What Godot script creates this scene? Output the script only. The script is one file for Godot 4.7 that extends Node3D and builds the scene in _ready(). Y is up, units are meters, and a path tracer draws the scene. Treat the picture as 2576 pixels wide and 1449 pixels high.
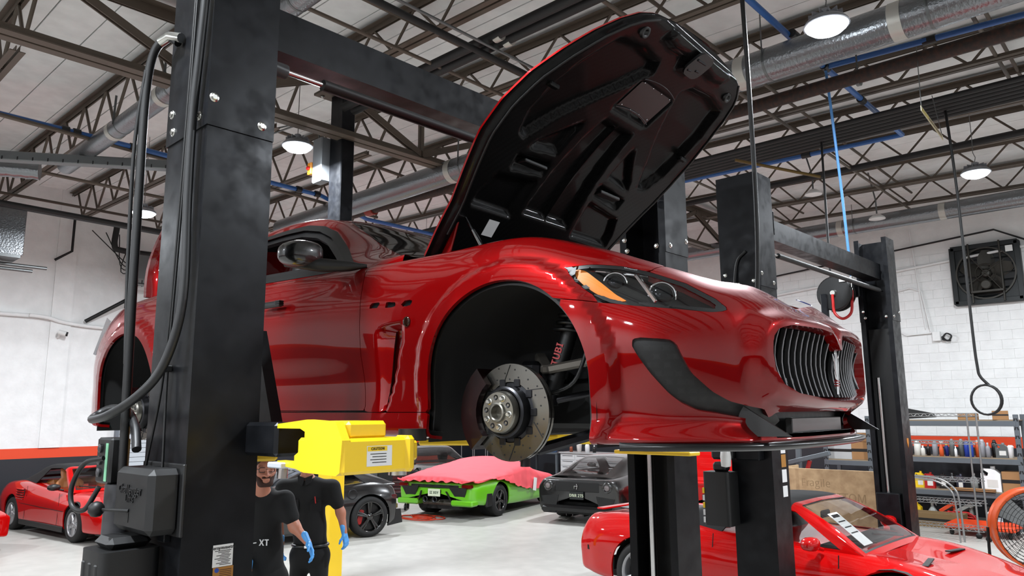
extends Node3D
# A tuning workshop: a red grand tourer up on a black two-post lift with its bonnet open.
var MT := {}
var used := {}

# ---------- naming and tagging ----------
func numbered(n: String, parent: Node) -> String:
	if not parent.has_node(n): return n
	var key = str(parent.get_instance_id()) + n
	var k: int = used.get(key, 0) + 1
	while parent.has_node("%s_%03d" % [n, k]): k += 1
	used[key] = k
	return "%s_%03d" % [n, k]

func tag(o: Node, label: String, category: String, group := "", kind := "") -> Node:
	if label != "": o.set_meta("label", label)
	if category != "": o.set_meta("category", category)
	if group != "": o.set_meta("group", group)
	if kind != "": o.set_meta("kind", kind)
	return o

func thing(called: String, label: String, category: String, at := Vector3.ZERO, turn := 0.0, group := "") -> Node3D:
	var o := Node3D.new()
	o.name = numbered(called, self)
	add_child(o)
	o.position = at
	o.rotation.y = turn
	tag(o, label, category, group)
	return o

func put(called: String, mesh: Mesh, m: Material, parent: Node = self, at := Transform3D.IDENTITY) -> MeshInstance3D:
	var o := MeshInstance3D.new()
	o.mesh = mesh
	o.name = numbered(called, parent)
	parent.add_child(o)
	o.transform = at
	if m: o.material_override = m
	return o

func obj(called: String, st: SurfaceTool, m: Material, parent: Node = self) -> MeshInstance3D:
	return put(called, done(st), m, parent)

func struct(called: String, st: SurfaceTool, m: Material) -> MeshInstance3D:
	var o := obj(called, st, m)
	o.set_meta("kind", "structure")
	return o

func copy(src: Node3D, at: Vector3, turn: float, label := "", group := "") -> Node3D:
	var r: Node3D = src.duplicate()
	var base: String = src.name
	var rx := RegEx.create_from_string("_\\d\\d\\d$")
	r.name = numbered(rx.sub(base, ""), self)
	add_child(r)
	r.position = at
	r.rotation = Vector3(0, turn, 0)
	if label != "": r.set_meta("label", label)
	if group != "": r.set_meta("group", group)
	return r

# ---------- materials ----------
func mat(n: String, c: Color, rough := 0.5, metal := 0.0) -> StandardMaterial3D:
	if MT.has(n): return MT[n]
	var m := StandardMaterial3D.new()
	m.resource_name = n
	m.albedo_color = c
	m.roughness = rough
	m.metallic = metal
	m.cull_mode = BaseMaterial3D.CULL_DISABLED
	MT[n] = m
	return m

func noise_tex(freq: float, seed_: int, a: Color, b: Color, w := 512, oct := 5, mid := 0.5) -> NoiseTexture2D:
	var t := NoiseTexture2D.new()
	var f := FastNoiseLite.new()
	f.seed = seed_; f.frequency = freq; f.fractal_octaves = oct
	t.noise = f; t.width = w; t.height = w; t.seamless = true
	var g := Gradient.new()
	g.set_color(0, a); g.set_color(1, b)
	g.set_offset(0, mid - 0.32); g.set_offset(1, mid + 0.32)
	t.color_ramp = g
	return t

func bump_tex(freq: float, seed_: int, strength := 4.0, w := 512) -> NoiseTexture2D:
	var t := NoiseTexture2D.new()
	var f := FastNoiseLite.new()
	f.seed = seed_; f.frequency = freq; f.fractal_octaves = 4
	t.noise = f; t.width = w; t.height = w; t.seamless = true
	t.as_normal_map = true; t.bump_strength = strength
	return t

func tri(m: StandardMaterial3D, s: float, world := true) -> StandardMaterial3D:
	m.uv1_triplanar = true
	m.uv1_world_triplanar = world
	m.uv1_scale = Vector3(s, s, s)
	return m

func paint(n: String, c: Color, metal := 0.15, rough := 0.4) -> StandardMaterial3D:
	var m := mat(n, c, rough, metal)
	m.clearcoat_enabled = true
	m.clearcoat = 1.0
	m.clearcoat_roughness = 0.03
	return m

# ---------- mesh helpers ----------
func S() -> SurfaceTool:
	var st := SurfaceTool.new()
	st.begin(Mesh.PRIMITIVE_TRIANGLES)
	return st

func done(st: SurfaceTool) -> ArrayMesh:
	st.generate_normals()
	return st.commit()

func face(st: SurfaceTool, p: Array, c: Vector3) -> void:
	var m := Vector3.ZERO
	for q in p: m += q
	m /= p.size()
	var n: Vector3 = (p[1] - p[0]).cross(p[2] - p[0])
	var flip := n.dot(m - c) > 0.0
	for i in range(1, p.size() - 1):
		st.add_vertex(p[0])
		st.add_vertex(p[i + 1] if flip else p[i])
		st.add_vertex(p[i] if flip else p[i + 1])

func box(st: SurfaceTool, c: Vector3, s: Vector3, b := Basis.IDENTITY, bev := 0.0) -> void:
	st.set_smooth_group(-1)
	var h := s * 0.5
	var P := func(x: float, y: float, z: float) -> Vector3: return c + b * Vector3(x, y, z)
	if bev <= 0.0:
		for a in 3:
			for sg in [-1.0, 1.0]:
				var q := []
				for k in [[-1, -1], [1, -1], [1, 1], [-1, 1]]:
					var v := Vector3.ZERO
					v[a] = sg * h[a]; v[(a + 1) % 3] = k[0] * h[(a + 1) % 3]; v[(a + 2) % 3] = k[1] * h[(a + 2) % 3]
					q.append(c + b * v)
				face(st, q, c)
		return
	var g := h - Vector3(bev, bev, bev)
	for a in 3:
		var a1 := (a + 1) % 3
		var a2 := (a + 2) % 3
		for sg in [-1.0, 1.0]:
			var q := []
			for k in [[-1, -1], [1, -1], [1, 1], [-1, 1]]:
				var v := Vector3.ZERO
				v[a] = sg * h[a]; v[a1] = k[0] * g[a1]; v[a2] = k[1] * g[a2]
				q.append(c + b * v)
			face(st, q, c)
			for s1 in [-1.0, 1.0]:
				var e := []
				for k in [[0, -1], [0, 1], [1, 1], [1, -1]]:
					var v := Vector3.ZERO
					v[a] = sg * (h[a] if k[0] == 0 else g[a]); v[a1] = s1 * (g[a1] if k[0] == 0 else h[a1]); v[a2] = k[1] * g[a2]
					e.append(c + b * v)
				face(st, e, c)
	for sx in [-1, 1]:
		for sy in [-1, 1]:
			for sz in [-1, 1]:
				face(st, [P.call(sx * h.x, sy * g.y, sz * g.z), P.call(sx * g.x, sy * h.y, sz * g.z), P.call(sx * g.x, sy * g.y, sz * h.z)], c)

func bx(x0: float, x1: float, y0: float, y1: float, z0: float, z1: float, bev := 0.0) -> SurfaceTool:
	var st := S()
	box(st, Vector3(x0 + x1, y0 + y1, z0 + z1) * 0.5, Vector3(absf(x1 - x0), absf(y1 - y0), absf(z1 - z0)), Basis.IDENTITY, bev)
	return st

# a box beam between two points, w across (sideways), h across (upwards)
func bar(st: SurfaceTool, a: Vector3, b: Vector3, w: float, h: float, bev := 0.0) -> void:
	var d := (b - a).normalized()
	var u := Vector3.UP if absf(d.y) < 0.95 else Vector3.RIGHT
	var s := d.cross(u).normalized()
	u = s.cross(d)
	box(st, (a + b) * 0.5, Vector3(a.distance_to(b), h, w), Basis(d, u, s), bev)

func tube(st: SurfaceTool, p: Array, r, seg := 8, caps := true) -> void:
	var n := p.size()
	var t0: Vector3 = (p[1] - p[0]).normalized()
	var u := t0.cross(Vector3.UP if absf(t0.y) < 0.9 else Vector3.RIGHT).normalized()
	var rings := []
	for i in n:
		var t: Vector3 = (p[mini(i + 1, n - 1)] - p[maxi(i - 1, 0)]).normalized()
		u = (u - t * u.dot(t)).normalized()
		var v := t.cross(u)
		var rr: float = r[i] if r is Array else r
		var ring := []
		for k in seg:
			var a := TAU * k / seg
			ring.append(p[i] + (u * cos(a) + v * sin(a)) * rr)
		rings.append(ring)
	st.set_smooth_group(0)
	for i in n - 1:
		for k in seg:
			var k2 := (k + 1) % seg
			quad(st, rings[i][k], rings[i + 1][k], rings[i + 1][k2], rings[i][k2])
	if caps:
		st.set_smooth_group(-1)
		face(st, rings[0], p[1])
		face(st, rings[n - 1], p[n - 2])

func quad(st: SurfaceTool, a: Vector3, b: Vector3, c: Vector3, d: Vector3) -> void:
	st.add_vertex(a); st.add_vertex(b); st.add_vertex(c)
	st.add_vertex(a); st.add_vertex(c); st.add_vertex(d)

func curve(p: Array, n := 6, closed := false) -> Array:
	var out := []
	var m := p.size()
	var cnt := m if closed else m - 1
	for i in cnt:
		var a = p[(i - 1 + m) % m] if closed or i > 0 else p[0] * 2.0 - p[1]
		var b = p[i]
		var c = p[(i + 1) % m]
		var d = p[(i + 2) % m] if closed or i + 2 < m else p[m - 1] * 2.0 - p[m - 2]
		for k in n: out.append(crom(a, b, c, d, float(k) / n))
	if not closed: out.append(p[m - 1])
	return out

func crom(a, b, c, d, t: float):
	return 0.5 * (2.0 * b + (c - a) * t + (2.0 * a - 5.0 * b + 4.0 * c - d) * t * t + (-a + 3.0 * b - 3.0 * c + d) * t * t * t)

# turned shape: profile of (radius, along) about the y axis of xf
func lathe(st: SurfaceTool, prof: Array, seg: int, xf := Transform3D.IDENTITY, flat := false) -> void:
	st.set_smooth_group(-1 if flat else 0)
	for i in prof.size() - 1:
		if not flat: st.set_smooth_group(i % 31 if prof[i].distance_to(prof[i + 1]) > 0.0 else 0)
		for k in seg:
			var a := TAU * k / seg
			var b := TAU * (k + 1) / seg
			var p0: Vector2 = prof[i]
			var p1: Vector2 = prof[i + 1]
			quad(st, xf * Vector3(p0.x * cos(a), p0.y, p0.x * sin(a)), xf * Vector3(p0.x * cos(b), p0.y, p0.x * sin(b)), xf * Vector3(p1.x * cos(b), p1.y, p1.x * sin(b)), xf * Vector3(p1.x * cos(a), p1.y, p1.x * sin(a)))

func slathe(st: SurfaceTool, prof: Array, seg: int, xf := Transform3D.IDENTITY) -> void:
	st.set_smooth_group(0)
	for i in prof.size() - 1:
		for k in seg:
			var a := TAU * k / seg
			var b := TAU * (k + 1) / seg
			var p0: Vector2 = prof[i]
			var p1: Vector2 = prof[i + 1]
			quad(st, xf * Vector3(p0.x * cos(a), p0.y, p0.x * sin(a)), xf * Vector3(p0.x * cos(b), p0.y, p0.x * sin(b)), xf * Vector3(p1.x * cos(b), p1.y, p1.x * sin(b)), xf * Vector3(p1.x * cos(a), p1.y, p1.x * sin(a)))

# polygon in xy pushed along +z
func prism(st: SurfaceTool, poly: Array, depth: float, xf := Transform3D.IDENTITY, smooth := false) -> void:
	var pk := PackedVector2Array(poly)
	if Geometry2D.is_polygon_clockwise(pk): pk.reverse()
	st.set_smooth_group(-1)
	var ix := Geometry2D.triangulate_polygon(pk)
	for i in range(0, ix.size(), 3):
		var a := pk[ix[i]]; var b := pk[ix[i + 1]]; var c := pk[ix[i + 2]]
		if (b - a).cross(c - a) < 0: var t := b; b = c; c = t
		for q in [a, c, b]: st.add_vertex(xf * Vector3(q.x, q.y, depth))
		for q in [a, b, c]: st.add_vertex(xf * Vector3(q.x, q.y, 0))
	if smooth: st.set_smooth_group(1)
	for i in pk.size():
		var a := pk[i]; var b := pk[(i + 1) % pk.size()]
		quad(st, xf * Vector3(a.x, a.y, 0), xf * Vector3(a.x, a.y, depth), xf * Vector3(b.x, b.y, depth), xf * Vector3(b.x, b.y, 0))

func grid(st: SurfaceTool, rows: Array, closed := false) -> void:
	st.set_smooth_group(0)
	var m: int = rows[0].size()
	for i in rows.size() - 1:
		for k in (m if closed else m - 1):
			var k2 := (k + 1) % m
			quad(st, rows[i][k], rows[i + 1][k], rows[i + 1][k2], rows[i][k2])

func rrect(w: float, h: float, r: float, n := 4) -> Array:
	var out := []
	for q in 4:
		var cx := (w * 0.5 - r) * (1 if q == 0 or q == 3 else -1)
		var cy := (h * 0.5 - r) * (1 if q < 2 else -1)
		for k in n + 1:
			var a := PI * 0.5 * (q + float(k) / n)
			out.append(Vector2(cx + r * cos(a), cy + r * sin(a)))
	return out

func text(called: String, s: String, h: float, m: Material, parent: Node, xf: Transform3D, bold := true, depth := 0.001) -> MeshInstance3D:
	var t := TextMesh.new()
	t.text = s
	var f := SystemFont.new()
	f.font_names = PackedStringArray(["Droid Sans"])
	f.font_weight = 700 if bold else 400
	t.font = f
	t.font_size = 32
	t.pixel_size = h / 24.0
	t.depth = depth
	return put(called, t, m, parent, xf)

func xform(at: Vector3, x: Vector3, y: Vector3) -> Transform3D:
	var z := x.cross(y).normalized()
	return Transform3D(Basis(x.normalized(), z.cross(x).normalized(), z), at)

func bolt(parent: Node, at: Vector3, n: Vector3, r := 0.011) -> void:
	if not MT.has("_bolt"):
		var st := S()
		lathe(st, [Vector2(0, 0.009), Vector2(0.009, 0.009), Vector2(0.011, 0.007), Vector2(0.011, 0.002)], 6, Transform3D.IDENTITY, true)
		lathe(st, [Vector2(0.017, 0.002), Vector2(0.017, 0.0), Vector2(0.0, 0.0)], 12)
		lathe(st, [Vector2(0.0, 0.002), Vector2(0.017, 0.002)], 12)
		MT["_bolt"] = done(st)
	var u := n.normalized()
	var x := u.cross(Vector3.UP if absf(u.y) < 0.9 else Vector3.RIGHT).normalized()
	put("bolt", MT["_bolt"], mat("zinc", Color(0.75, 0.75, 0.73), 0.25, 1.0), parent, Transform3D(Basis(x, u, x.cross(u)).scaled(Vector3.ONE * (r / 0.011)), at))
func _ready() -> void:
	# ---------- camera ----------
	var cam := Camera3D.new()
	cam.name = "camera"
	add_child(cam)
	var A := deg_to_rad(46.5)
	var pitch := atan(316.0 / 1875.0)
	var f0 := Vector3(-cos(A), 0, -sin(A))
	var r0 := Vector3(sin(A), 0, -cos(A))
	var fwd := f0 * cos(pitch) + Vector3.UP * sin(pitch)
	var up0 := Vector3.UP * cos(pitch) - f0 * sin(pitch)
	var rl := deg_to_rad(0.4)
	var rt := r0 * cos(rl) - up0 * sin(rl)
	cam.transform = Transform3D(Basis(rt, rt.cross(fwd), -fwd), Vector3(0, 2.2, 0))
	cam.fov = rad_to_deg(2.0 * atan(724.5 / 1875.0))
	cam.near = 0.05
	cam.far = 100.0
	cam.current = true
	# ---------- air and exposure ----------
	var we := WorldEnvironment.new()
	we.name = "environment"
	var e := Environment.new()
	e.background_mode = Environment.BG_COLOR
	e.background_color = Color(0.02, 0.02, 0.02)
	e.tonemap_mode = Environment.TONE_MAPPER_LINEAR
	e.tonemap_exposure = 1.0
	e.sdfgi_enabled = true
	e.ssao_enabled = true
	e.ssil_enabled = true
	we.environment = e
	add_child(we)
	# ---------- lamps ----------
	lamps()
	setting()
	joists()
	overhead()
	lifts()
	big_car()
	other_cars()
	clutter()
	people()

func lamps() -> void:
	var spots := [
		[Vector3(-2.4, 5.9, -7.0), "bright high bay lamp under the silver duct above the open bonnet"],
		[Vector3(-9.0, 5.9, -5.15), "bright high bay lamp hanging beside the grey box on the black column"],
		[Vector3(-14.1, 5.9, -5.0), "bright high bay lamp glowing just left of the near lift post"],
		[Vector3(-2.47, 5.9, -13.27), "bright high bay lamp in front of the wall with the exhaust fan"],
		[Vector3(-9.0, 5.9, -13.2), "far high bay lamp hidden behind the open bonnet"],
		[Vector3(-2.6, 5.9, 0.2), "high bay lamp over the near side of the raised car"],
		[Vector3(3.6, 5.9, -5.2), "high bay lamp out in front of the raised car"],
		[Vector3(2.0, 5.9, 6.2), "high bay lamp behind the photographer"],
		[Vector3(-2.8, 5.9, 6.2), "high bay lamp by the middle of the near wall"],
		[Vector3(3.6, 5.9, -12.5), "high bay lamp by the right end of the shelf wall"],
		[Vector3(-8.0, 5.9, 6.2), "high bay lamp on the near left side of the hall"],
		[Vector3(-15.5, 5.9, 1.2), "high bay lamp in the far left corner of the hall"],
		[Vector3(-15.0, 5.9, -12.5), "far high bay lamp over the back corner bays"]]
	var hs := S()
	lathe(hs, [Vector2(0.0, 0.17), Vector2(0.045, 0.17), Vector2(0.05, 0.15), Vector2(0.05, 0.11), Vector2(0.12, 0.09), Vector2(0.17, 0.06), Vector2(0.2, 0.03), Vector2(0.215, 0.0), Vector2(0.2, -0.005)], 24)
	for k in 12:
		var a := TAU * k / 12
		box(hs, Vector3(cos(a) * 0.11, 0.1, sin(a) * 0.11), Vector3(0.1, 0.05, 0.006), Basis(Vector3.UP, -a))
	var ds := S()
	lathe(ds, [Vector2(0.0, -0.085), Vector2(0.08, -0.08), Vector2(0.15, -0.055), Vector2(0.19, -0.02), Vector2(0.2, 0.0)], 24)
	var hm := done(hs)
	var dm := done(ds)
	var glow := mat("lamp_glow", Color(1, 1, 1), 0.4)
	glow.emission_enabled = true
	glow.emission = Color(0.93, 0.97, 1.0)
	glow.emission_energy_multiplier = 30.0
	for s in spots:
		var t := thing("high_bay_lamp", s[1], "lamp", s[0], 0.0, "high bay lamps")
		put("housing", hm, mat("lamp_body", Color(0.55, 0.56, 0.58), 0.4, 0.6), t)
		put("lamp_lens", dm, glow, t)
		var ks := S()
		tube(ks, [Vector3(0, 0.17, 0), Vector3(0.02, 0.25, 0.01), Vector3(-0.01, 0.34, 0), Vector3(0, 0.6, 0), Vector3(0, roof_y(s[0].x) + 0.04 - s[0].y, 0)], 0.006, 6)
		put("hanger", done(ks), mat("steel", Color(0.5, 0.5, 0.5), 0.35, 0.9), t)
		var l := AreaLight3D.new()
		l.name = "lamp_light"
		l.position = Vector3(0, -0.1, 0)
		l.rotation.x = -PI / 2
		l.area_size = Vector2(0.36, 0.36)
		l.area_normalize_energy = true
		l.light_color = Color(0.95, 0.975, 1.0)
		l.light_energy = 44.0
		l.area_range = 40.0
		l.area_attenuation = 2.0
		l.shadow_enabled = true
		t.add_child(l)

const ROOF := 0.028
func roof_y(x: float) -> float: return 7.2 - ROOF * (x + 8.8)

func setting() -> void:
	var fl := tri(mat("concrete", Color(1, 1, 1), 0.35), 0.12)
	fl.albedo_texture = noise_tex(0.02, 3, Color(0.62, 0.612, 0.59), Color(0.665, 0.655, 0.632), 1024, 6)
	fl.roughness = 0.4
	fl.detail_enabled = false
	struct("floor", bx(-19.9, 9.3, -0.2, 0, -18.8, 9.3), fl)
	var white := tri(mat("wall_white", Color(1, 1, 1), 0.6), 0.25)
	white.albedo_texture = noise_tex(0.02, 9, Color(0.85, 0.85, 0.845), Color(0.88, 0.88, 0.875))
	white.normal_enabled = true
	white.normal_texture = bump_tex(0.08, 4, 2.0)
	white.normal_scale = 0.25
	var navy := mat("wall_navy", Color(0.09, 0.1, 0.125), 0.5)
	var orange := mat("stripe_orange", Color(0.83, 0.25, 0.09), 0.5)
	struct("wall_left", bx(-19.9, -19.5, 0, 7.7, -18.8, 9.3), white)
	struct("wall_right", bx(-19.9, 9.3, 0, 7.7, -18.8, -18.4), white)
	struct("wall_near", bx(-19.9, 9.3, 0, 7.7, 9.0, 9.4), white)
	struct("wall_front", bx(9.0, 9.4, 0, 7.7, -18.8, 9.3), white)
	# painted bands: navy up to 1.29, orange to 1.51
	var n := 1
	for b in [[0.0, 1.29, navy], [1.29, 1.512, orange]]:
		for seg in [[-19.5, -19.496, -6.62, 9.0], [-19.5, -19.496, -18.4, -10.6], [-19.5, 9.0, -18.4, -18.396], [-19.5, 9.0, 8.996, 9.0], [8.996, 9.0, -18.4, 9.0]]:
			struct("trim_%d" % n, bx(seg[0], seg[1], b[0] + (0.14 if seg[3] < -18 and b[1] > 1.4 else 0.0), b[1] + (0.14 if seg[3] < -18 else 0.0), seg[2], seg[3]), b[2])
			n += 1
	# pilaster panels of the left wall
	for zz in [-3.0, -5.05]:
		struct("trim_%d" % n, bx(-19.5, -19.46, 1.512, 7.6, zz - 0.42, zz), white)
		n += 1
	# painted block courses of the right wall, in the stretch the photo shows
	var wr := get_node("wall_right")
	var blk: ArrayMesh = done(bx(-0.1992, 0.1992, -0.0992, 0.0992, -0.006, 0.006, 0.002))
	for r in 20:
		for c in 15:
			put("block", blk, white, wr, Transform3D(Basis.IDENTITY, Vector3(-8.1 + 0.4 * c + (0.2 if r % 2 else 0.0), 1.76 + 0.2 * r, -18.394)))
	# roof deck: slab and seamed panels
	var cm := tri(mat("deck_white", Color(1, 1, 1), 0.8), 0.35)
	cm.albedo_texture = noise_tex(0.015, 21, Color(0.86, 0.865, 0.86), Color(0.9, 0.905, 0.90))
	var sl := S()
	var rb := Basis(Vector3.BACK, -ROOF)
	box(sl, Vector3(-5.3, roof_y(-5.3) + 0.21, -4.75), Vector3(30, 0.3, 28.4), rb)
	struct("ceiling", sl, mat("deck_dark", Color(0.12, 0.11, 0.1), 0.8))
	var ce := get_node("ceiling")
	var pm: ArrayMesh = done(bx(-15, 15, -0.02, 0.02, -0.271, 0.271, 0.004))
	var z := -18.2
	while z < 9.0:
		put("panel", pm, cm, ce, Transform3D(rb, Vector3(-5.3, roof_y(-5.3) + 0.045, z)))
		z += 0.557
	# roll-up door in the left wall, behind the near lift post
	var d := S()
	for q in [[-6.7, -6.62], [-10.6, -10.52]]: box(d, Vector3(-19.44, 1.8, (q[0] + q[1]) * 0.5), Vector3(0.12, 3.6, 0.08), Basis.IDENTITY, 0.005)
	box(d, Vector3(-19.44, 3.7, -8.61), Vector3(0.3, 0.3, 4.0), Basis.IDENTITY, 0.02)
	var dr := struct("door_1", d, mat("door_frame", Color(0.45, 0.47, 0.5), 0.4, 0.5))
	var sm: ArrayMesh = done(bx(-0.012, 0.012, -0.052, 0.052, -1.91, 1.91, 0.01))
	for k in 32: put("slat", sm, mat("door_slat", Color(0.72, 0.74, 0.76), 0.4), dr, Transform3D(Basis.IDENTITY, Vector3(-19.46, 0.06 + 0.11 * k, -8.61)))

func joists() -> void:
	var jm := mat("joist_steel", Color(0.34, 0.3, 0.26), 0.55, 0.2)
	var zs := [-1.95, -3.6, -5.27, -6.95, -8.75, -10.4, -12.1, -13.75, -15.4, -17.05, -0.25, 1.45, 3.15, 4.85, 6.55]
	var proto := {}
	for bay in [["far", -19.45, -8.95, 0.74, 1.0, 0.023], ["near", -8.65, 8.9, 0.5, 0.86, 0.018]]:
		var L: float = bay[2] - bay[1]
		var D: float = bay[3]
		var t := Node3D.new()
		var st := S()
		for s in [-1, 1]:
			var pf := [Vector2(0, 0), Vector2(s * 0.072, 0), Vector2(s * 0.072, -0.009), Vector2(s * 0.009, -0.009), Vector2(s * 0.009, -0.075), Vector2(0, -0.075)]
			prism(st, pf, L, Transform3D(Basis(Vector3(0, 0, 1), Vector3.UP, Vector3(1, 0, 0)), Vector3(0, 0, s * 0.014)))
		put("top_chord", done(st), jm, t)
		st = S()
		var e: float = 0.9 if bay[0] == "far" else 0.35
		for s in [-1, 1]:
			var pf := [Vector2(0, 0), Vector2(s * 0.068, 0), Vector2(s * 0.068, 0.009), Vector2(s * 0.009, 0.009), Vector2(s * 0.009, 0.068), Vector2(0, 0.068)]
			prism(st, pf, L - 2 * e, Transform3D(Basis(Vector3(0, 0, 1), Vector3.UP, Vector3(1, 0, 0)), Vector3(e, -D, s * 0.014)))
		put("bottom_chord", done(st), jm, t)
		var up := S()
		tube(up, [Vector3(0, 0.03 - D, 0), Vector3(bay[4] * 0.5, -0.03, 0)], bay[5], 7, false)
		var dn := S()
		tube(dn, [Vector3(0, -0.03, 0), Vector3(bay[4] * 0.5, 0.03 - D, 0)], bay[5], 7, false)
		var um := done(up)
		var dm := done(dn)
		var x := 0.35
		while x + bay[4] < L - 0.1:
			put("web_rod", dm, jm, t, Transform3D(Basis.IDENTITY, Vector3(x, 0, 0)))
			put("web_rod", um, jm, t, Transform3D(Basis.IDENTITY, Vector3(x + bay[4] * 0.5, 0, 0)))
			x += bay[4]
		proto[bay[0]] = t
	var k := 0
	for z in zs:
		for b in ["far", "near"]:
			var o: Node3D = proto[b].duplicate()
			o.name = numbered("roof_joist", self)
			add_child(o)
			var x0 := -19.45 if b == "far" else -8.65
			o.position = Vector3(x0, roof_y(x0) - 0.03, z)
			o.rotation.z = -ROOF
			var od: String = ["second", "third", "fourth", "fifth", "sixth", "seventh", "eighth", "ninth", "tenth", "last", "first", "unseen first", "unseen second", "unseen third", "unseen fourth"][k / 2]
			tag(o, ("deep brown bar joist beyond the girder, " if b == "far" else "shallow brown bar joist before the girder, ") + od + " counting from the near ceiling edge", "joist", "deep roof joists beyond the girder" if b == "far" else "shallow roof joists nearer than the girder")
			k += 1
	for b in proto: proto[b].free()
	# the girder that carries them
	var g := thing("roof_girder", "heavy brown steel truss girder running across under the roof joists", "girder", Vector3(-8.8, 0, 0))
	for y in [6.2, 7.0]:
		var st := S()
		for s in [-1, 1]:
			box(st, Vector3(s * 0.02, y, -4.7), Vector3(0.012, 0.13, 27))
			box(st, Vector3(s * 0.08, y + (0.06 if y > 6.5 else -0.06), -4.7), Vector3(0.12, 0.014, 27))
		obj("top_chord" if y > 6.5 else "bottom_chord", st, jm, g)
	var zc := -5.5
	for k2 in range(-4, 5):
		var z0 := zc + 3.4 * k2
		if z0 < -17.5 or z0 > 8: continue
		for s in [-1, 1]:
			var st := S()
			for q in [-0.03, 0.03]: bar(st, Vector3(q, 6.96, z0), Vector3(q, 6.24, z0 + s * 1.7), 0.02, 0.1)
			obj("diagonal", st, jm, g)
		var sv := S()
		for q in [-0.03, 0.03]: bar(sv, Vector3(q, 6.2, z0 + 1.7), Vector3(q, 7.0, z0 + 1.7), 0.02, 0.07)
		obj("vertical", sv, jm, g)
func pipe(called: String, label: String, cat: String, p: Array, r: float, m: Material, group := "", seg := 10) -> MeshInstance3D:
	var st := S()
	tube(st, p, r, seg)
	var o := obj(called, st, m)
	tag(o, label, cat, group)
	return o

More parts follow.
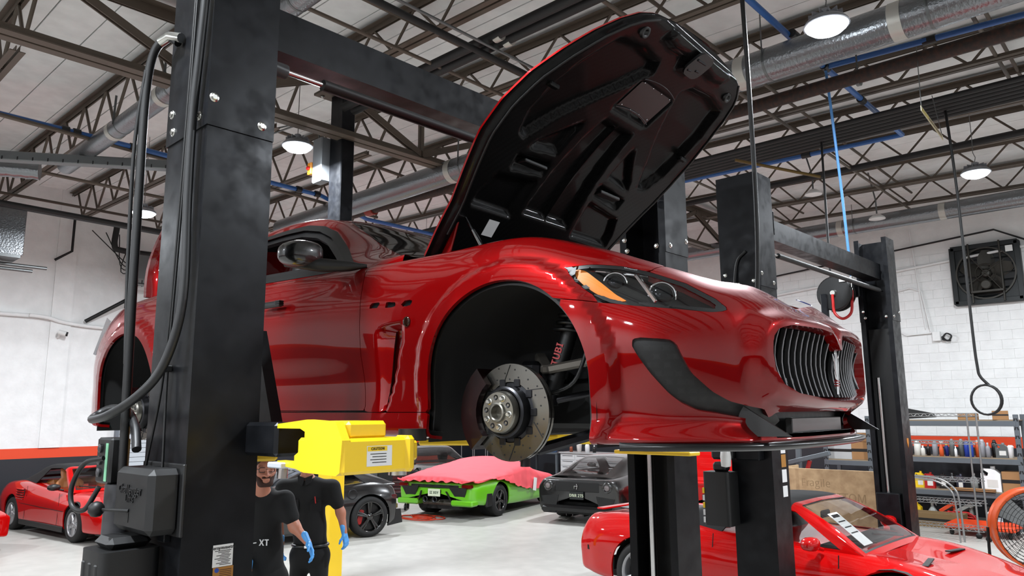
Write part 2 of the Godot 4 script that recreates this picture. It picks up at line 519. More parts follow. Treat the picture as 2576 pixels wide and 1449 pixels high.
func overhead() -> void:
	var foil := tri(mat("duct_foil", Color(0.5, 0.51, 0.52), 0.28, 0.85), 1.6)
	foil.normal_enabled = true
	foil.normal_texture = bump_tex(0.03, 8, 6.0)
	foil.normal_scale = 0.5
	var tape := mat("duct_tape", Color(0.7, 0.69, 0.66), 0.4, 0.4)
	var dark := mat("pipe_dark", Color(0.022, 0.021, 0.02), 0.6)
	var blue := mat("pipe_blue", Color(0.16, 0.34, 0.58), 0.4)
	var blk := mat("rubber_black", Color(0.02, 0.02, 0.022), 0.5)
	var grey := mat("galvanised", Color(0.42, 0.43, 0.43), 0.4, 0.7)
	var rust := tri(mat("pipe_rust", Color(1, 1, 1), 0.7), 1.5)
	rust.albedo_texture = noise_tex(0.02, 14, Color(0.1, 0.08, 0.07), Color(0.26, 0.14, 0.09), 512, 5, 0.55)
	# ducts
	for d in [["silver foil duct running past the bright lamp over the bonnet", -14.0, 9.0, 6.06, -7.72, 0.19, [-8.6, -3.6, -1.95, 2.5]],
			["slim silver duct close beside the second joist behind the near lift post", -13.2, 9.0, 6.2, -3.43, 0.13, [-11.0, -9.3, -6.4, -3.0]],
			["silver duct along the top of the wall with the exhaust fan", -12.0, 9.0, 6.15, -16.5, 0.17, [-5.7, -3.7, -1.9]]]:
		var t := thing("air_duct", d[0], "duct")
		var st := S()
		tube(st, [Vector3(d[1], d[3], d[4]), Vector3(0, d[3], d[4]), Vector3(d[2], d[3], d[4])], d[5], 24)
		obj("tube", st, foil, t)
		for x in d[6]:
			st = S()
			tube(st, [Vector3(x - 0.06, d[3], d[4]), Vector3(x + 0.06, d[3], d[4])], d[5] + 0.006, 24)
			obj("tape_band", st, tape, t)
			st = S()
			bar(st, Vector3(x + 0.3, d[3] - d[5] * 0.2, d[4] + d[5]), Vector3(x + 0.3, 6.6, d[4] + d[5] * 0.9), 0.03, 0.004)
			tube(st, [Vector3(x + 0.285, d[3], d[4]), Vector3(x + 0.315, d[3], d[4])], d[5] + 0.003, 24)
			obj("hanger_strap", st, grey, t)
	var fx := []
	var fr := []
	for k in 25:
		fx.append(Vector3(-13.9 + 0.8 * k / 24.0, 6.0, -1.3 - 1.75 * k / 24.0))
		fr.append(0.14 if k % 2 == 0 else 0.128)
	var fs := S()
	tube(fs, fx, fr, 16)
	tag(obj("flexible_duct", fs, foil), "short ribbed silver flexible duct stub at the left edge above the silver unit", "duct")
	# blue compressed-air lines
	var b1 := thing("air_line", "blue compressed-air pipe crossing under the joists on the left, behind the near post", "pipe")
	var st := S()
	tube(st, [Vector3(-11.62, 6.3, 1.0), Vector3(-11.8, 6.3, -4.2), Vector3(-12.0, 6.3, -7.4), Vector3(-12.2, 6.1, -8.6), Vector3(-12.3, 6.1, -13.0)], 0.04, 10)
	obj("tube", st, blue, b1)
	for z in [-3.0, -3.15, -3.95, -6.9, -7.3]:
		st = S()
		tube(st, [Vector3(-11.8 + (z + 4) * 0.05, 6.3, z - 0.05), Vector3(-11.8 + (z + 4) * 0.05, 6.3, z + 0.05)], 0.058, 10)
		obj("coupling", st, blk, b1)
	var b2 := thing("air_line", "blue compressed-air pipe network with a tee and a vertical drop on the right", "pipe")
	for pp in [[Vector3(-3.05, 6.4, -4.5), Vector3(-3.12, 6.4, -8.0), Vector3(-3.16, 6.4, -12.1)], [Vector3(-3.12, 6.4, -8.95), Vector3(-1.1, 6.4, -9.2), Vector3(8.8, 6.4, -9.6)], [Vector3(-7.2, 6.4, -11.75), Vector3(-3.16, 6.4, -12.1)]]:
		st = S()
		tube(st, pp, 0.036, 10)
		obj("tube", st, blue, b2)
	st = S()
	tube(st, curve([Vector3(-3.13, 6.38, -8.95), Vector3(-3.13, 6.2, -9.0), Vector3(-3.16, 5.0, -9.25), Vector3(-3.2, 3.85, -9.47)]), 0.017, 8)
	obj("drop_hose", st, mat("hose_blue", Color(0.3, 0.52, 0.75), 0.4), b2)
	for p in [Vector3(-3.07, 6.4, -7.9), Vector3(-3.12, 6.4, -8.95), Vector3(-2.0, 6.4, -9.1), Vector3(-3.15, 6.4, -10.3), Vector3(-4.6, 6.4, -11.97)]:
		st = S()
		var dz := Vector3(0, 0, 0.07) if p.x > -4 and p.x < -2.5 else Vector3(0.07, 0, 0)
		tube(st, [p - dz, p + dz], 0.05, 10)
		obj("coupling", st, blk, b2)
	# rusty and black pipes
	var rp := thing("sprinkler_main", "thick rusty brown pipe running behind the big silver duct", "pipe")
	st = S()
	tube(st, [Vector3(-13, 6.12, -8.2), Vector3(-9, 6.12, -8.45), Vector3(-4, 6.12, -8.85), Vector3(8.9, 6.15, -9.2)], 0.085, 14)
	obj("tube", st, rust, rp)
	st = S()
	tube(st, [Vector3(-11.72, 6.12, -8.28), Vector3(-11.52, 6.12, -8.29)], 0.115, 14)
	obj("coupling", st, mat("coupling_orange", Color(0.5, 0.13, 0.06), 0.5), rp)
	for x in [-2.75, 0.6]:
		st = S()
		tube(st, [Vector3(x - 0.02, 6.12, -8.93), Vector3(x + 0.02, 6.12, -8.93)], 0.095, 14)
		tube(st, [Vector3(x, 6.2, -8.93), Vector3(x, 6.5, -8.93)], 0.01, 6)
		obj("hanger_ring", st, grey, rp)
	for k in 6:
		pipe("black_pipe", ["nearest", "second", "third", "fourth", "fifth", "farthest"][k] + " of the six black pipes bundled behind the rusty pipe", "pipe", [Vector3(-13, 6.2 - 0.012 * k, -10.3 - 0.1 * k), Vector3(8.9, 6.22 - 0.012 * k, -10.75 - 0.1 * k)], 0.036, dark, "bundled black pipes")
	for k in 2:
		pipe("black_pipe", ["nearer", "farther"][k] + " of two thick black pipes with pale clamps above the crossbeam", "pipe", [Vector3(-8.6, 6.5, -5.62 - 0.17 * k), Vector3(8.9, 6.52, -5.95 - 0.17 * k)], 0.062, dark, "twin black pipes")
	for x in [-5.6, -3.2]:
		st = S()
		for k in 2: tube(st, [Vector3(x - 0.05, 6.5, -5.7 - 0.17 * k), Vector3(x + 0.05, 6.5, -5.7 - 0.17 * k)], 0.073, 12)
		tag(obj("pipe_clamp", st, tape), "pale two-part clamp round the twin black pipes, " + ("nearer the post" if x < -4 else "nearer the bonnet edge"), "clamp")
	pipe("black_pipe", "black pipe crossing under the joists beside a thin grey conduit, above the crossbeam", "pipe", [Vector3(-5.7, 6.38, 1.0), Vector3(-5.85, 6.38, -4.6), Vector3(-5.9, 6.38, -8.0)], 0.04, dark)
	pipe("conduit", "thin bright conduit beside the black pipe above the crossbeam", "conduit", [Vector3(-5.55, 6.4, 1.0), Vector3(-5.7, 6.4, -4.6), Vector3(-5.75, 6.4, -8.0)], 0.018, grey)
	pipe("black_pipe", "long black pipe along a joist in front of the far wall with the fan", "pipe", [Vector3(-14, 6.56, -13.5), Vector3(8.9, 6.42, -13.6)], 0.055, dark)
	for q in [[Vector3(-11.2, 6.25, 1.5), Vector3(-12.4, 6.25, -9.0), 0.03, "upper left"], [Vector3(-13.9, 6.3, 1.5), Vector3(-14.6, 6.3, -12), 0.03, "middle left"], [Vector3(-16.3, 6.4, -1), Vector3(-16.8, 6.4, -13), 0.028, "back left"], [Vector3(-10.5, 6.75, -4.6), Vector3(-11.6, 6.7, -13), 0.03, "back middle"]]:
		pipe("bridging_bar", "thin dark bar bracing the joists crosswise, the %s one" % q[3], "bar", [q[0], q[1]], q[2], mat("joist_steel", Color.BLACK))
	for q in [[-6.6, "nearest the girder"], [-4.2, "midway behind the open bonnet"], [-1.4, "under the bright lamp at right"]]:
		for k in 2:
			pipe("bridging_bar", "thin brown bracing bar along the %s joist chords, %s" % ["lower" if k == 0 else "upper", q[1]], "bar", [Vector3(q[0], 6.5 + 0.42 * k, -1.0), Vector3(q[0] - 0.3, 6.5 + 0.42 * k, -17.5)], 0.024, mat("joist_steel", Color.BLACK))
	# strut, unit and rails on the left
	var sp := thing("strut_beam", "long grey perforated strut hung low across the left joists", "strut")
	st = S()
	bar(st, Vector3(-14.6, 6.02, 0.2), Vector3(-10.9, 6.02, -5.2), 0.16, 0.14, 0.012)
	obj("channel", st, grey, sp)
	for k in 26:
		st = S()
		var c := Vector3(-14.6, 6.0, 0.2).lerp(Vector3(-10.9, 6.0, -5.2), (k + 6) / 32.0)
		box(st, c + Vector3(0.069, -0.02, 0.047), Vector3(0.006, 0.05, 0.014), Basis(Vector3.UP, -0.97))
		obj("slot", st, dark, sp)
	var hv := thing("ventilation_unit", "silver sheet-metal box unit high up at the left edge", "unit")
	obj("casing", bx(-17.6, -16.7, 5.3, 6.25, -3.75, -1.5, 0.01), foil, hv)
	obj("flange", bx(-17.65, -16.65, 5.24, 5.3, -3.7, -1.45), grey, hv)
	obj("nozzle", bx(-17.4, -16.9, 5.226, 5.24, -3.45, -1.8, 0.01), foil, hv)
	obj("top_flange", bx(-17.65, -16.65, 6.25, 6.3, -3.8, -1.45), tape, hv)
	for k in 3:
		pipe("steel_tube", ["upper", "middle", "shortest lower"][k] + " one of three short steel tubes under the silver unit", "tube", [Vector3(-17.2, 5.19 - 0.09 * k, -0.5), Vector3(-17.2, 5.19 - 0.09 * k, -4.3 + 0.25 * k + (0.3 if k == 2 else 0.0))], 0.035, grey, "steel tubes", 12)
	for k in 4:
		pipe("door_track", ["nearest", "second", "third", "farthest"][k] + " of the dark rails grouped under the roof above the left wall", "rail", [Vector3(-15.4 - 0.16 * k, 6.04 + 0.03 * k, 1.0), Vector3(-16.1 - 0.16 * k, 6.04 + 0.03 * k, -8.5)], 0.05, dark, "dark rails above the left wall")
	# left wall fittings
	pipe("wall_conduit", "pale painted pipe running along the left wall above the small camera", "pipe", curve([Vector3(-19.42, 4.46, 3), Vector3(-19.42, 4.46, -4.1), Vector3(-19.4, 4.47, -4.6), Vector3(-19.4, 4.44, -5.0), Vector3(-19.43, 4.36, -5.35), Vector3(-19.43, 4.3, -6.3), Vector3(-19.43, 4.3, -9)], 3), 0.045, mat("wall_white", Color.WHITE))
	pipe("wall_conduit", "thin dark pipe bent down the left wall beneath the joist end", "pipe", [Vector3(-19.3, 6.9, -5.31), Vector3(-19.3, 6.04, -5.31), Vector3(-19.42, 5.8, -5.0)], 0.03, dark)
	pipe("black_strut", "slanted black strut running from the wall pipe up to the door opener", "strut", [Vector3(-19.4, 4.42, -5.75), Vector3(-19.1, 5.0, -6.55)], 0.045, dark)
	var cc := thing("security_camera", "small white security camera on the left wall under the pale pipe", "camera", Vector3(-19.4, 4.1, -5.28))
	st = S()
	tube(st, [Vector3(0.1, 0.02, 0.09), Vector3(0.16, -0.02, -0.05)], [0.055, 0.058], 14)
	obj("camera_body", st, mat("plastic_white", Color(0.85, 0.85, 0.84), 0.35), cc)
	st = S()
	tube(st, [Vector3(0.16, -0.02, -0.05), Vector3(0.17, -0.027, -0.085)], 0.05, 14)
	obj("lens", st, blk, cc)
	st = S()
	tube(st, [Vector3(-0.1, -0.1, 0.06), Vector3(-0.03, -0.1, 0.06), Vector3(0.1, -0.01, 0.06)], 0.025, 8)
	obj("mount", st, mat("plastic_white", Color.WHITE), cc)
	var op := thing("door_opener", "dark door-opener drive with cables behind the raised boot lid", "machine", Vector3(-18.9, 0, -6.55))
	obj("motor_box", bx(-0.3, 0.25, 5.45, 6.15, -0.75, 0.0, 0.02), grey, op)
	obj("bracket", bx(-0.05, 0.06, 4.75, 5.55, -0.1, 0.12, 0.01), dark, op)
	st = S()
	tube(st, curve([Vector3(0.2, 6.65, 0.5), Vector3(0.2, 6.2, 0.52), Vector3(0.2, 6.1, 0.35), Vector3(0.2, 6.1, -0.5)]), 0.07, 10)
	obj("pipe_loop", st, dark, op)
	st = S()
	tube(st, [Vector3(0.1, 5.55, -0.05), Vector3(0.1, 5.55, -0.9)], 0.06, 10)
	tube(st, [Vector3(0.1, 5.35, -0.05), Vector3(0.1, 5.35, -0.9)], 0.04, 10)
	obj("shaft", st, mat("steel", Color.WHITE), op)
	for k in 4:
		st = S()
		tube(st, curve([Vector3(0.1, 6.5, 1.0 - 0.3 * k), Vector3(0.1, 5.9 - 0.1 * k, 0.3), Vector3(0.1, 5.7, 0.05 - 0.1 * k), Vector3(0.1, 5.3, -0.1 * k)]), 0.012, 6)
		obj("cable", st, blk, op)
	# black building column, yellow foot
	var co := thing("building_column", "square black roof column painted yellow at its foot, behind the raised car", "column", Vector3(-8.975, 0, -5.84))
	obj("shaft", bx(-0.155, 0.155, 2.1, 6.86, -0.13, 0.09, 0.012), mat("steel_black", Color(0.03, 0.032, 0.036), 0.35, 0.3), co)
	obj("yellow_foot", bx(-0.157, 0.157, 0, 2.1, -0.132, 0.092, 0.012), mat("lift_yellow", Color(0.93, 0.77, 0.06), 0.35), co)
	obj("cap_plate", bx(-0.3, 0.3, 6.86, 6.9, -0.3, 0.3, 0.005), mat("joist_steel", Color.BLACK), co)
	for q in [[-0.22, -0.2], [-0.22, 0.2], [0.22, 0.2]]: bolt(co, Vector3(q[0], 6.85, q[1]), Vector3.DOWN, 0.02)
	var eb := thing("electrical_box", "grey electrical box with a yellow isolator on the black roof column", "box", Vector3(-9.22, 5.6, -5.72))
	obj("cabinet", bx(-0.16, 0.08, -0.05, 0.62, -0.06, 0.1, 0.015), mat("box_grey", Color(0.42, 0.43, 0.44), 0.45), eb)
	obj("isolator", bx(-0.26, -0.16, 0.1, 0.28, 0.0, 0.12, 0.01), mat("isolator_yellow", Color(0.8, 0.5, 0.12), 0.4), eb)
	st = S()
	tube(st, [Vector3(-0.21, 0.19, 0.12), Vector3(-0.21, 0.19, 0.15)], 0.03, 12)
	obj("rotary_switch", st, mat("red_plastic", Color(0.6, 0.05, 0.04), 0.4), eb)
	for k in 2:
		st = S()
		tube(st, curve([Vector3(-0.05 - 0.1 * k, 0.62, 0), Vector3(-0.08 - 0.12 * k, 0.85, 0), Vector3(-0.35, 0.95, 0.1), Vector3(-1.2, 0.85, 0.4 + 0.2 * k)]), 0.014, 6)
		obj("cable", st, grey, eb)
	# hanging cables, tags and small fittings on the right
	pipe("hanging_hose", "long black hose hanging straight down in front of the second lift's near column", "hose", curve([Vector3(-2.68, 6.9, -5.75), Vector3(-2.72, 5.0, -5.9), Vector3(-2.78, 3.6, -6.0), Vector3(-2.9, 2.6, -6.05)]), 0.02, blk)
	pipe("hanging_cable", "thin black cable dropping beside the blue air hose", "cable", [Vector3(-3.92, 6.2, -10.82), Vector3(-3.95, 3.6, -10.82)], 0.016, blk)
	var hc := thing("hanging_cable", "black cable hanging by the right wall and ending in a coiled loop", "cable", Vector3(-2.25, 0, -10.85))
	st = S()
	tube(st, curve([Vector3(-0.05, 6.1, -0.05), Vector3(-0.02, 6.05, 0.05), Vector3(0, 5.0, 0), Vector3(0, 3.2, 0), Vector3(0.01, 2.75, 0), Vector3(0.03, 2.62, 0), Vector3(0.12, 2.5, 0)]), 0.017, 8)
	obj("cord", st, blk, hc)
	for k in 2:
		var lp := []
		for a in 25: lp.append(Vector3(0.07 + cos(TAU * a / 24) * (0.17 - 0.012 * k), 2.33 + sin(TAU * a / 24) * (0.185 - 0.005 * k), 0.02 * k))
		st = S()
		tube(st, lp, 0.012, 8, false)
		obj("loop", st, blk, hc)
	var tg := thing("warning_strip", "yellow and white marked warning strip hung from the black pipes at the right", "sign")
	st = S()
	bar(st, Vector3(-2.08, 5.5, -8.78), Vector3(-2.16, 5.5, -9.98), 0.006, 0.06)
	obj("strip", st, mat("tag_cream", Color(0.78, 0.74, 0.6), 0.5), tg)
	for k in 18:
		st = S()
		var p := Vector3(-2.08, 5.5, -8.78).lerp(Vector3(-2.16, 5.5, -9.98), (k + 1) / 20.0)
		box(st, p, Vector3(0.009, 0.03, 0.025))
		obj("mark", st, mat("tag_yellow", Color(0.75, 0.68, 0.1), 0.5) if k < 6 else mat("tag_brown", Color(0.3, 0.2, 0.15), 0.5), tg)
	st = S()
	tube(st, [Vector3(-2.08, 5.53, -8.8), Vector3(-2.08, 6.25, -8.85)], 0.005, 5)
	tube(st, [Vector3(-2.15, 5.53, -9.9), Vector3(-2.3, 6.2, -10.3)], 0.005, 5)
	obj("hanger", st, grey, tg)
	pipe("gauge_stick", "thin brass-coloured bar hung below the black pipes beside the bonnet", "bar", [Vector3(-4.7, 5.75, -9.6), Vector3(-3.9, 5.55, -10.6)], 0.022, mat("brass_bar", Color(0.35, 0.27, 0.1), 0.4, 0.4))
	for q in [[Vector3(-5.3, 6.3, -14.0), "left of the blue air hose"], [Vector3(-4.8, 6.1, -16.0), "by the wall duct"]]:
		var dt := thing("smoke_detector", "small white round ceiling fitting " + q[1], "fitting", q[0])
		st = S()
		lathe(st, [Vector2(0, 0.1), Vector2(0.06, 0.1), Vector2(0.15, 0.03), Vector2(0.16, 0), Vector2(0.0, -0.01)], 16)
		obj("cover", st, mat("plastic_white", Color.WHITE), dt)
		st = S()
		tube(st, [Vector3(0, 0.1, 0), Vector3(0, 0.4, 0), Vector3(-0.1, roof_y(q[0].x) - q[0].y + 0.04, 0)], 0.015, 6)
		obj("stem", st, grey, dt)
	# right wall: exhaust fan and conduits
	exhaust_fan()
	var cw := mat("wall_white", Color.WHITE)
	for q in [[[Vector3(-9, 5.06, -18.33), Vector3(2, 5.95, -18.33)], 0.03, "upper pale conduit climbing along the wall past the fan"],
			[[Vector3(-6.0, 4.75, -18.34), Vector3(-4.95, 4.95, -18.34), Vector3(-4.72, 4.85, -18.34), Vector3(-4.6, 3.9, -18.34)], 0.016, "pale conduit bent down beside the fan's left edge"],
			[[Vector3(-5.35, 6.3, -18.34), Vector3(-5.3, 4.0, -18.34), Vector3(-5.1, 3.88, -18.34), Vector3(-4.6, 3.9, -18.34)], 0.014, "vertical conduit with a hooked lower end left of the fan"],
			[[Vector3(-4.85, 6.3, -18.34), Vector3(-4.7, 4.0, -18.34)], 0.014, "straight vertical conduit nearest the fan"]]:
		pipe("wall_conduit", q[2], "conduit", q[0], q[1], cw)
	pipe("wall_cable", "thin black cable strung along the right wall and down to the fan", "cable", [Vector3(-9, 5.55, -18.3), Vector3(-3.2, 6.0, -18.3), Vector3(-2.55, 5.63, -18.3)], 0.02, blk)
	var jb := thing("junction_box", "white junction box with loose black wires under the fan's left corner", "box", Vector3(-4.5, 3.8, -18.34))
	obj("cover", bx(-0.08, 0.08, -0.09, 0.12, -0.05, 0.05, 0.01), cw, jb)
	st = S()
	tube(st, curve([Vector3(0.1, 0, 0), Vector3(0.22, -0.1, 0.05), Vector3(0.3, 0.0, 0.06), Vector3(0.2, 0.06, 0.05), Vector3(0.12, -0.06, 0.04), Vector3(0.28, -0.1, 0.05)]), 0.018, 6)
	obj("wire", st, blk, jb)

func exhaust_fan() -> void:
	var f := thing("exhaust_fan", "big dark square exhaust fan set high in the right wall", "fan", Vector3(-3.42, 5.08, -18.38))
	var fm := mat("fan_frame", Color(0.06, 0.08, 0.085), 0.5, 0.2)
	var gm := mat("fan_metal", Color(0.2, 0.19, 0.17), 0.5, 0.4)
	var st := S()
	for q in [[-0.6, 0, 0.1, 1.24], [0.6, 0, 0.1, 1.24]]: box(st, Vector3(q[0], q[1], 0.08), Vector3(q[2], q[3], 0.16), Basis.IDENTITY, 0.006)
	for q in [-0.6, 0.6]: box(st, Vector3(0, q, 0.08), Vector3(1.24, 0.1, 0.16), Basis.IDENTITY, 0.006)
	obj("frame", st, fm, f)
	st = S()
	var rr := []
	for k in 33: rr.append(Vector2(cos(TAU * k / 32), sin(TAU * k / 32)))
	for k in 32:
		var a: Vector2 = rr[k]; var b: Vector2 = rr[k + 1]
		var sq := func(v: Vector2) -> Vector2: return v / maxf(absf(v.x), absf(v.y)) * 0.6
		var oa: Vector2 = sq.call(a); var ob: Vector2 = sq.call(b)
		st.set_smooth_group(-1)
		quad(st, Vector3(a.x, a.y, 0) * 0.54 + Vector3(0, 0, 0.1), Vector3(oa.x, oa.y, 0.1), Vector3(ob.x, ob.y, 0.1), Vector3(b.x, b.y, 0) * 0.54 + Vector3(0, 0, 0.1))
	obj("shroud_plate", st, fm, f)
	st = S()
	lathe(st, [Vector2(0.56, -0.02), Vector2(0.56, 0.05), Vector2(0.53, 0.05), Vector2(0.53, -0.02)], 40, Transform3D(Basis(Vector3.RIGHT, PI / 2), Vector3(0, 0, 0.12)))
	obj("ring", st, gm, f)
	obj("back_louvre", bx(-0.55, 0.55, -0.55, 0.55, -0.0, 0.012), mat("louvre_dark", Color(0.02, 0.02, 0.022), 0.6), f)
	for k in 7:
		st = S()
		box(st, Vector3(0, -0.48 + 0.16 * k, 0.025), Vector3(1.06, 0.015, 0.05), Basis(Vector3.RIGHT, 0.5))
		obj("louvre_slat", st, fm, f)
	for k in 5:
		st = S()
		var a := TAU * k / 5 + 0.25
		var rows := []
		for i in 7:
			var r := 0.1 + 0.4 * i / 6.0
			var w := 0.05 + 0.1 * sin(PI * clampf(i / 6.0 * 0.8 + 0.15, 0, 1))
			var row := []
			for j in 4:
				var u := -1.0 + 2.0 * j / 3.0
				row.append(Vector3(r, u * w, 0.09 + u * w * 0.5).rotated(Vector3.BACK, a))
			rows.append(row)
		grid(st, rows)
		obj("blade", st, gm, f)
	st = S()
	lathe(st, [Vector2(0, 0.07), Vector2(0.07, 0.06), Vector2(0.1, 0.02), Vector2(0.1, -0.04)], 20, Transform3D(Basis(Vector3.RIGHT, PI / 2), Vector3(0, 0, 0.1)))
	obj("hub", st, gm, f)
	st = S()
	lathe(st, [Vector2(0, 0.1), Vector2(0.08, 0.1), Vector2(0.1, 0.08), Vector2(0.1, -0.1), Vector2(0, -0.1)], 20, Transform3D(Basis(Vector3.RIGHT, PI / 2), Vector3(0.0, -0.26, 0.18)))
	obj("motor", st, gm, f)
	st = S()
	for r in [0.19, 0.015]: lathe(st, [Vector2(r - 0.012, 0.0), Vector2(r, 0.012), Vector2(r + 0.012, 0.0), Vector2(r, -0.012), Vector2(r - 0.012, 0)], 28, Transform3D(Basis(Vector3.RIGHT, PI / 2), Vector3(0, 0, 0.2)))
	for k in 4: tube(st, [Vector3(0, 0, 0.2), Vector3(cos(0.6 + k * PI / 2), sin(0.6 + k * PI / 2), 0) * 0.45 + Vector3(0, 0, 0.2)], 0.01, 6)
	obj("pulley", st, gm, f)
	for x in [-0.27, 0.3]:
		st = S()
		tube(st, [Vector3(x, -0.62, 0.2), Vector3(x, 0.66, 0.2)], 0.02, 8)
		obj("guard_bar", st, gm, f)
	obj("motor_shelf", bx(-0.28, 0.31, -0.42, -0.38, 0.08, 0.28), gm, f)
	obj("notice", bx(0.4, 0.53, 0.4, 0.53, 0.16, 0.163), mat("plastic_white", Color.WHITE), f)
func channel(w: float, d: float, t := 0.012, lip := 0.055) -> Array:
	# C-shaped column section: back at z = d, open towards z = 0
	return [Vector2(0, 0), Vector2(lip, 0), Vector2(lip, t), Vector2(t, t), Vector2(t, d - t), Vector2(w - t, d - t), Vector2(w - t, t), Vector2(w - lip, t), Vector2(w - lip, 0), Vector2(w, 0), Vector2(w, d), Vector2(0, d)]

func column(parent: Node3D, x0: float, zin: float, zout: float, m: Material, ytop: float, joint: float) -> void:
	# lower column and bolted extension; zin is the open side
	var w := 0.366
	var d := absf(zout - zin)
	var sg := signf(zout - zin)
	for part in [["column", 0.0, joint, 0.0], ["column_extension", joint - 0.28, ytop, 0.006]]:
		var e: float = part[3]
		var st := S()
		var pf := []
		for q in channel(w + 2 * e, d + e): pf.append(Vector2(q.x - e, -q.y * sg))
		if part[0] == "column_extension": pf = pf.map(func(q): return q)
		# section in (x, -z); pushed along y
		prism(st, pf, part[2] - part[1], Transform3D(Basis(Vector3.RIGHT, Vector3(0, 0, -1), Vector3.UP), Vector3(x0, part[1] if part[0] == "column" else joint, zin)))
		obj(part[0], st, m, parent)
	obj("base_plate", bx(x0 - 0.05, x0 + w + 0.05, 0, 0.02, minf(zin, zout) - 0.12, maxf(zin, zout) + 0.06), m, parent)
	for q in [[0.04, 0.13], [0.3, 0.05], [0.06, 0.05]]:
		bolt(parent, Vector3(x0 + q[0], joint + q[1], maxf(zin, zout) + 0.006), Vector3(0, 0, 1), 0.012)
	for q in [[0.06, 0.11], [0.8, 0.05]]:
		bolt(parent, Vector3(x0 + w + 0.006, joint + q[1], zin + (zout - zin) * (1 - q[0])), Vector3.RIGHT, 0.012)

func lifts() -> void:
	var bm := tri(mat("steel_black", Color(1, 1, 1), 0.38, 0.0), 0.9)
	bm.albedo_color = Color(1, 1, 1)
	bm.albedo_texture = noise_tex(0.012, 31, Color(0.066, 0.07, 0.08), Color(0.1, 0.105, 0.118), 512, 6, 0.6)
	bm.roughness_texture = noise_tex(0.015, 33, Color(0.55, 0.55, 0.55), Color(0.9, 0.9, 0.9))
	bm.roughness = 0.5
	bm.metallic_specular = 0.35
	var yel := tri(mat("lift_yellow", Color(0.93, 0.77, 0.06), 0.3), 1.2)
	yel.clearcoat_enabled = true
	yel.clearcoat = 0.4
	var blk := mat("rubber_black", Color.BLACK)
	var chrome := mat("chrome_rod", Color(0.8, 0.8, 0.8), 0.2, 1.0)
	var lab_w := mat("label_white", Color(0.85, 0.85, 0.85), 0.5)
	var ink := mat("ink", Color(0.03, 0.03, 0.03), 0.6)
	for L in [[-3.022, -1.41, -1.144, -4.317, -4.603, 0], [-3.181, -6.41, -6.10, -9.61, -9.90, 1]]:
		var t := thing("two_post_lift", "black two-post lift with yellow arms holding up the dark red car" if L[5] == 0 else "empty black two-post lift at the right behind the red convertible", "car lift")
		var x0: float = L[0]
		column(t, x0, L[1], L[2], bm, 4.3 if L[5] == 0 else 4.03, 3.28)
		column(t, x0, L[3], L[4], bm, 4.3 if L[5] == 0 else 4.03, 3.28)
		# crossbeam: folded channel with an upper flange
		var xb: float = x0 + (0.18 if L[5] == 0 else 0.28)
		var st := S()
		prism(st, [Vector2(0, 3.78), Vector2(-0.16, 3.78), Vector2(-0.16, 3.79), Vector2(-0.012, 3.79), Vector2(-0.012, 3.965), Vector2(-0.2, 3.965), Vector2(-0.2, 3.975), Vector2(0, 3.975)], L[1] - L[3] + 0.02, Transform3D(Basis.IDENTITY, Vector3(xb, 0, L[3] - 0.01)))
		obj("crossbeam", st, bm, t)
		st = S()
		box(st, Vector3(xb + 0.04, 3.9, L[1] - 0.04), Vector3(0.09, 0.22, 0.012), Basis.IDENTITY, 0.003)
		obj("beam_bracket", st, bm, t)
		for y in [3.96, 3.84]: bolt(t, Vector3(xb + 0.07, y, L[1] - 0.05), Vector3(0.5, 0, -1), 0.012)
		# padded shut-off bar under the beam
		var xr: float = x0 + 0.28
		st = S()
		tube(st, [Vector3(xr, 3.64, L[1]), Vector3(xr, 3.64, L[3])], 0.012, 8)
		obj("shutoff_bar", st, chrome, t)
		st = S()
		tube(st, [Vector3(xr, 3.64, L[1] - 0.27), Vector3(xr, 3.64, L[3] + 0.12)], 0.026, 10)
		obj("bar_padding", st, blk, t)
		st = S()
		tube(st, [Vector3(xr, 3.64, L[1] + 0.02), Vector3(xr, 3.64, L[1] - 0.09)], 0.032, 10)
		obj("bar_switch", st, mat("plastic_grey", Color(0.2, 0.2, 0.21), 0.4), t)
		# lifting rod inside the far column
		for zz in [[L[3], -1.0]]:
			st = S()
			tube(st, [Vector3(x0 + 0.12, 0.02, zz[0] - 0.09), Vector3(x0 + 0.12, 2.6, zz[0] - 0.09)], 0.027, 12)
			obj("lifting_rod", st, chrome, t)
			obj("inner_back", bx(x0 + 0.02, x0 + 0.345, 0.02, 3.2, zz[0] - 0.2, zz[0] - 0.19), mat("recess_black", Color(0.012, 0.012, 0.013), 0.6), t)
		if L[5] == 0: near_lift(t, bm, yel, blk, lab_w, ink)
		else: second_lift(t, bm, blk, lab_w, ink)

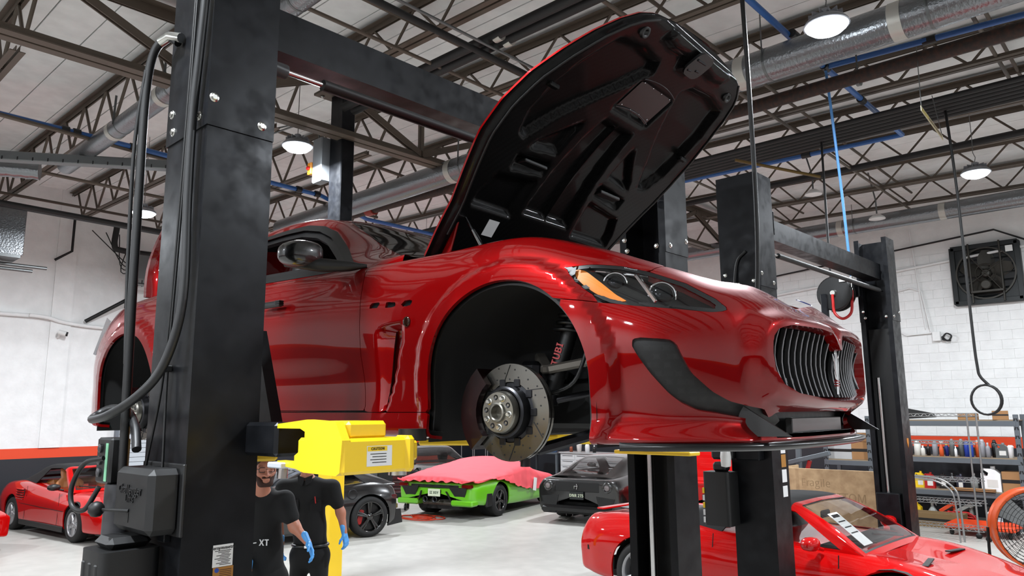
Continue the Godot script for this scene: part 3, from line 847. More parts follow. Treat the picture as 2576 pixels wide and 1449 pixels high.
func near_lift(t: Node3D, bm: Material, yel: Material, blk: Material, lab_w: Material, ink: Material) -> void:
	# carriage at the near column
	obj("carriage", bx(-3.0, -2.44, 2.055, 2.175, -1.5, -1.36, 0.012), bm, t)
	var st := S()
	prism(st, [Vector2(-3.0, 2.15), Vector2(-2.81, 2.15), Vector2(-2.985, 2.56), Vector2(-3.0, 2.56)], 0.05, Transform3D(Basis.IDENTITY, Vector3(0, 0, -1.6)))
	obj("carriage_gusset", st, bm, t)
	# front arm: pivot cheek, box arm, telescope, pad
	var cheek := [Vector2(-2.43, 2.17), Vector2(-2.43, 2.155), Vector2(-2.28, 2.155), Vector2(-2.25, 2.145), Vector2(-2.25, 2.115), Vector2(-2.27, 2.085), Vector2(-2.31, 2.065), Vector2(-2.31, 2.045), Vector2(-2.42, 2.045), Vector2(-2.42, 2.03), Vector2(-2.3, 2.022), Vector2(-2.25, 2.012), Vector2(-2.06, 2.01), Vector2(-2.04, 2.02), Vector2(-2.03, 2.12), Vector2(-2.07, 2.178), Vector2(-2.24, 2.185)]
	st = S()
	prism(st, cheek, 0.03, Transform3D(Basis.IDENTITY, Vector3(0, 0, -1.39)))
	obj("arm_cheek", st, yel, t)
	var arm := obj("lift_arm", bx(-2.3, -2.03, 2.012, 2.125, -1.62, -1.362, 0.01), yel, t)
	arm.set_meta("label", "yellow box arm with a caution label")
	obj("arm_ridge", bx(-2.3, -2.06, 2.12, 2.18, -1.56, -1.4, 0.012), yel, t)
	obj("arm_end", bx(-2.1, -2.018, 2.01, 2.13, -1.65, -1.61, 0.012), yel, t)
	st = bx(-2.33, -2.19, 2.035, 2.105, -1.8, -1.6, 0.008)
	obj("telescope", st, yel, t)
	st = S()
	lathe(st, [Vector2(0.0, 0.0), Vector2(0.055, 0.0), Vector2(0.055, 0.045), Vector2(0, 0.045)], 18, Transform3D(Basis.IDENTITY, Vector3(-2.3, 2.1, -1.86)))
	obj("lift_pad", st, blk, t)
	st = S()
	lathe(st, [Vector2(0.0, -0.07), Vector2(0.035, -0.07), Vector2(0.03, 0.0), Vector2(0, 0.0)], 14, Transform3D(Basis.IDENTITY, Vector3(-2.26, 2.05, -1.76)))
	obj("pad_screw", st, mat("zinc", Color.WHITE), t)
	# caution label on the arm's end face
	var cl := obj("caution_label", bx(-2.03, -2.0285, 2.035, 2.1, -1.555, -1.455), lab_w, t)
	put("caution_band", done(bx(-0.0004, 0.0006, 2.083, 2.098, -1.535, -1.457)), mat("label_yellow", Color(0.9, 0.75, 0.08), 0.5), cl, Transform3D(Basis.IDENTITY, Vector3(-2.0285, 0, 0)))
	text("caution_text", "CAUTION", 0.009, ink, cl, xform(Vector3(-2.0275, 2.0905, -1.497), Vector3(0, 0, -1), Vector3.UP))
	for k in 4: put("print_line", done(bx(-0.0004, 0.0006, -0.0012, 0.0012, -0.032, 0.032 - 0.008 * (k % 2))), ink, cl, Transform3D(Basis.IDENTITY, Vector3(-2.0285, 2.074 - 0.009 * k, -1.5)))
	# rear arm and far arms
	st = S()
	bar(st, Vector3(-2.8, 2.07, -1.5), Vector3(-3.9, 2.07, -2.0), 0.13, 0.1, 0.01)
	obj("lift_arm", st, yel, t)
	obj("pale_foot", bx(-2.455, -2.365, 2.02, 2.04, -1.4, -1.34, 0.004), mat("alloy_pale", Color(0.75, 0.77, 0.8), 0.4, 0.2), t)
	st = S()
	tube(st, [Vector3(-2.4, 1.985, -1.37), Vector3(-2.4, 2.02, -1.37)], 0.018, 12)
	obj("zinc_bolt", st, mat("zinc", Color.WHITE), t)
	obj("carriage", bx(-3.05, -2.47, 1.93, 1.955, -4.33, -4.2, 0.006), yel, t)
	for q in [[Vector3(-3.5, 2.05, -2.9), Vector3(-2.85, 2.03, -4.2)], [Vector3(-3.5, 2.05, -2.9), Vector3(-3.1, 2.05, -3.15)], [Vector3(-4.1, 2.05, -3.5), Vector3(-2.95, 2.03, -4.2)]]:
		st = S()
		bar(st, q[0], q[1], 0.13, 0.06, 0.01)
		obj("lift_arm", st, yel, t)
	# control box with release knob on the outer face
	var cb := obj("release_box", bx(-2.985, -2.665, 1.8, 2.02, -1.144, -1.03, 0.02), mat("plastic_black", Color(0.035, 0.036, 0.04), 0.5), t)
	put("box_flange", done(bx(-3.0, -2.64, 1.79, 2.035, -1.144, -1.13, 0.004)), mat("plastic_black", Color.BLACK), cb)
	text("embossed_text", "Challenger", 0.03, mat("plastic_black", Color.BLACK), cb, xform(Vector3(-2.83, 1.945, -1.029), Vector3.RIGHT, Vector3.UP), true, 0.006)
	text("embossed_text", "Lifts", 0.026, mat("plastic_black", Color.BLACK), cb, xform(Vector3(-2.83, 1.915, -1.029), Vector3.RIGHT, Vector3.UP), true, 0.006)
	st = S()
	tube(st, [Vector3(-2.83, 1.875, -1.03), Vector3(-2.95, 1.875, -0.97)], 0.006, 8)
	slathe(st, [Vector2(0, 0.028), Vector2(0.016, 0.023), Vector2(0.026, 0.01), Vector2(0.027, -0.008), Vector2(0.016, -0.024), Vector2(0, -0.028)], 16, Transform3D(Basis.IDENTITY, Vector3(-2.955, 1.876, -0.965)))
	put("release_knob", done(st), blk, cb)
	put("lever_slot", done(bx(-2.845, -2.83, 1.835, 1.868, -1.031, -1.028)), mat("recess_black", Color.BLACK), cb)
	obj("box_bracket", bx(-2.8, -2.74, 1.765, 1.8, -1.144, -1.12, 0.003), bm, t)
	# oil tank and power unit below
	st = S()
	prism(st, rrect(0.2, 0.2, 0.03), 0.5, Transform3D(Basis(Vector3.RIGHT, Vector3(0, 0, 1), Vector3.UP), Vector3(-2.87, 1.25, -1.03)), true)
	var tk := obj("oil_tank", st, mat("plastic_black", Color.BLACK), t)
	for k in 3: put("tank_rib", done(bx(-0.012, 0.012, 1.27, 1.71, -0.006, 0.004, 0.004)), mat("plastic_black", Color.BLACK), tk, Transform3D(Basis.IDENTITY, Vector3(-2.93 + 0.06 * k, 0, -0.93)))
	put("tank_shoulder", done(bx(-2.95, -2.8, 1.75, 1.79, -1.11, -0.96, 0.02)), mat("plastic_black", Color.BLACK), tk)
	st = S()
	tube(st, [Vector3(-3.05, 1.7, -1.07), Vector3(-3.05, 1.95, -1.07)], 0.05, 14)
	obj("pump_motor", st, mat("plastic_grey", Color.BLACK), t)
	var pb := obj("switch_box", bx(-3.2, -3.05, 1.95, 2.12, -1.1, -1.03, 0.008), mat("plastic_black", Color.BLACK), t)
	for k in 3:
		st = S()
		lathe(st, [Vector2(0.017, 0.0), Vector2(0.017, 0.008), Vector2(0.009, 0.012), Vector2(0, 0.012)], 14, Transform3D(Basis(Vector3.RIGHT, PI / 2), Vector3(-3.15, 2.08 - 0.045 * k, -1.03)))
		put("push_button", done(st), mat("plastic_grey", Color.BLACK), pb)
	put("instruction_label", done(bx(-3.1, -3.075, 1.96, 2.1, -1.03, -1.028)), mat("label_green", Color(0.5, 0.75, 0.6), 0.5), pb)
	# cables and hoses on the outer face
	var z := -1.115
	st = S()
	tube(st, curve([Vector3(-2.66, 4.28, -1.11), Vector3(-2.667, 3.843, -1.11), Vector3(-2.693, 3.541, -1.11), Vector3(-2.714, 3.307, -1.11), Vector3(-2.709, 2.994, -1.11), Vector3(-2.687, 2.691, -1.11), Vector3(-2.696, 2.518, -1.1), Vector3(-2.74, 2.363, -1.07), Vector3(-2.81, 2.268, -1.02), Vector3(-2.947, 2.207, -0.98), Vector3(-3.13, 2.19, -0.985), Vector3(-3.25, 2.2, -1.03), Vector3(-3.24, 2.23, -1.08), Vector3(-3.12, 2.22, -1.1), Vector3(-3.0, 2.165, -1.09), Vector3(-2.91, 2.08, -1.07)]), 0.0165, 10)
	obj("power_cable", st, mat("cable_grey", Color(0.07, 0.072, 0.078), 0.45), t)
	st = S()
	tube(st, curve([Vector3(-2.93, 3.7, -1.12), Vector3(-2.98, 3.73, -1.1), Vector3(-3.04, 3.68, -1.07), Vector3(-3.07, 3.5, -1.06), Vector3(-3.06, 3.1, -1.06), Vector3(-3.04, 2.6, -1.06), Vector3(-3.03, 2.0, -1.07)]), 0.017, 10)
	obj("hydraulic_hose", st, blk, t)
	st = S()
	tube(st, [Vector3(-2.9, 3.71, -1.12), Vector3(-2.97, 3.735, -1.1), Vector3(-3.01, 3.715, -1.08)], 0.02, 10)
	obj("hose_fitting", st, mat("zinc", Color.WHITE), t)
	st = S()
	tube(st, curve([Vector3(-3.06, 3.6, -1.05), Vector3(-3.09, 3.3, -1.04), Vector3(-3.1, 2.9, -1.05), Vector3(-3.09, 2.6, -1.06), Vector3(-3.06, 2.4, -1.06)]), 0.008, 8)
	obj("thin_hose", st, blk, t)
	for k in 2:
		st = S()
		tube(st, curve([Vector3(-2.8 + 0.016 * k, 4.3, -1.13), Vector3(-2.815 + 0.02 * k, 3.0, z - 0.01), Vector3(-2.85 + 0.03 * k, 2.38, z - 0.01), Vector3(-2.93 + 0.15 * k, 2.02, z)]), 0.005, 6)
		obj("release_cable", st, blk, t)
	obj("cable_clip", bx(-2.862, -2.81, 2.36, 2.385, -1.14, -1.1, 0.004), blk, t)
	st = S()
	tube(st, curve([Vector3(-3.0, 2.05, -0.99), Vector3(-3.07, 2.03, -0.95), Vector3(-3.12, 1.95, -0.93), Vector3(-3.1, 1.88, -0.93), Vector3(-3.03, 1.87, -0.95), Vector3(-2.99, 1.95, -0.98)]), 0.009, 8)
	obj("cable_loop", st, blk, t)
	# rating labels on the side face
	var xl := -2.6555
	var lb := obj("rating_label", bx(xl, xl + 0.0008, 1.673, 1.748, -1.333, -1.259), lab_w, t)
	text("label_text", "Versymmetric", 0.0105, ink, lb, xform(Vector3(xl + 0.0015, 1.737, -1.297), Vector3(0, 0, -1), Vector3.UP))
	for k in 10: put("print_line", done(bx(0, 0.0006, -0.001, 0.001, -0.03 + 0.004 * (k % 3), 0.03 - 0.006 * ((k * 2) % 5))), ink, lb, Transform3D(Basis.IDENTITY, Vector3(xl + 0.0008, 1.727 - 0.0052 * k, -1.296)))
	var lo := obj("warning_label", bx(xl, xl + 0.0008, 1.6, 1.672, -1.337, -1.262), mat("label_ochre", Color(0.62, 0.42, 0.14), 0.5), t)
	st = S()
	lathe(st, [Vector2(0.0, 0.001), Vector2(0.008, 0.001), Vector2(0.008, 0)], 16, Transform3D(Basis(Vector3.BACK, -PI / 2), Vector3(xl + 0.0008, 1.662, -1.276)))
	put("blue_seal", done(st), mat("label_blue", Color(0.1, 0.25, 0.6), 0.4), lo)
	for k in 6: put("print_line", done(bx(0, 0.0006, -0.001, 0.001, -0.022, 0.022)), mat("ink_brown", Color(0.25, 0.12, 0.05), 0.5), lo, Transform3D(Basis.IDENTITY, Vector3(xl + 0.0008, 1.662 - 0.006 * k, -1.308)))

func second_lift(t: Node3D, bm: Material, blk: Material, lab_w: Material, ink: Material) -> void:
	obj("control_plate", bx(-3.1, -2.88, 1.8, 2.0, -6.1, -6.0, 0.01), bm, t)
	var st := S()
	tube(st, [Vector3(-3.0, 1.9, -6.0), Vector3(-2.96, 1.9, -5.95)], 0.012, 8)
	obj("lever", st, mat("zinc", Color.WHITE), t)
	st = S()
	prism(st, rrect(0.24, 0.2, 0.03), 0.44, Transform3D(Basis(Vector3.RIGHT, Vector3(0, 0, 1), Vector3.UP), Vector3(-3.23, 1.26, -5.98)), true)
	var tk := obj("oil_tank", st, mat("plastic_black", Color.BLACK), t)
	put("tank_neck", done(bx(-3.28, -3.16, 1.7, 1.78, -6.04, -5.93, 0.02)), mat("plastic_black", Color.BLACK), tk)
	for k in 5: put("tank_label", done(bx(-3.352, -3.335, 1.28 + 0.06 * k, 1.325 + 0.06 * k, -5.93, -5.878)), mat("label_yellow", Color.WHITE) if k == 2 or k == 4 else lab_w, tk)
	obj("pump_motor", bx(-3.3, -3.1, 1.8, 1.95, -6.08, -5.95, 0.02), mat("plastic_black", Color.BLACK), t)
	st = S()
	slathe(st, [Vector2(0, 0.09), Vector2(0.035, 0.08), Vector2(0.045, 0.0), Vector2(0.04, -0.08), Vector2(0, -0.09)], 14, Transform3D(Basis.IDENTITY, Vector3(-3.13, 1.83, -5.9)))
	obj("white_filter", st, mat("plastic_white", Color.WHITE), t)
	for k in 4:
		obj("rating_label", bx(-2.8145, -2.813, [1.5, 1.62, 1.745, 1.86][k] - 0.01, [1.58, 1.715, 1.84, 1.96][k], -6.36, -6.27), lab_w if k != 2 else mat("label_ochre", Color.WHITE), t)
	st = S()
	tube(st, [Vector3(-3.02, 2.9, -6.08), Vector3(-3.02, 3.2, -6.08)], 0.03, 10)
	obj("hose_grip", st, blk, t)
	st = S()
	tube(st, [Vector3(-3.02, 3.2, -6.08), Vector3(-3.02, 3.32, -6.08)], 0.022, 10)
	obj("hose_fitting", st, mat("zinc", Color.WHITE), t)
	st = S()
	tube(st, curve([Vector3(-2.93, 3.6, -6.08), Vector3(-3.02, 3.5, -6.08), Vector3(-3.04, 3.2, -6.06), Vector3(-3.0, 2.7, -6.06)]), 0.012, 8)
	obj("thin_hose", st, blk, t)
	obj("carriage", bx(-3.16, -2.9, 0.55, 1.25, -9.68, -9.56, 0.01), bm, t)
	st = S()
	tube(st, [Vector3(-2.98, 3.9, -9.55), Vector3(-2.98, 3.9, -9.75)], 0.05, 12)
	obj("cable_pulley", st, bm, t)
	var sh := S()
	prism(sh, [Vector2(-0.03, 0.05), Vector2(0.03, 0.05), Vector2(0.03, 0.0), Vector2(0, -0.06), Vector2(-0.03, 0.0)], 0.002, xform(Vector3(-2.814, 1.83, -9.76), Vector3(0, 0, -1), Vector3.UP))
	obj("yellow_badge", sh, mat("isolator_yellow", Color.WHITE), t)
	# hose reel on the far column
	var h := thing("hose_reel", "round black hose reel with a red hose loop on the second lift's far column", "hose reel", Vector3(-3.38, 3.64, -9.42))
	st = S()
	lathe(st, [Vector2(0.02, 0.09), Vector2(0.2, 0.08), Vector2(0.215, 0.07), Vector2(0.215, 0.05), Vector2(0.14, 0.04), Vector2(0.14, -0.04), Vector2(0.215, -0.05), Vector2(0.215, -0.07), Vector2(0.2, -0.08), Vector2(0.02, -0.09)], 32, Transform3D(Basis(Vector3.RIGHT, PI / 2), Vector3.ZERO))
	obj("spool", st, blk, h)
	obj("bracket", bx(-0.1, 0.24, -0.05, 0.16, -0.16, -0.1, 0.01), bm, h)
	obj("reel_arm", bx(-0.16, -0.08, -0.3, 0.0, 0.05, 0.11, 0.01), bm, h)
	obj("data_plate", bx(0.08, 0.17, 0.13, 0.19, 0.09, 0.095), lab_w, h)
	st = S()
	lathe(st, [Vector2(0, 0.13), Vector2(0.03, 0.13), Vector2(0.045, 0.09)], 14, Transform3D(Basis(Vector3.RIGHT, PI / 2), Vector3.ZERO))
	obj("hub", st, mat("zinc", Color.WHITE), h)
	st = S()
	tube(st, curve([Vector3(0.0, -0.02, 0.13), Vector3(0.0, -0.1, 0.13), Vector3(0.01, -0.25, 0.13), Vector3(0.1, -0.33, 0.13), Vector3(0.19, -0.27, 0.1), Vector3(0.2, -0.12, 0.05), Vector3(0.19, 0.02, 0.0)]), 0.017, 10)
	obj("red_hose", st, mat("red_rubber", Color(0.62, 0.06, 0.05), 0.4), h)
	st = S()
	tube(st, [Vector3(0.19, 0.02, 0), Vector3(0.18, 0.2, -0.04)], 0.014, 8)
	obj("coupling", st, mat("zinc", Color.WHITE), h)
	st = S()
	lathe(st, [Vector2(0.0, -0.04), Vector2(0.02, -0.03), Vector2(0.03, 0.0), Vector2(0.0, 0.02)], 10, Transform3D(Basis.IDENTITY, Vector3(-0.1, -0.33, 0.08)))
	obj("hose_stop", st, blk, h)
# ---------- skins: a fine grid of points that panels are cut from ----------
class Shell:
	var p := PackedVector3Array()
	var n := PackedVector3Array()
	var nu := 0
	var nv := 0
	func normals() -> void:
		n.resize(p.size())
		for i in nu:
			for j in nv:
				var a := p[mini(i + 1, nu - 1) * nv + j] - p[maxi(i - 1, 0) * nv + j]
				var b := p[i * nv + mini(j + 1, nv - 1)] - p[i * nv + maxi(j - 1, 0)]
				var m := a.cross(b)
				n[i * nv + j] = m.normalized() if m.length() > 1e-9 else Vector3.UP

func refine(rows: Array, step_u: float, nv_each: int) -> Shell:
	if rows[0][0].x > rows[-1][0].x:
		rows = rows.duplicate()
		rows.reverse()
	var sk := Shell.new()
	var n := rows.size()
	var m: int = rows[0].size()
	var fine := []
	for i in n - 1:
		var a = rows[maxi(i - 1, 0)]; var b = rows[i]; var c = rows[i + 1]; var d = rows[mini(i + 2, n - 1)]
		var L := 0.0
		for j in m: L = maxf(L, b[j].distance_to(c[j]))
		var k := maxi(1, ceili(L / step_u))
		for q in k:
			var r := []
			for j in m:
				var pa: Vector3 = a[j] if i > 0 else b[j] * 2.0 - c[j]
				var pd: Vector3 = d[j] if i + 2 < n else c[j] * 2.0 - b[j]
				r.append(crom(pa, b[j], c[j], pd, float(q) / k))
			fine.append(r)
	fine.append(rows[n - 1])
	for r in fine:
		var cr := curve(r, nv_each)
		for q in cr: sk.p.append(q)
		sk.nv = cr.size()
	sk.nu = fine.size()
	return sk

# signed distance to a polygon (negative inside)
func sdp(q: Vector2, poly: PackedVector2Array, lo: Vector2, hi: Vector2) -> float:
	var far := maxf(maxf(lo.x - q.x, q.x - hi.x), maxf(lo.y - q.y, q.y - hi.y))
	if far > 0.08: return far
	var d := 1e9
	var inside := false
	var m := poly.size()
	var j := m - 1
	for i in m:
		var a := poly[i]; var b := poly[j]
		var e := b - a
		var w := q - a
		var t := clampf(w.dot(e) / e.dot(e), 0.0, 1.0)
		d = minf(d, (w - e * t).length_squared())
		if (a.y > q.y) != (b.y > q.y) and q.x < (b.x - a.x) * (q.y - a.y) / (b.y - a.y) + a.x: inside = not inside
		j = i
	return -sqrt(d) if inside else sqrt(d)

# field of a polygon over a skin; plane 0 = (x, y), 1 = (z, y), 2 = (x, z)
func field(sk: Shell, poly: Array, plane := 0) -> PackedFloat32Array:
	var pk := PackedVector2Array(poly)
	var lo := Vector2(1e9, 1e9); var hi := -lo
	for q in pk: lo = lo.min(q); hi = hi.max(q)
	var f := PackedFloat32Array()
	f.resize(sk.p.size())
	for i in sk.p.size():
		var v := sk.p[i]
		f[i] = sdp(Vector2(v.x, v.y) if plane == 0 else (Vector2(v.z, v.y) if plane == 1 else Vector2(v.x, v.z)), pk, lo, hi)
	return f

func circle_field(sk: Shell, cx: float, cy: float, r: float) -> PackedFloat32Array:
	var f := PackedFloat32Array()
	f.resize(sk.p.size())
	for i in sk.p.size(): f[i] = Vector2(sk.p[i].x - cx, sk.p[i].y - cy).length() - r
	return f

func fmax(a: PackedFloat32Array, b: PackedFloat32Array, sb := 1.0, off := 0.0) -> PackedFloat32Array:
	var f := a.duplicate()
	for i in f.size(): f[i] = maxf(f[i], sb * b[i] + off)
	return f

# the part of the skin where f < 0, edges folded inwards by lip, pushed inwards by sink
func cut(sk: Shell, f: PackedFloat32Array, lip := 0.012, sink := 0.0, flip := false) -> Array:
	var V := PackedVector3Array()
	var N := PackedVector3Array()
	var nv := sk.nv
	for i in sk.nu - 1:
		for j in nv - 1:
			var q := [i * nv + j, (i + 1) * nv + j, (i + 1) * nv + j + 1, i * nv + j + 1]
			var neg := 0
			for k in q: if f[k] < 0: neg += 1
			if neg == 0: continue
			for t in [[q[0], q[1], q[2]], [q[0], q[2], q[3]]]:
				var pts := []
				var nrm := []
				var edge := []
				for k in 3:
					var a: int = t[k]; var b: int = t[(k + 1) % 3]
					if f[a] < 0:
						pts.append(sk.p[a] - sk.n[a] * sink); nrm.append(sk.n[a]); edge.append(0)
					if (f[a] < 0) != (f[b] < 0):
						var lo := mini(a, b); var hi := maxi(a, b)
						var s := f[lo] / (f[lo] - f[hi])
						var nn := sk.n[lo].lerp(sk.n[hi], s).normalized()
						pts.append(sk.p[lo].lerp(sk.p[hi], s) - nn * sink); nrm.append(nn); edge.append(1)
				for k in range(1, pts.size() - 1):
					for w in ([0, k, k + 1] if flip else [0, k + 1, k]):
						V.append(pts[w]); N.append(nrm[w])
				if lip > 0.0:
					for k in pts.size():
						var k2 := (k + 1) % pts.size()
						if edge[k] and edge[k2]:
							var a0: Vector3 = pts[k]; var b0: Vector3 = pts[k2]
							var a1: Vector3 = a0 - nrm[k] * lip; var b1: Vector3 = b0 - nrm[k2] * lip
							var nn := (b0 - a0).cross(nrm[k]).normalized()
							for v in [a0, b1, a1, a0, b0, b1]: V.append(v); N.append(nn)
	return [V, N]

func cutmesh(parts: Array, both := false, mirror := false) -> ArrayMesh:
	var V := PackedVector3Array()
	var N := PackedVector3Array()
	for pr in parts:
		if not mirror:
			V.append_array(pr[0]); N.append_array(pr[1])
		if both or mirror:
			var v: PackedVector3Array = pr[0]; var n: PackedVector3Array = pr[1]
			for i in range(0, v.size(), 3):
				for k in [0, 2, 1]:
					V.append(v[i + k] * Vector3(1, 1, -1)); N.append(n[i + k] * Vector3(1, 1, -1))
	if V.is_empty(): return null
	var arr := []
	arr.resize(Mesh.ARRAY_MAX)
	arr[Mesh.ARRAY_VERTEX] = V
	arr[Mesh.ARRAY_NORMAL] = N
	var am := ArrayMesh.new()
	am.add_surface_from_arrays(Mesh.PRIMITIVE_TRIANGLES, arr)
	return am

func panel(called: String, sk: Shell, f: PackedFloat32Array, m: Material, parent: Node, how := "both", lip := 0.012, sink := 0.0) -> void:
	var c := cut(sk, f, lip, sink)
	if c[0].is_empty(): return
	if how == "both": put(called, cutmesh([c], true), m, parent)
	else:
		put(called, cutmesh([c]), m, parent)
		if how == "pair": put(called, cutmesh([c], false, true), m, parent)

func weave(n: String, scale_: float, base: float, contrast: float) -> StandardMaterial3D:
	if MT.has(n): return MT[n]
	var im := Image.create(64, 64, false, Image.FORMAT_RGB8)
	for y in 64:
		for x in 64:
			var ph := ((x / 8) + (y / 8)) % 4
			var v := base + contrast * (1.0 if ph < 2 else 0.25) * (0.55 + 0.45 * sin(PI * ((x if ph < 2 else y) % 8 + 0.5) / 8.0))
			im.set_pixel(x, y, Color(v, v, v * 1.03))
	var m := tri(mat(n, Color.WHITE, 0.35, 0.1), scale_, false)
	m.albedo_texture = ImageTexture.create_from_image(im)
	m.clearcoat_enabled = true
	m.clearcoat = 1.0
	m.clearcoat_roughness = 0.05
	return m

func hexmesh(n: String, scale_: float) -> StandardMaterial3D:
	if MT.has(n): return MT[n]
	var im := Image.create(112, 64, false, Image.FORMAT_RGB8)
	for y in 64:
		for x in 112:
			# distance to the nearest cell centre of a hexagonal lattice
			var d := 1e9
			for c in [[0, 0], [112, 0], [0, 64], [112, 64], [56, 32], [0, 32], [28, 16], [84, 16], [28, 48], [84, 48], [56, 0], [56, 64], [112, 32]]:
				d = minf(d, Vector2((x - c[0]) * 0.62, y - c[1]).length())
			var v := 0.012 if d < 12.0 else 0.1
			im.set_pixel(x, y, Color(v, v, v))
	var m := tri(mat(n, Color.WHITE, 0.4), scale_, false)
	m.albedo_texture = ImageTexture.create_from_image(im)
	return m

const CARX := [[-4.0, 0.0, -3.7], [-3.97, 0.30, -3.66], [-3.88, 0.58, -3.62], [-3.72, 0.77, -3.55], [-3.5, 0.885, -3.45], [-3.22, 0.925, -3.22], [-2.95, 0.935, -2.95], [-2.6, 0.925, -2.6], [-2.2, 0.91, -2.2], [-1.7, 0.90, -1.7], [-1.2, 0.90, -1.2], [-0.8, 0.91, -0.8], [-0.4, 0.925, -0.4], [0.0, 0.935, 0.0], [0.3, 0.92, 0.28], [0.45, 0.875, 0.38], [0.59, 0.81, 0.44], [0.70, 0.72, 0.49], [0.785, 0.61, 0.53], [0.84, 0.48, 0.57], [0.872, 0.26, 0.6], [0.88, 0.0, 0.62]]
const HOODC := [Vector2(-0.74, 0.0), Vector2(-0.735, 0.4), Vector2(-0.72, 0.6), Vector2(-0.69, 0.652), Vector2(-0.4, 0.664), Vector2(-0.2, 0.715), Vector2(-0.05, 0.752), Vector2(0.1, 0.757), Vector2(0.25, 0.735), Vector2(0.39, 0.685), Vector2(0.52, 0.625), Vector2(0.61, 0.565), Vector2(0.67, 0.50), Vector2(0.705, 0.42), Vector2(0.73, 0.26), Vector2(0.745, 0.0)]

func hood_y(x: float, z: float) -> float:
	var xs := [-0.9, -0.7, -0.53, -0.35, -0.09, 0.1, 0.26, 0.4, 0.55, 0.7, 0.8, 0.9]
	var ys := [0.93, 0.925, 0.935, 0.932, 0.913, 0.875, 0.826, 0.772, 0.71, 0.64, 0.58, 0.5]
	var i := 0
	while i < 10 and x > xs[i + 1]: i += 1
	var t: float = (x - xs[i]) / (xs[i + 1] - xs[i])
	var y: float = crom(ys[maxi(i - 1, 0)], ys[i], ys[i + 1], ys[mini(i + 2, 11)], t)
	return y + 0.03 * (1.0 - pow(z / 0.65, 2)) - 0.06 * pow(maxf(absf(z) - 0.45, 0.0) * 3.0, 2) * smoothstep(0.45, 0.75, x)

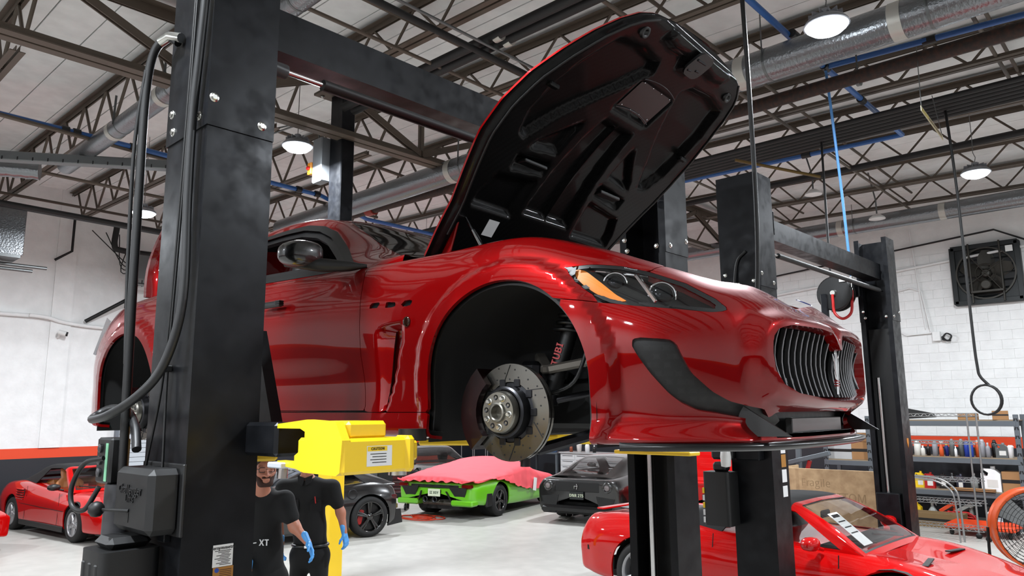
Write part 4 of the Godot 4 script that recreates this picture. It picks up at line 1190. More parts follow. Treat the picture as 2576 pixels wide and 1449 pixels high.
func big_car() -> void:
	var P := {
		"A": [[.10, .15], [.02, .16], [.0, .30], [.0, .42], [.0, .55], [.03, .68], [.10, .80], [.14, .86], [.22, .89], [.3, .90]],
		"B": [[.12, .14], [.02, .15], [.03, .24], [.04, .36], [.012, .52], [.0, .66], [.022, .78], [.05, .875], [.16, .89], [.4, .895]],
		"R": [[.10, .14], [.02, .16], [.02, .25], [.015, .36], [.0, .55], [.01, .70], [.05, .84], [.12, .93], [.22, .95], [.45, .96]],
		"F": [[.10, .13], [.02, .15], [.02, .25], [.015, .36], [.0, .55], [.012, .68], [.05, .80], [.11, .875], [.18, .908], [.40, .93]],
		"0": [[.10, .13], [.01, .14], [.015, .22], [.01, .32], [.0, .50], [.012, .63], [.05, .74], [.11, .80], [.17, .825], [.42, .845]],
		"1": [[.10, .13], [.0, .14], [.03, .22], [.015, .32], [.0, .46], [.012, .58], [.05, .68], [.11, .74], [.19, .775], [.40, .80]],
		"2": [[.10, .13], [.0, .14], [.04, .21], [.02, .30], [.0, .43], [.012, .545], [.05, .63], [.11, .69], [.20, .73], [.40, .765]],
		"3": [[.10, .13], [.0, .14], [.05, .21], [.02, .29], [.0, .42], [.012, .53], [.05, .60], [.10, .65], [.19, .695], [.35, .735]],
		"4": [[.10, .13], [.0, .14], [.06, .20], [.02, .28], [.0, .41], [.012, .52], [.045, .585], [.09, .63], [.17, .675], [.32, .715]],
		"5": [[.10, .13], [.02, .14], [.06, .19], [.02, .27], [.0, .40], [.012, .52], [.04, .58], [.08, .615], [.15, .65], [.25, .685]],
		"6": [[.10, .13], [.02, .14], [.06, .19], [.02, .26], [.0, .40], [.01, .52], [.035, .575], [.07, .605], [.13, .638], [.19, .66]]}
	var mixp := func(a: Array, b: Array, t: float) -> Array:
		var o := []
		for i in a.size(): o.append([lerpf(a[i][0], b[i][0], t), lerpf(a[i][1], b[i][1], t)])
		return o
	var prof := [P.A, P.A, P.A, P.A, mixp.call(P.A, P.R, 0.5), P.R, P.R, P.R, mixp.call(P.B, P.R, 0.5), P.B, P.B, mixp.call(P.B, P.F, 0.4), P.F, P.F, P["0"], P["1"], P["2"], P["3"], P["4"], P["5"], P["6"], P["6"]]
	var sy := [.9, .9, .9, .9, .93, .95, .96, .95, .93, .92, .93, .955, .958, .942, .86, .815, .79, .765, .745, .725, .705, .69]
	var rows := []
	for i in CARX.size():
		var c: Array = CARX[i]
		var L := maxf(Vector2(c[0] - c[2], c[1]).length(), 1e-6)
		var r := []
		for q in prof[i]:
			var k: float = q[0] / L
			r.append(Vector3(lerpf(c[0], c[2], k), q[1], c[1] * (1.0 - k)))
		r.append(Vector3(c[2], sy[i], 0))
		rows.append(r)
	var sk := refine(rows, 0.02, 6)
	var AR := 0.368      # arch radius
	var ARX := -2.95
	var grille := [Vector2(-0.02, 0.462), Vector2(0.012, 0.468), Vector2(0.03, 0.5), Vector2(0.06, 0.528), Vector2(0.2, 0.533), Vector2(0.44, 0.528), Vector2(0.52, 0.512), Vector2(0.555, 0.48), Vector2(0.565, 0.43), Vector2(0.555, 0.37), Vector2(0.51, 0.325), Vector2(0.42, 0.298), Vector2(0.2, 0.281), Vector2(0.0, 0.276), Vector2(-0.02, 0.276)]
	var scoop := [Vector2(-0.70, 0.588), Vector2(-0.565, 0.585), Vector2(-0.54, 0.575), Vector2(-0.533, 0.55), Vector2(-0.548, 0.504), Vector2(-0.655, 0.236), Vector2(-0.69, 0.236)]
	# ease the grid outwards round the arches and the grille, inwards at the side scoop
	var gp := PackedVector2Array(grille)
	var scp := PackedVector2Array(scoop)
	sk.normals()
	for i in sk.p.size():
		var v := sk.p[i]
		var dv := Vector3.ZERO
		for cx in [0.0, ARX]:
			var r := Vector2(v.x - cx, v.y - 0.345).length()
			if r < 0.5 and v.z > 0.7: dv.z += 0.022 * (1.0 - smoothstep(0.438, 0.45, r))
		if v.x > 0.55 and v.y > 0.2:
			var d := sdp(Vector2(v.z, v.y), gp, Vector2(-0.02, 0.27), Vector2(0.57, 0.54))
			dv += Vector3(0.9, 0, 0.25 * signf(v.z) * smoothstep(0.2, 0.5, v.z)) * 0.045 * (1.0 - smoothstep(0.015, 0.075, d)) if d < 0.075 else Vector3.ZERO
		if v.x < -0.5 and v.x > -0.72 and v.z > 0.8:
			var d := sdp(Vector2(v.x, v.y), scp, Vector2(-0.7, 0.236), Vector2(-0.53, 0.59))
			if d < 0.0: dv.z -= 0.075 * clampf((v.x + 0.70) / 0.1, 0, 1) * smoothstep(0.0, 0.012, -d)
		sk.p[i] = v + dv
	sk.normals()
	var red := paint("car_red", Color(0.45, 0.007, 0.012), 0.5, 0.38)
	red.metallic_specular = 0.1
	var cf := weave("carbon", 24.0, 0.015, 0.06)
	var cfd := weave("carbon_dark", 14.0, 0.01, 0.05)
	cfd.clearcoat = 0.18
	cfd.metallic_specular = 0.2
	cfd.roughness = 0.42
	var blk := mat("trim_black", Color(0.012, 0.012, 0.013), 0.45)
	var liner := tri(mat("liner", Color.WHITE, 0.9), 4.0, false)
	liner.albedo_texture = noise_tex(0.06, 77, Color(0.006, 0.006, 0.007), Color(0.022, 0.022, 0.023))
	var chrome := mat("chrome", Color(0.85, 0.85, 0.86), 0.08, 1.0)
	var dsteel := mat("dark_steel", Color(0.2, 0.2, 0.21), 0.35, 0.9)
	# ---------- regions ----------
	var hood_poly := []
	for q in HOODC: hood_poly.append(q)
	for k in range(HOODC.size() - 2, 0, -1): hood_poly.append(Vector2(HOODC[k].x, -HOODC[k].y))
	var fh := field(sk, hood_poly, 2)
	for i in fh.size():
		if sk.p[i].y < 0.56: fh[i] = 0.06
	var fa := circle_field(sk, 0, 0.345, AR)
	var fr := circle_field(sk, ARX, 0.345, AR)
	for i in fa.size():
		var v := sk.p[i]
		# the openings run straight down below the axle
		if v.y < 0.345:
			fa[i] = absf(v.x) - AR
			fr[i] = absf(v.x - ARX) - AR
	var lamp_poly := [Vector2(0.25, 0.738), Vector2(0.299, 0.685), Vector2(0.354, 0.638), Vector2(0.421, 0.597), Vector2(0.502, 0.584), Vector2(0.607, 0.572), Vector2(0.70, 0.561), Vector2(0.735, 0.566), Vector2(0.735, 0.578), Vector2(0.70, 0.612), Vector2(0.615, 0.668), Vector2(0.509, 0.712), Vector2(0.43, 0.735), Vector2(0.35, 0.742)]
	var fl := field(sk, lamp_poly)
	var in_poly := [Vector2(0.494, 0.455), Vector2(0.498, 0.472), Vector2(0.515, 0.478), Vector2(0.603, 0.470), Vector2(0.622, 0.455), Vector2(0.634, 0.42), Vector2(0.655, 0.36), Vector2(0.70, 0.30), Vector2(0.735, 0.27), Vector2(0.77, 0.255), Vector2(0.80, 0.245), Vector2(0.80, 0.205), Vector2(0.775, 0.209), Vector2(0.705, 0.229), Vector2(0.657, 0.238), Vector2(0.62, 0.262), Vector2(0.589, 0.295), Vector2(0.544, 0.360), Vector2(0.51, 0.42)]
	var fi := field(sk, in_poly)
	var fg := field(sk, grille, 1)
	for i in fg.size():
		if sk.p[i].x < 0.6: fg[i] = 0.06
		# low intake below the grille
	var vents := [[Vector2(-0.764, 0.674), Vector2(-0.752, 0.70), Vector2(-0.686, 0.699), Vector2(-0.694, 0.672)], [Vector2(-0.66, 0.671), Vector2(-0.648, 0.695), Vector2(-0.582, 0.694), Vector2(-0.59, 0.668)], [Vector2(-0.556, 0.667), Vector2(-0.545, 0.693), Vector2(-0.483, 0.692), Vector2(-0.491, 0.664)]]
	var fv := field(sk, vents[0])
	for k in 2:
		var g := field(sk, vents[k + 1])
		for i in fv.size(): fv[i] = minf(fv[i], g[i])
	var fsc := field(sk, [Vector2(-0.63, 0.572), Vector2(-0.572, 0.576), Vector2(-0.548, 0.565), Vector2(-0.541, 0.545), Vector2(-0.556, 0.49), Vector2(-0.65, 0.246), Vector2(-0.672, 0.246)])
	var flow := field(sk, [Vector2(-0.02, 0.15), Vector2(0.48, 0.15), Vector2(0.52, 0.19), Vector2(0.46, 0.235), Vector2(-0.02, 0.238)], 1)
	for i in flow.size():
		if sk.p[i].x < 0.6: flow[i] = 0.06
	var holes := PackedFloat32Array()
	holes.resize(sk.p.size())
	for i in holes.size(): holes[i] = -minf(minf(minf(fh[i], fa[i]), minf(fr[i], fl[i])), minf(minf(minf(fi[i], fg[i]), fv[i]), minf(fsc[i], flow[i])))
	for i in holes.size():
		# cabin opening under the greenhouse
		var v := sk.p[i]
		if v.x < -0.72 and v.x > -3.2 and v.z < 0.72 and v.y > 0.8: holes[i] = maxf(holes[i], minf(minf(-0.72 - v.x, v.x + 3.2), 0.72 - v.z))
	var car := thing("sports_car", "dark red metallic coupe raised on the lift with its bonnet open and wheels off", "car", Vector3(-1.965, 1.969, -2.85), 0.085)
	car.rotation.z = -0.006
	var body := Node3D.new()
	var door := field(sk, [Vector2(-2.10, 0.242), Vector2(-0.785, 0.242), Vector2(-0.812, 0.469), Vector2(-0.815, 0.658), Vector2(-0.84, 0.80), Vector2(-0.86, 1.0), Vector2(-2.10, 1.0)])
	for i in door.size():
		if sk.p[i].z < 0.6: door[i] = 0.06
	var bump := field(sk, [Vector2(0.1, 0.627), Vector2(0.25, 0.621), Vector2(0.42, 0.597), Vector2(0.46, 0.63), Vector2(0.50, 0.69), Vector2(0.53, 0.80), Vector2(1.2, 0.8), Vector2(1.2, 0), Vector2(0.1, 0)])
	var sill := field(sk, [Vector2(-2.62, 0), Vector2(-2.62, 0.236), Vector2(-0.3, 0.236), Vector2(-0.3, 0.0)])
	var quarter := field(sk, [Vector2(-4.2, 0), Vector2(-2.62, 0.0), Vector2(-2.62, 0.24), Vector2(-2.105, 0.242), Vector2(-2.105, 1.2), Vector2(-4.2, 1.2)])
	panel("front_bumper", sk, fmax(holes, bump, 1.0, 0.0015), red, car, "both", 0.04)
	panel("door", sk, fmax(holes, door, 1.0, 0.002), red, car, "pair")
	panel("side_sill", sk, fmax(holes, sill, 1.0, 0.0015), red, car, "pair")
	panel("rear_quarter", sk, fmax(holes, quarter, 1.0, 0.002), red, car, "both", 0.016)
	var fen := holes.duplicate()
	for i in fen.size():
		fen[i] = maxf(fen[i], maxf(maxf(-bump[i], -door[i]), maxf(-sill[i], -quarter[i])) + 0.0015)
	panel("front_fender", sk, fen, red, car, "pair", 0.016)
	# dark shell behind the gaps and openings
	var shell := fmax(PackedFloat32Array(fa), fa, -1.0)
	for i in shell.size(): shell[i] = maxf(maxf(maxf(-fa[i], -fr[i]) - 0.01, maxf(maxf(-fg[i], -fl[i]), maxf(-fsc[i], -flow[i]))), maxf(-fh[i], minf(minf(-0.72 - sk.p[i].x, sk.p[i].x + 3.2), 0.72 - sk.p[i].z) if sk.p[i].y > 0.8 else -1.0))
	panel("inner_shell", sk, shell, blk, car, "both", 0.0, 0.03)
	for i in fsc.size(): fsc[i] -= 0.02
	panel("scoop_recess", sk, fsc, red, car, "pair", 0.0, 0.05)
	# intake meshes and grille cavity
	var hx := hexmesh("honeycomb", 9.0)
	var fi2 := PackedFloat32Array(fi)
	for i in fi2.size(): fi2[i] -= 0.02
	panel("intake_mesh", sk, fi2, hx, car, "pair", 0.0, 0.022)
	panel("vent_mesh", sk, fv, mat("vent_grey", Color(0.07, 0.08, 0.085), 0.3, 0.5), car, "pair", 0.0, 0.011)
	# ---------- headlights ----------
	var glass := mat("lamp_glass", Color(0.02, 0.02, 0.025, 0.12), 0.02)
	glass.transparency = BaseMaterial3D.TRANSPARENCY_ALPHA
	var fl2 := PackedFloat32Array(fl)
	for i in fl2.size(): fl2[i] += 0.002
	panel("headlight_glass", sk, fl2, glass, car, "pair", 0.0, 0.002)
	var fl3 := PackedFloat32Array(fl)
	for i in fl3.size(): fl3[i] = fl[i] - 0.01
	panel("headlight_bowl", sk, fl3, mat("bowl_black", Color(0.015, 0.015, 0.018), 0.35), car, "pair", 0.0, 0.045)
	var rim_f := PackedFloat32Array(fl)
	for i in rim_f.size(): rim_f[i] = maxf(fl[i] + 0.001, -fl[i] - 0.014)
	panel("headlight_seal", sk, rim_f, blk, car, "pair", 0.0, 0.0005)
	var amb := mat("amber_lens", Color(0.9, 0.5, 0.04), 0.12)
	amb.clearcoat_enabled = true
	var fam := field(sk, [Vector2(0.275, 0.735), Vector2(0.31, 0.69), Vector2(0.365, 0.645), Vector2(0.43, 0.605), Vector2(0.49, 0.594), Vector2(0.485, 0.60), Vector2(0.44, 0.63), Vector2(0.39, 0.675), Vector2(0.335, 0.72), Vector2(0.31, 0.733)])
	panel("turn_signal", sk, fam, amb, car, "pair", 0.008, 0.012)
	for s in [1.0, -1.0]:
		for q in [[Vector3(0.545, 0.628, 0.725), 0.042, 0.6], [Vector3(0.40, 0.675, 0.79), 0.036, 0.5]]:
			var ax := Vector3(q[2], 0.05, s * 0.75).normalized()
			var b := Basis(ax.cross(Vector3.UP).normalized(), ax, ax.cross(Vector3.UP).cross(ax).normalized())
			var c: Vector3 = q[0] * Vector3(1, 1, s)
			var st := S()
			slathe(st, [Vector2(q[1] + 0.008, -0.03), Vector2(q[1] + 0.009, 0.0), Vector2(q[1] + 0.004, 0.004), Vector2(q[1], -0.004)], 24, Transform3D(b, c))
			obj("projector_ring", st, chrome, car)
			st = S()
			slathe(st, [Vector2(0, 0.022), Vector2(q[1] * 0.5, 0.017), Vector2(q[1] * 0.85, 0.006), Vector2(q[1], -0.004)], 24, Transform3D(b, c))
			obj("projector_lens", st, mat("lens", Color(0.06, 0.07, 0.09), 0.02, 0.6), car)
			st = S()
			tube(st, [c - ax * 0.06, c - ax * 0.004], q[1] + 0.007, 20)
			obj("projector_barrel", st, mat("barrel", Color(0.12, 0.12, 0.14), 0.25, 0.8), car)
		var fin := S()
		bar(fin, Vector3(0.40, 0.715, s * 0.76), Vector3(0.50, 0.70, s * 0.735), 0.015, 0.012, 0.003)
		bar(fin, Vector3(0.46, 0.708, s * 0.755), Vector3(0.545, 0.60, s * 0.77), 0.01, 0.016, 0.003)
		obj("headlight_blade", fin, chrome, car)
	var em := mat("ink_pale", Color(0.7, 0.7, 0.72), 0.3)
	text("headlight_script", "Maserati", 0.008, em, car, xform(Vector3(0.455, 0.722, 0.778), Vector3(0.85, -0.22, -0.5), Vector3(-0.1, 0.8, 0.45)), true, 0.0006)
	# washer cover outline on the bumper
	for sd in [1.0, -1.0]:
		var wp := []
		for q in [Vector3(0.586, 0.553, 0.779), Vector3(0.592, 0.557, 0.774), Vector3(0.632, 0.559, 0.734), Vector3(0.641, 0.554, 0.728), Vector3(0.646, 0.51, 0.738), Vector3(0.64, 0.503, 0.745), Vector3(0.598, 0.506, 0.781), Vector3(0.588, 0.513, 0.788), Vector3(0.586, 0.553, 0.779)]: wp.append((q + Vector3(0.0015, 0.0, 0.0015)) * Vector3(1, 1, sd))
		var sw := S()
		tube(sw, wp, 0.0016, 5, false)
		obj("washer_cover_seam", sw, mat("seam_red", Color(0.12, 0.005, 0.007), 0.4), car)
	# ---------- grille ----------
	obj("grille_cavity", bx(0.5, 0.52, 0.22, 0.56, -0.6, 0.6), blk, car)
	var vb := []
	for k in range(-11, 12):
		if absi(k) < 1: continue
		var z := 0.0475 * k
		var top := 0.518 if absf(z) < 0.48 else 0.49
		if absf(z) < 0.06: top = 0.49
		var bot := 0.29 if absf(z) < 0.43 else 0.33
		var xo := 0.892 - 0.16 * z * z
		var pts := []
		for q in 7:
			var t := q / 6.0
			pts.append(Vector3(xo - 0.006 - 0.022 * sin(PI * t), lerpf(bot, top, t), z))
		var st := S()
		tube(st, pts, 0.0024, 6)
		obj("grille_bar", st, mat("bar_chrome", Color(0.55, 0.55, 0.56), 0.35, 0.3), car)
		st = S()
		for q in 6: bar(st, pts[q] - Vector3(0.009, 0, 0), pts[q + 1] - Vector3(0.009, 0, 0), 0.006, 0.012)
		obj("grille_blade", st, mat("blade_black", Color(0.003, 0.003, 0.003), 0.8), car)
	# trident
	var tr := S()
	var xt := 0.893
	tube(tr, [Vector3(xt, 0.30, 0), Vector3(xt, 0.40, 0), Vector3(xt, 0.455, 0), Vector3(xt, 0.478, 0)], [0.006, 0.006, 0.0075, 0.001], 8)
	for s in [-1.0, 1.0]:
		tube(tr, curve([Vector3(xt, 0.352, s * 0.004), Vector3(xt, 0.366, s * 0.017), Vector3(xt, 0.40, s * 0.022), Vector3(xt, 0.43, s * 0.026), Vector3(xt, 0.452, s * 0.036)], 3), [0.005, 0.005, 0.005, 0.005, 0.005, 0.005, 0.005, 0.0055, 0.0055, 0.005, 0.004, 0.003, 0.001], 8)
	obj("emblem", tr, chrome, car)
	tr = S()
	for k in 3: box(tr, Vector3(xt, 0.332 + 0.009 * k, 0), Vector3(0.012, 0.005, 0.034), Basis.IDENTITY, 0.001)
	obj("emblem_band", tr, mat("emblem_red", Color(0.5, 0.03, 0.03), 0.3), car)
	tr = S()
	slathe(tr, [Vector2(0, 0.004), Vector2(0.03, 0.003), Vector2(0.034, 0)], 20, Transform3D(Basis(Vector3(0, 0, 1), Vector3(0.45, 0.89, 0).normalized(), Vector3(0.89, -0.45, 0)), Vector3(0.79, 0.66, 0)))
	obj("nose_badge", tr, mat("badge_blue", Color(0.12, 0.16, 0.4), 0.15, 0.3), car)
	# low intake, strakes, splitter
	obj("lower_intake", bx(0.6, 0.77, 0.155, 0.24, -0.5, 0.5), hx, car)
	obj("lower_plate", bx(0.79, 0.815, 0.16, 0.215, -0.30, 0.30, 0.003), mat("plate_grey", Color(0.3, 0.3, 0.3), 0.25, 0.4), car)
	for s in [1.0, -1.0]:
		var st := S()
		prism(st, [Vector2(0.70, 0.155), Vector2(0.70, 0.275), Vector2(0.715, 0.275), Vector2(0.90, 0.158)], 0.012, Transform3D(Basis.IDENTITY, Vector3(0, 0, s * 0.56)))
		obj("strake", st, blk, car)
	var lip := []
	for lev in [[0.112, -0.10], [0.112, 0.015], [0.122, 0.034], [0.134, 0.03], [0.138, 0.0], [0.142, -0.08]]:
		var r := []
		for i in range(15, CARX.size()):
			var c: Array = CARX[i]
			var o := Vector2(c[0], c[1])
			var dir := (o - Vector2(c[2], 0)).normalized()
			o += dir * (lev[1] + 0.0) * clampf((c[0] - 0.5) / 0.25, 0.0, 1.0)
			r.append(Vector3(o.x, lev[0], o.y))
		for i in range(CARX.size() - 2, 14, -1):
			var q: Vector3 = r[i - 15]
			r.append(q * Vector3(1, 1, -1))
		lip.append(curve(r, 4))
	var ls := S()
	grid(ls, lip)
	obj("front_splitter", ls, mat("splitter_black", Color(0.02, 0.02, 0.021), 0.25), car)
	# underbody
	var ub := S()
	box(ub, Vector3(-1.5, 0.15, 0), Vector3(2.15, 0.05, 1.62), Basis.IDENTITY, 0.01)
	box(ub, Vector3(0.5, 0.155, 0), Vector3(0.28, 0.05, 1.1), Basis.IDENTITY, 0.01)
	box(ub, Vector3(-3.55, 0.2, 0), Vector3(0.5, 0.06, 1.3), Basis.IDENTITY, 0.01)
	box(ub, Vector3(-1.5, 0.27, 0), Vector3(4.4, 0.2, 0.9), Basis.IDENTITY, 0.02)
	obj("underbody", ub, mat("under_black", Color(0.02, 0.02, 0.02), 0.7), car)
	var us := S()
	slathe(us, [Vector2(0, -0.05), Vector2(0.05, -0.045), Vector2(0.08, -0.02), Vector2(0.085, 0.03)], 16, Transform3D(Basis.IDENTITY, Vector3(0.3, 0.13, -0.1)))
	obj("engine_sump", us, mat("alloy", Color(0.45, 0.43, 0.4), 0.45, 0.7), car)
	# wheel housings
	for wx in [0.0, ARX]:
		for s in [1.0, -1.0]:
			var st := S()
			var rws := []
			for k in 25:
				var a := lerpf(-0.62, PI + 0.62, k / 24.0)
				var d := Vector3(cos(a), sin(a), 0)
				var o := Vector3(wx, 0.345, 0) + d * 0.385
				if a < 0: o = Vector3(wx + 0.385, 0.345 + a * 0.36, 0)
				if a > PI: o = Vector3(wx - 0.385, 0.345 - (a - PI) * 0.36, 0)
				rws.append([o + Vector3(0, 0, s * 0.905), o + Vector3(0, 0, s * 0.7), o + Vector3(0, 0, s * 0.40), Vector3(lerpf(o.x, wx, 0.3), maxf(o.y - 0.05, 0.13), s * 0.38), Vector3(wx, 0.3, s * 0.38)])
			grid(st, rws)
			obj("wheel_housing", st, liner, car)
	for q in [[Vector3(-0.3, 0.63, 0.6), 0], [Vector3(-0.365, 0.2, 0.7), 0], [Vector3(0.02, 0.44, 0.45), 0]]:
		var st := S()
		slathe(st, [Vector2(0, 0.004), Vector2(0.01, 0.004), Vector2(0.012, 0)], 12, Transform3D(Basis(Vector3.RIGHT, PI / 2), q[0]))
		obj("liner_clip", st, mat("clip_grey", Color(0.2, 0.2, 0.2), 0.4), car)
	for wx in [-0.098, ARX - 0.1]:
		for s in [1.0, -1.0]: wheel_end(car, wx, s, wx > -1)
	greenhouse(car, red, blk, cf)
	hood(car, red, cfd, blk, chrome)
	# ---------- mirror, handle, badge ----------
	var st := S()
	var mrows := []
	for i in 13:
		var a := PI * i / 12.0
		var r := []
		for k in 21:
			var b := TAU * k / 20
			var q := Vector3(cos(b) * sin(a), sin(b) * sin(a), cos(a))
			var e := func(x: float) -> float: return signf(x) * pow(absf(x), 0.72)
			r.append(Vector3(-1.07 + 0.07 * e.call(q.x) - 0.02 * q.z, 0.935 + 0.062 * e.call(q.y) * (1.0 - 0.12 * q.z), 1.045 + 0.088 * e.call(q.z)))
		mrows.append(r)
	grid(st, mrows)
	obj("mirror_housing", st, weave("carbon_coarse", 18.0, 0.006, 0.09), car)
	st = S()
	tube(st, curve([Vector3(-1.13, 0.897, 1.08), Vector3(-1.06, 0.893, 1.04), Vector3(-1.0, 0.888, 0.97), Vector3(-0.93, 0.888, 0.88), Vector3(-0.88, 0.892, 0.82)], 4), [0.018, 0.02, 0.022, 0.024, 0.026, 0.028, 0.03, 0.031, 0.031, 0.03, 0.028, 0.026, 0.024, 0.02, 0.015, 0.012, 0.008], 12)
	obj("mirror_arm", st, blk, car)
	var hd := obj("door_handle", bx(-1.545, -1.39, 0.742, 0.772, 0.9, 0.928, 0.008), blk, car)
	for k in 3: put("handle_rib", done(bx(-1.42, -1.383, -0.004, 0.004, 0.905, 0.934, 0.002)), blk, hd, Transform3D(Basis.IDENTITY, Vector3(0, 0.749 + 0.009 * k, 0)))
	st = S()
	slathe(st, [Vector2(0, 0.005), Vector2(0.012, 0.005), Vector2(0.02, 0.003), Vector2(0.021, 0)], 20, Transform3D(Basis(Vector3.RIGHT, PI / 2), Vector3(-0.503, 0.6, 0.923)))
	obj("side_marker", st, mat("marker_dark", Color(0.16, 0.08, 0.05), 0.15, 0.5), car)
	# open boot lid and tail
	st = S()
	var trw := []
	for i in 9:
		var u := i / 8.0
		var r := []
		for k in 13:
			var w := -1.0 + k / 6.0
			r.append(Vector3(-3.43 - 0.1 * sin(PI * u) - 0.03 * w * w + 0.1 * u, 1.02 + 0.55 * u, w * 0.62 * (1.0 - 0.12 * u)))
		trw.append(r)
	grid(st, trw)
	var trw2 := []
	for r in trw: trw2.append(r.map(func(q): return q + Vector3(0.035, 0, 0)))
	grid(st, trw2)
	for k in 8:
		quad(st, trw[k][12], trw[k + 1][12], trw2[k + 1][12], trw2[k][12])
		quad(st, trw[k][0], trw[k + 1][0], trw2[k + 1][0], trw2[k][0])
	obj("boot_lid", st, red, car)
	st = S()
	bar(st, Vector3(-3.42, 1.575, -0.5), Vector3(-3.42, 1.575, 0.5), 0.08, 0.02, 0.005)
	obj("boot_spoiler", st, cf, car)
	for s in [1.0, -1.0]:
		st = S()
		var tl := []
		for i in 6:
			var r := []
			for k in 5: r.append(Vector3(-3.78 + 0.05 * k + 0.004 * i, 0.62 + 0.05 * i, s * (0.755 + 0.028 * k - 0.012 * i)))
			tl.append(r)
		grid(st, tl)
		obj("tail_lamp", st, mat("tail_lamp", Color(0.35, 0.06, 0.05), 0.1), car)

func wheel_end(car: Node3D, wx: float, s: float, front: bool) -> void:
	var disc := tri(mat("disc_steel", Color(0.42, 0.41, 0.39), 0.25, 0.9), 20.0, false)
	var hubm := mat("hub_steel", Color(0.5, 0.49, 0.46), 0.32, 0.9)
	var dk := mat("dark_steel", Color(0.2, 0.2, 0.2), 0.4, 0.8)
	var black := mat("trim_black", Color.BLACK)
	var c := Vector3(wx, 0.236, 0)
	var X := func(z: float) -> Transform3D: return Transform3D(Basis(Vector3.RIGHT, Vector3(0, 0, s), Vector3(0, -1, 0)), c + Vector3(0, 0, s * z))
	var st := S()
	var R := 0.185 if front else 0.17
	lathe(st, [Vector2(0.115, 0.0), Vector2(R, 0.0), Vector2(R, 0.012), Vector2(0.115, 0.012), Vector2(0.115, 0.0)], 56, X.call(0.745), true)
	lathe(st, [Vector2(0.115, -0.02), Vector2(R, -0.02), Vector2(R, -0.008), Vector2(0.115, -0.008), Vector2(0.115, -0.02)], 56, X.call(0.745), true)
	var d := obj("brake_disc", st, disc, car)
	st = S()
	lathe(st, [Vector2(R - 0.012, -0.008), Vector2(R - 0.012, 0.0)], 40, X.call(0.745), true)
	put("vent_core", done(st), mat("recess_black", Color.BLACK), d)
	if s > 0:
		var xf: Transform3D = X.call(0.7575)
		var hole := S()
		lathe(hole, [Vector2(0, 0.0008), Vector2(0.0032, 0.0008), Vector2(0.0034, 0.0)], 8)
		var hm := done(hole)
		for k in 40:
			var a := TAU * k / 40.0
			var r := 0.125 + 0.05 * ((k * 3) % 5) / 4.0
			put("drilling", hm, mat("recess_black", Color.BLACK), d, xf * Transform3D(Basis.IDENTITY, Vector3(cos(a) * r, 0, sin(a) * r)))
		for k in 6:
			var gs := S()
			var a := TAU * k / 6.0 + 0.3
			bar(gs, Vector3(cos(a) * 0.12, 0.0006, sin(a) * 0.12), Vector3(cos(a + 0.24) * 0.18, 0.0006, sin(a + 0.24) * 0.18), 0.003, 0.001)
			put("groove", done(gs), mat("recess_black", Color.BLACK), d, xf)
	# hat and hub flange
	st = S()
	lathe(st, [Vector2(0.118, 0.004), Vector2(0.112, 0.008), Vector2(0.1, 0.01), Vector2(0.097, 0.05), Vector2(0.09, 0.055), Vector2(0.085, 0.055)], 40, X.call(0.745))
	for k in 10:
		var a := TAU * k / 10
		box(st, X.call(0.757) * Vector3(cos(a) * 0.115, 0, sin(a) * 0.115), Vector3(0.03, 0.03, 0.008), Basis.IDENTITY, 0.003)
	obj("disc_bell", st, dk, car)
	st = S()
	lathe(st, [Vector2(0.08, 0.0), Vector2(0.078, 0.02), Vector2(0.074, 0.03), Vector2(0.038, 0.03), Vector2(0.036, 0.04), Vector2(0.03, 0.042), Vector2(0.026, 0.038), Vector2(0.026, 0.005), Vector2(0.0, 0.004)], 40, X.call(0.80))
	var h := obj("wheel_hub", st, hubm, car)
	if s > 0:
		var nut := S()
		lathe(nut, [Vector2(0, 0.014), Vector2(0.007, 0.014), Vector2(0.009, 0.011), Vector2(0.009, 0.0)], 6, Transform3D.IDENTITY, true)
		lathe(nut, [Vector2(0.009, 0.003), Vector2(0.0125, 0.002), Vector2(0.0125, 0.0)], 12, Transform3D.IDENTITY, true)
		var nm := done(nut)
		var hl := S()
		lathe(hl, [Vector2(0.006, 0.001), Vector2(0.0095, 0.002), Vector2(0.0105, 0.0)], 14)
		lathe(hl, [Vector2(0, -0.004), Vector2(0.006, 0.001)], 14)
		var hlm := done(hl)
		for k in 10:
			var a := TAU * k / 10 + 0.15
			var p := Vector3(cos(a) * 0.056, 0.03, sin(a) * 0.056)
			if k % 2 == 0: put("wheel_bolt", nm, mat("zinc", Color.WHITE), h, X.call(0.80) * Transform3D(Basis.IDENTITY, p))
			else: put("bolt_hole", hlm, dk, h, X.call(0.80) * Transform3D(Basis.IDENTITY, p))
	# caliper, behind the axle
	st = S()
	var pf := []
	for k in 9:
		var a := lerpf(deg_to_rad(128), deg_to_rad(222), k / 8.0)
		pf.append(Vector2(cos(a), sin(a)) * (R + 0.022 + 0.006 * sin(k * 2.2)))
	for k in 9:
		var a := lerpf(deg_to_rad(222), deg_to_rad(128), k / 8.0)
		pf.append(Vector2(cos(a), sin(a)) * 0.135)
	for q in [[0.768, 0.032], [0.685, 0.035]]: prism(st, pf, q[1], Transform3D(Basis(Vector3.RIGHT, Vector3.UP, Vector3.BACK), c + Vector3(0, 0, q[0] if s > 0 else -q[0] - q[1])))
	var br := []
	for k in 9:
		var a := lerpf(deg_to_rad(128), deg_to_rad(222), k / 8.0)
		br.append(Vector2(cos(a), sin(a)) * (R + 0.03))
	for k in 9:
		var a := lerpf(deg_to_rad(222), deg_to_rad(128), k / 8.0)
		br.append(Vector2(cos(a), sin(a)) * (R + 0.006))
	prism(st, br, 0.11, Transform3D(Basis.IDENTITY, c + Vector3(0, 0, 0.688 if s > 0 else -0.798)))
	obj("brake_caliper", st, paint("caliper_red", Color(0.085, 0.012, 0.014), 0.1, 0.3), car)
	if not front: return
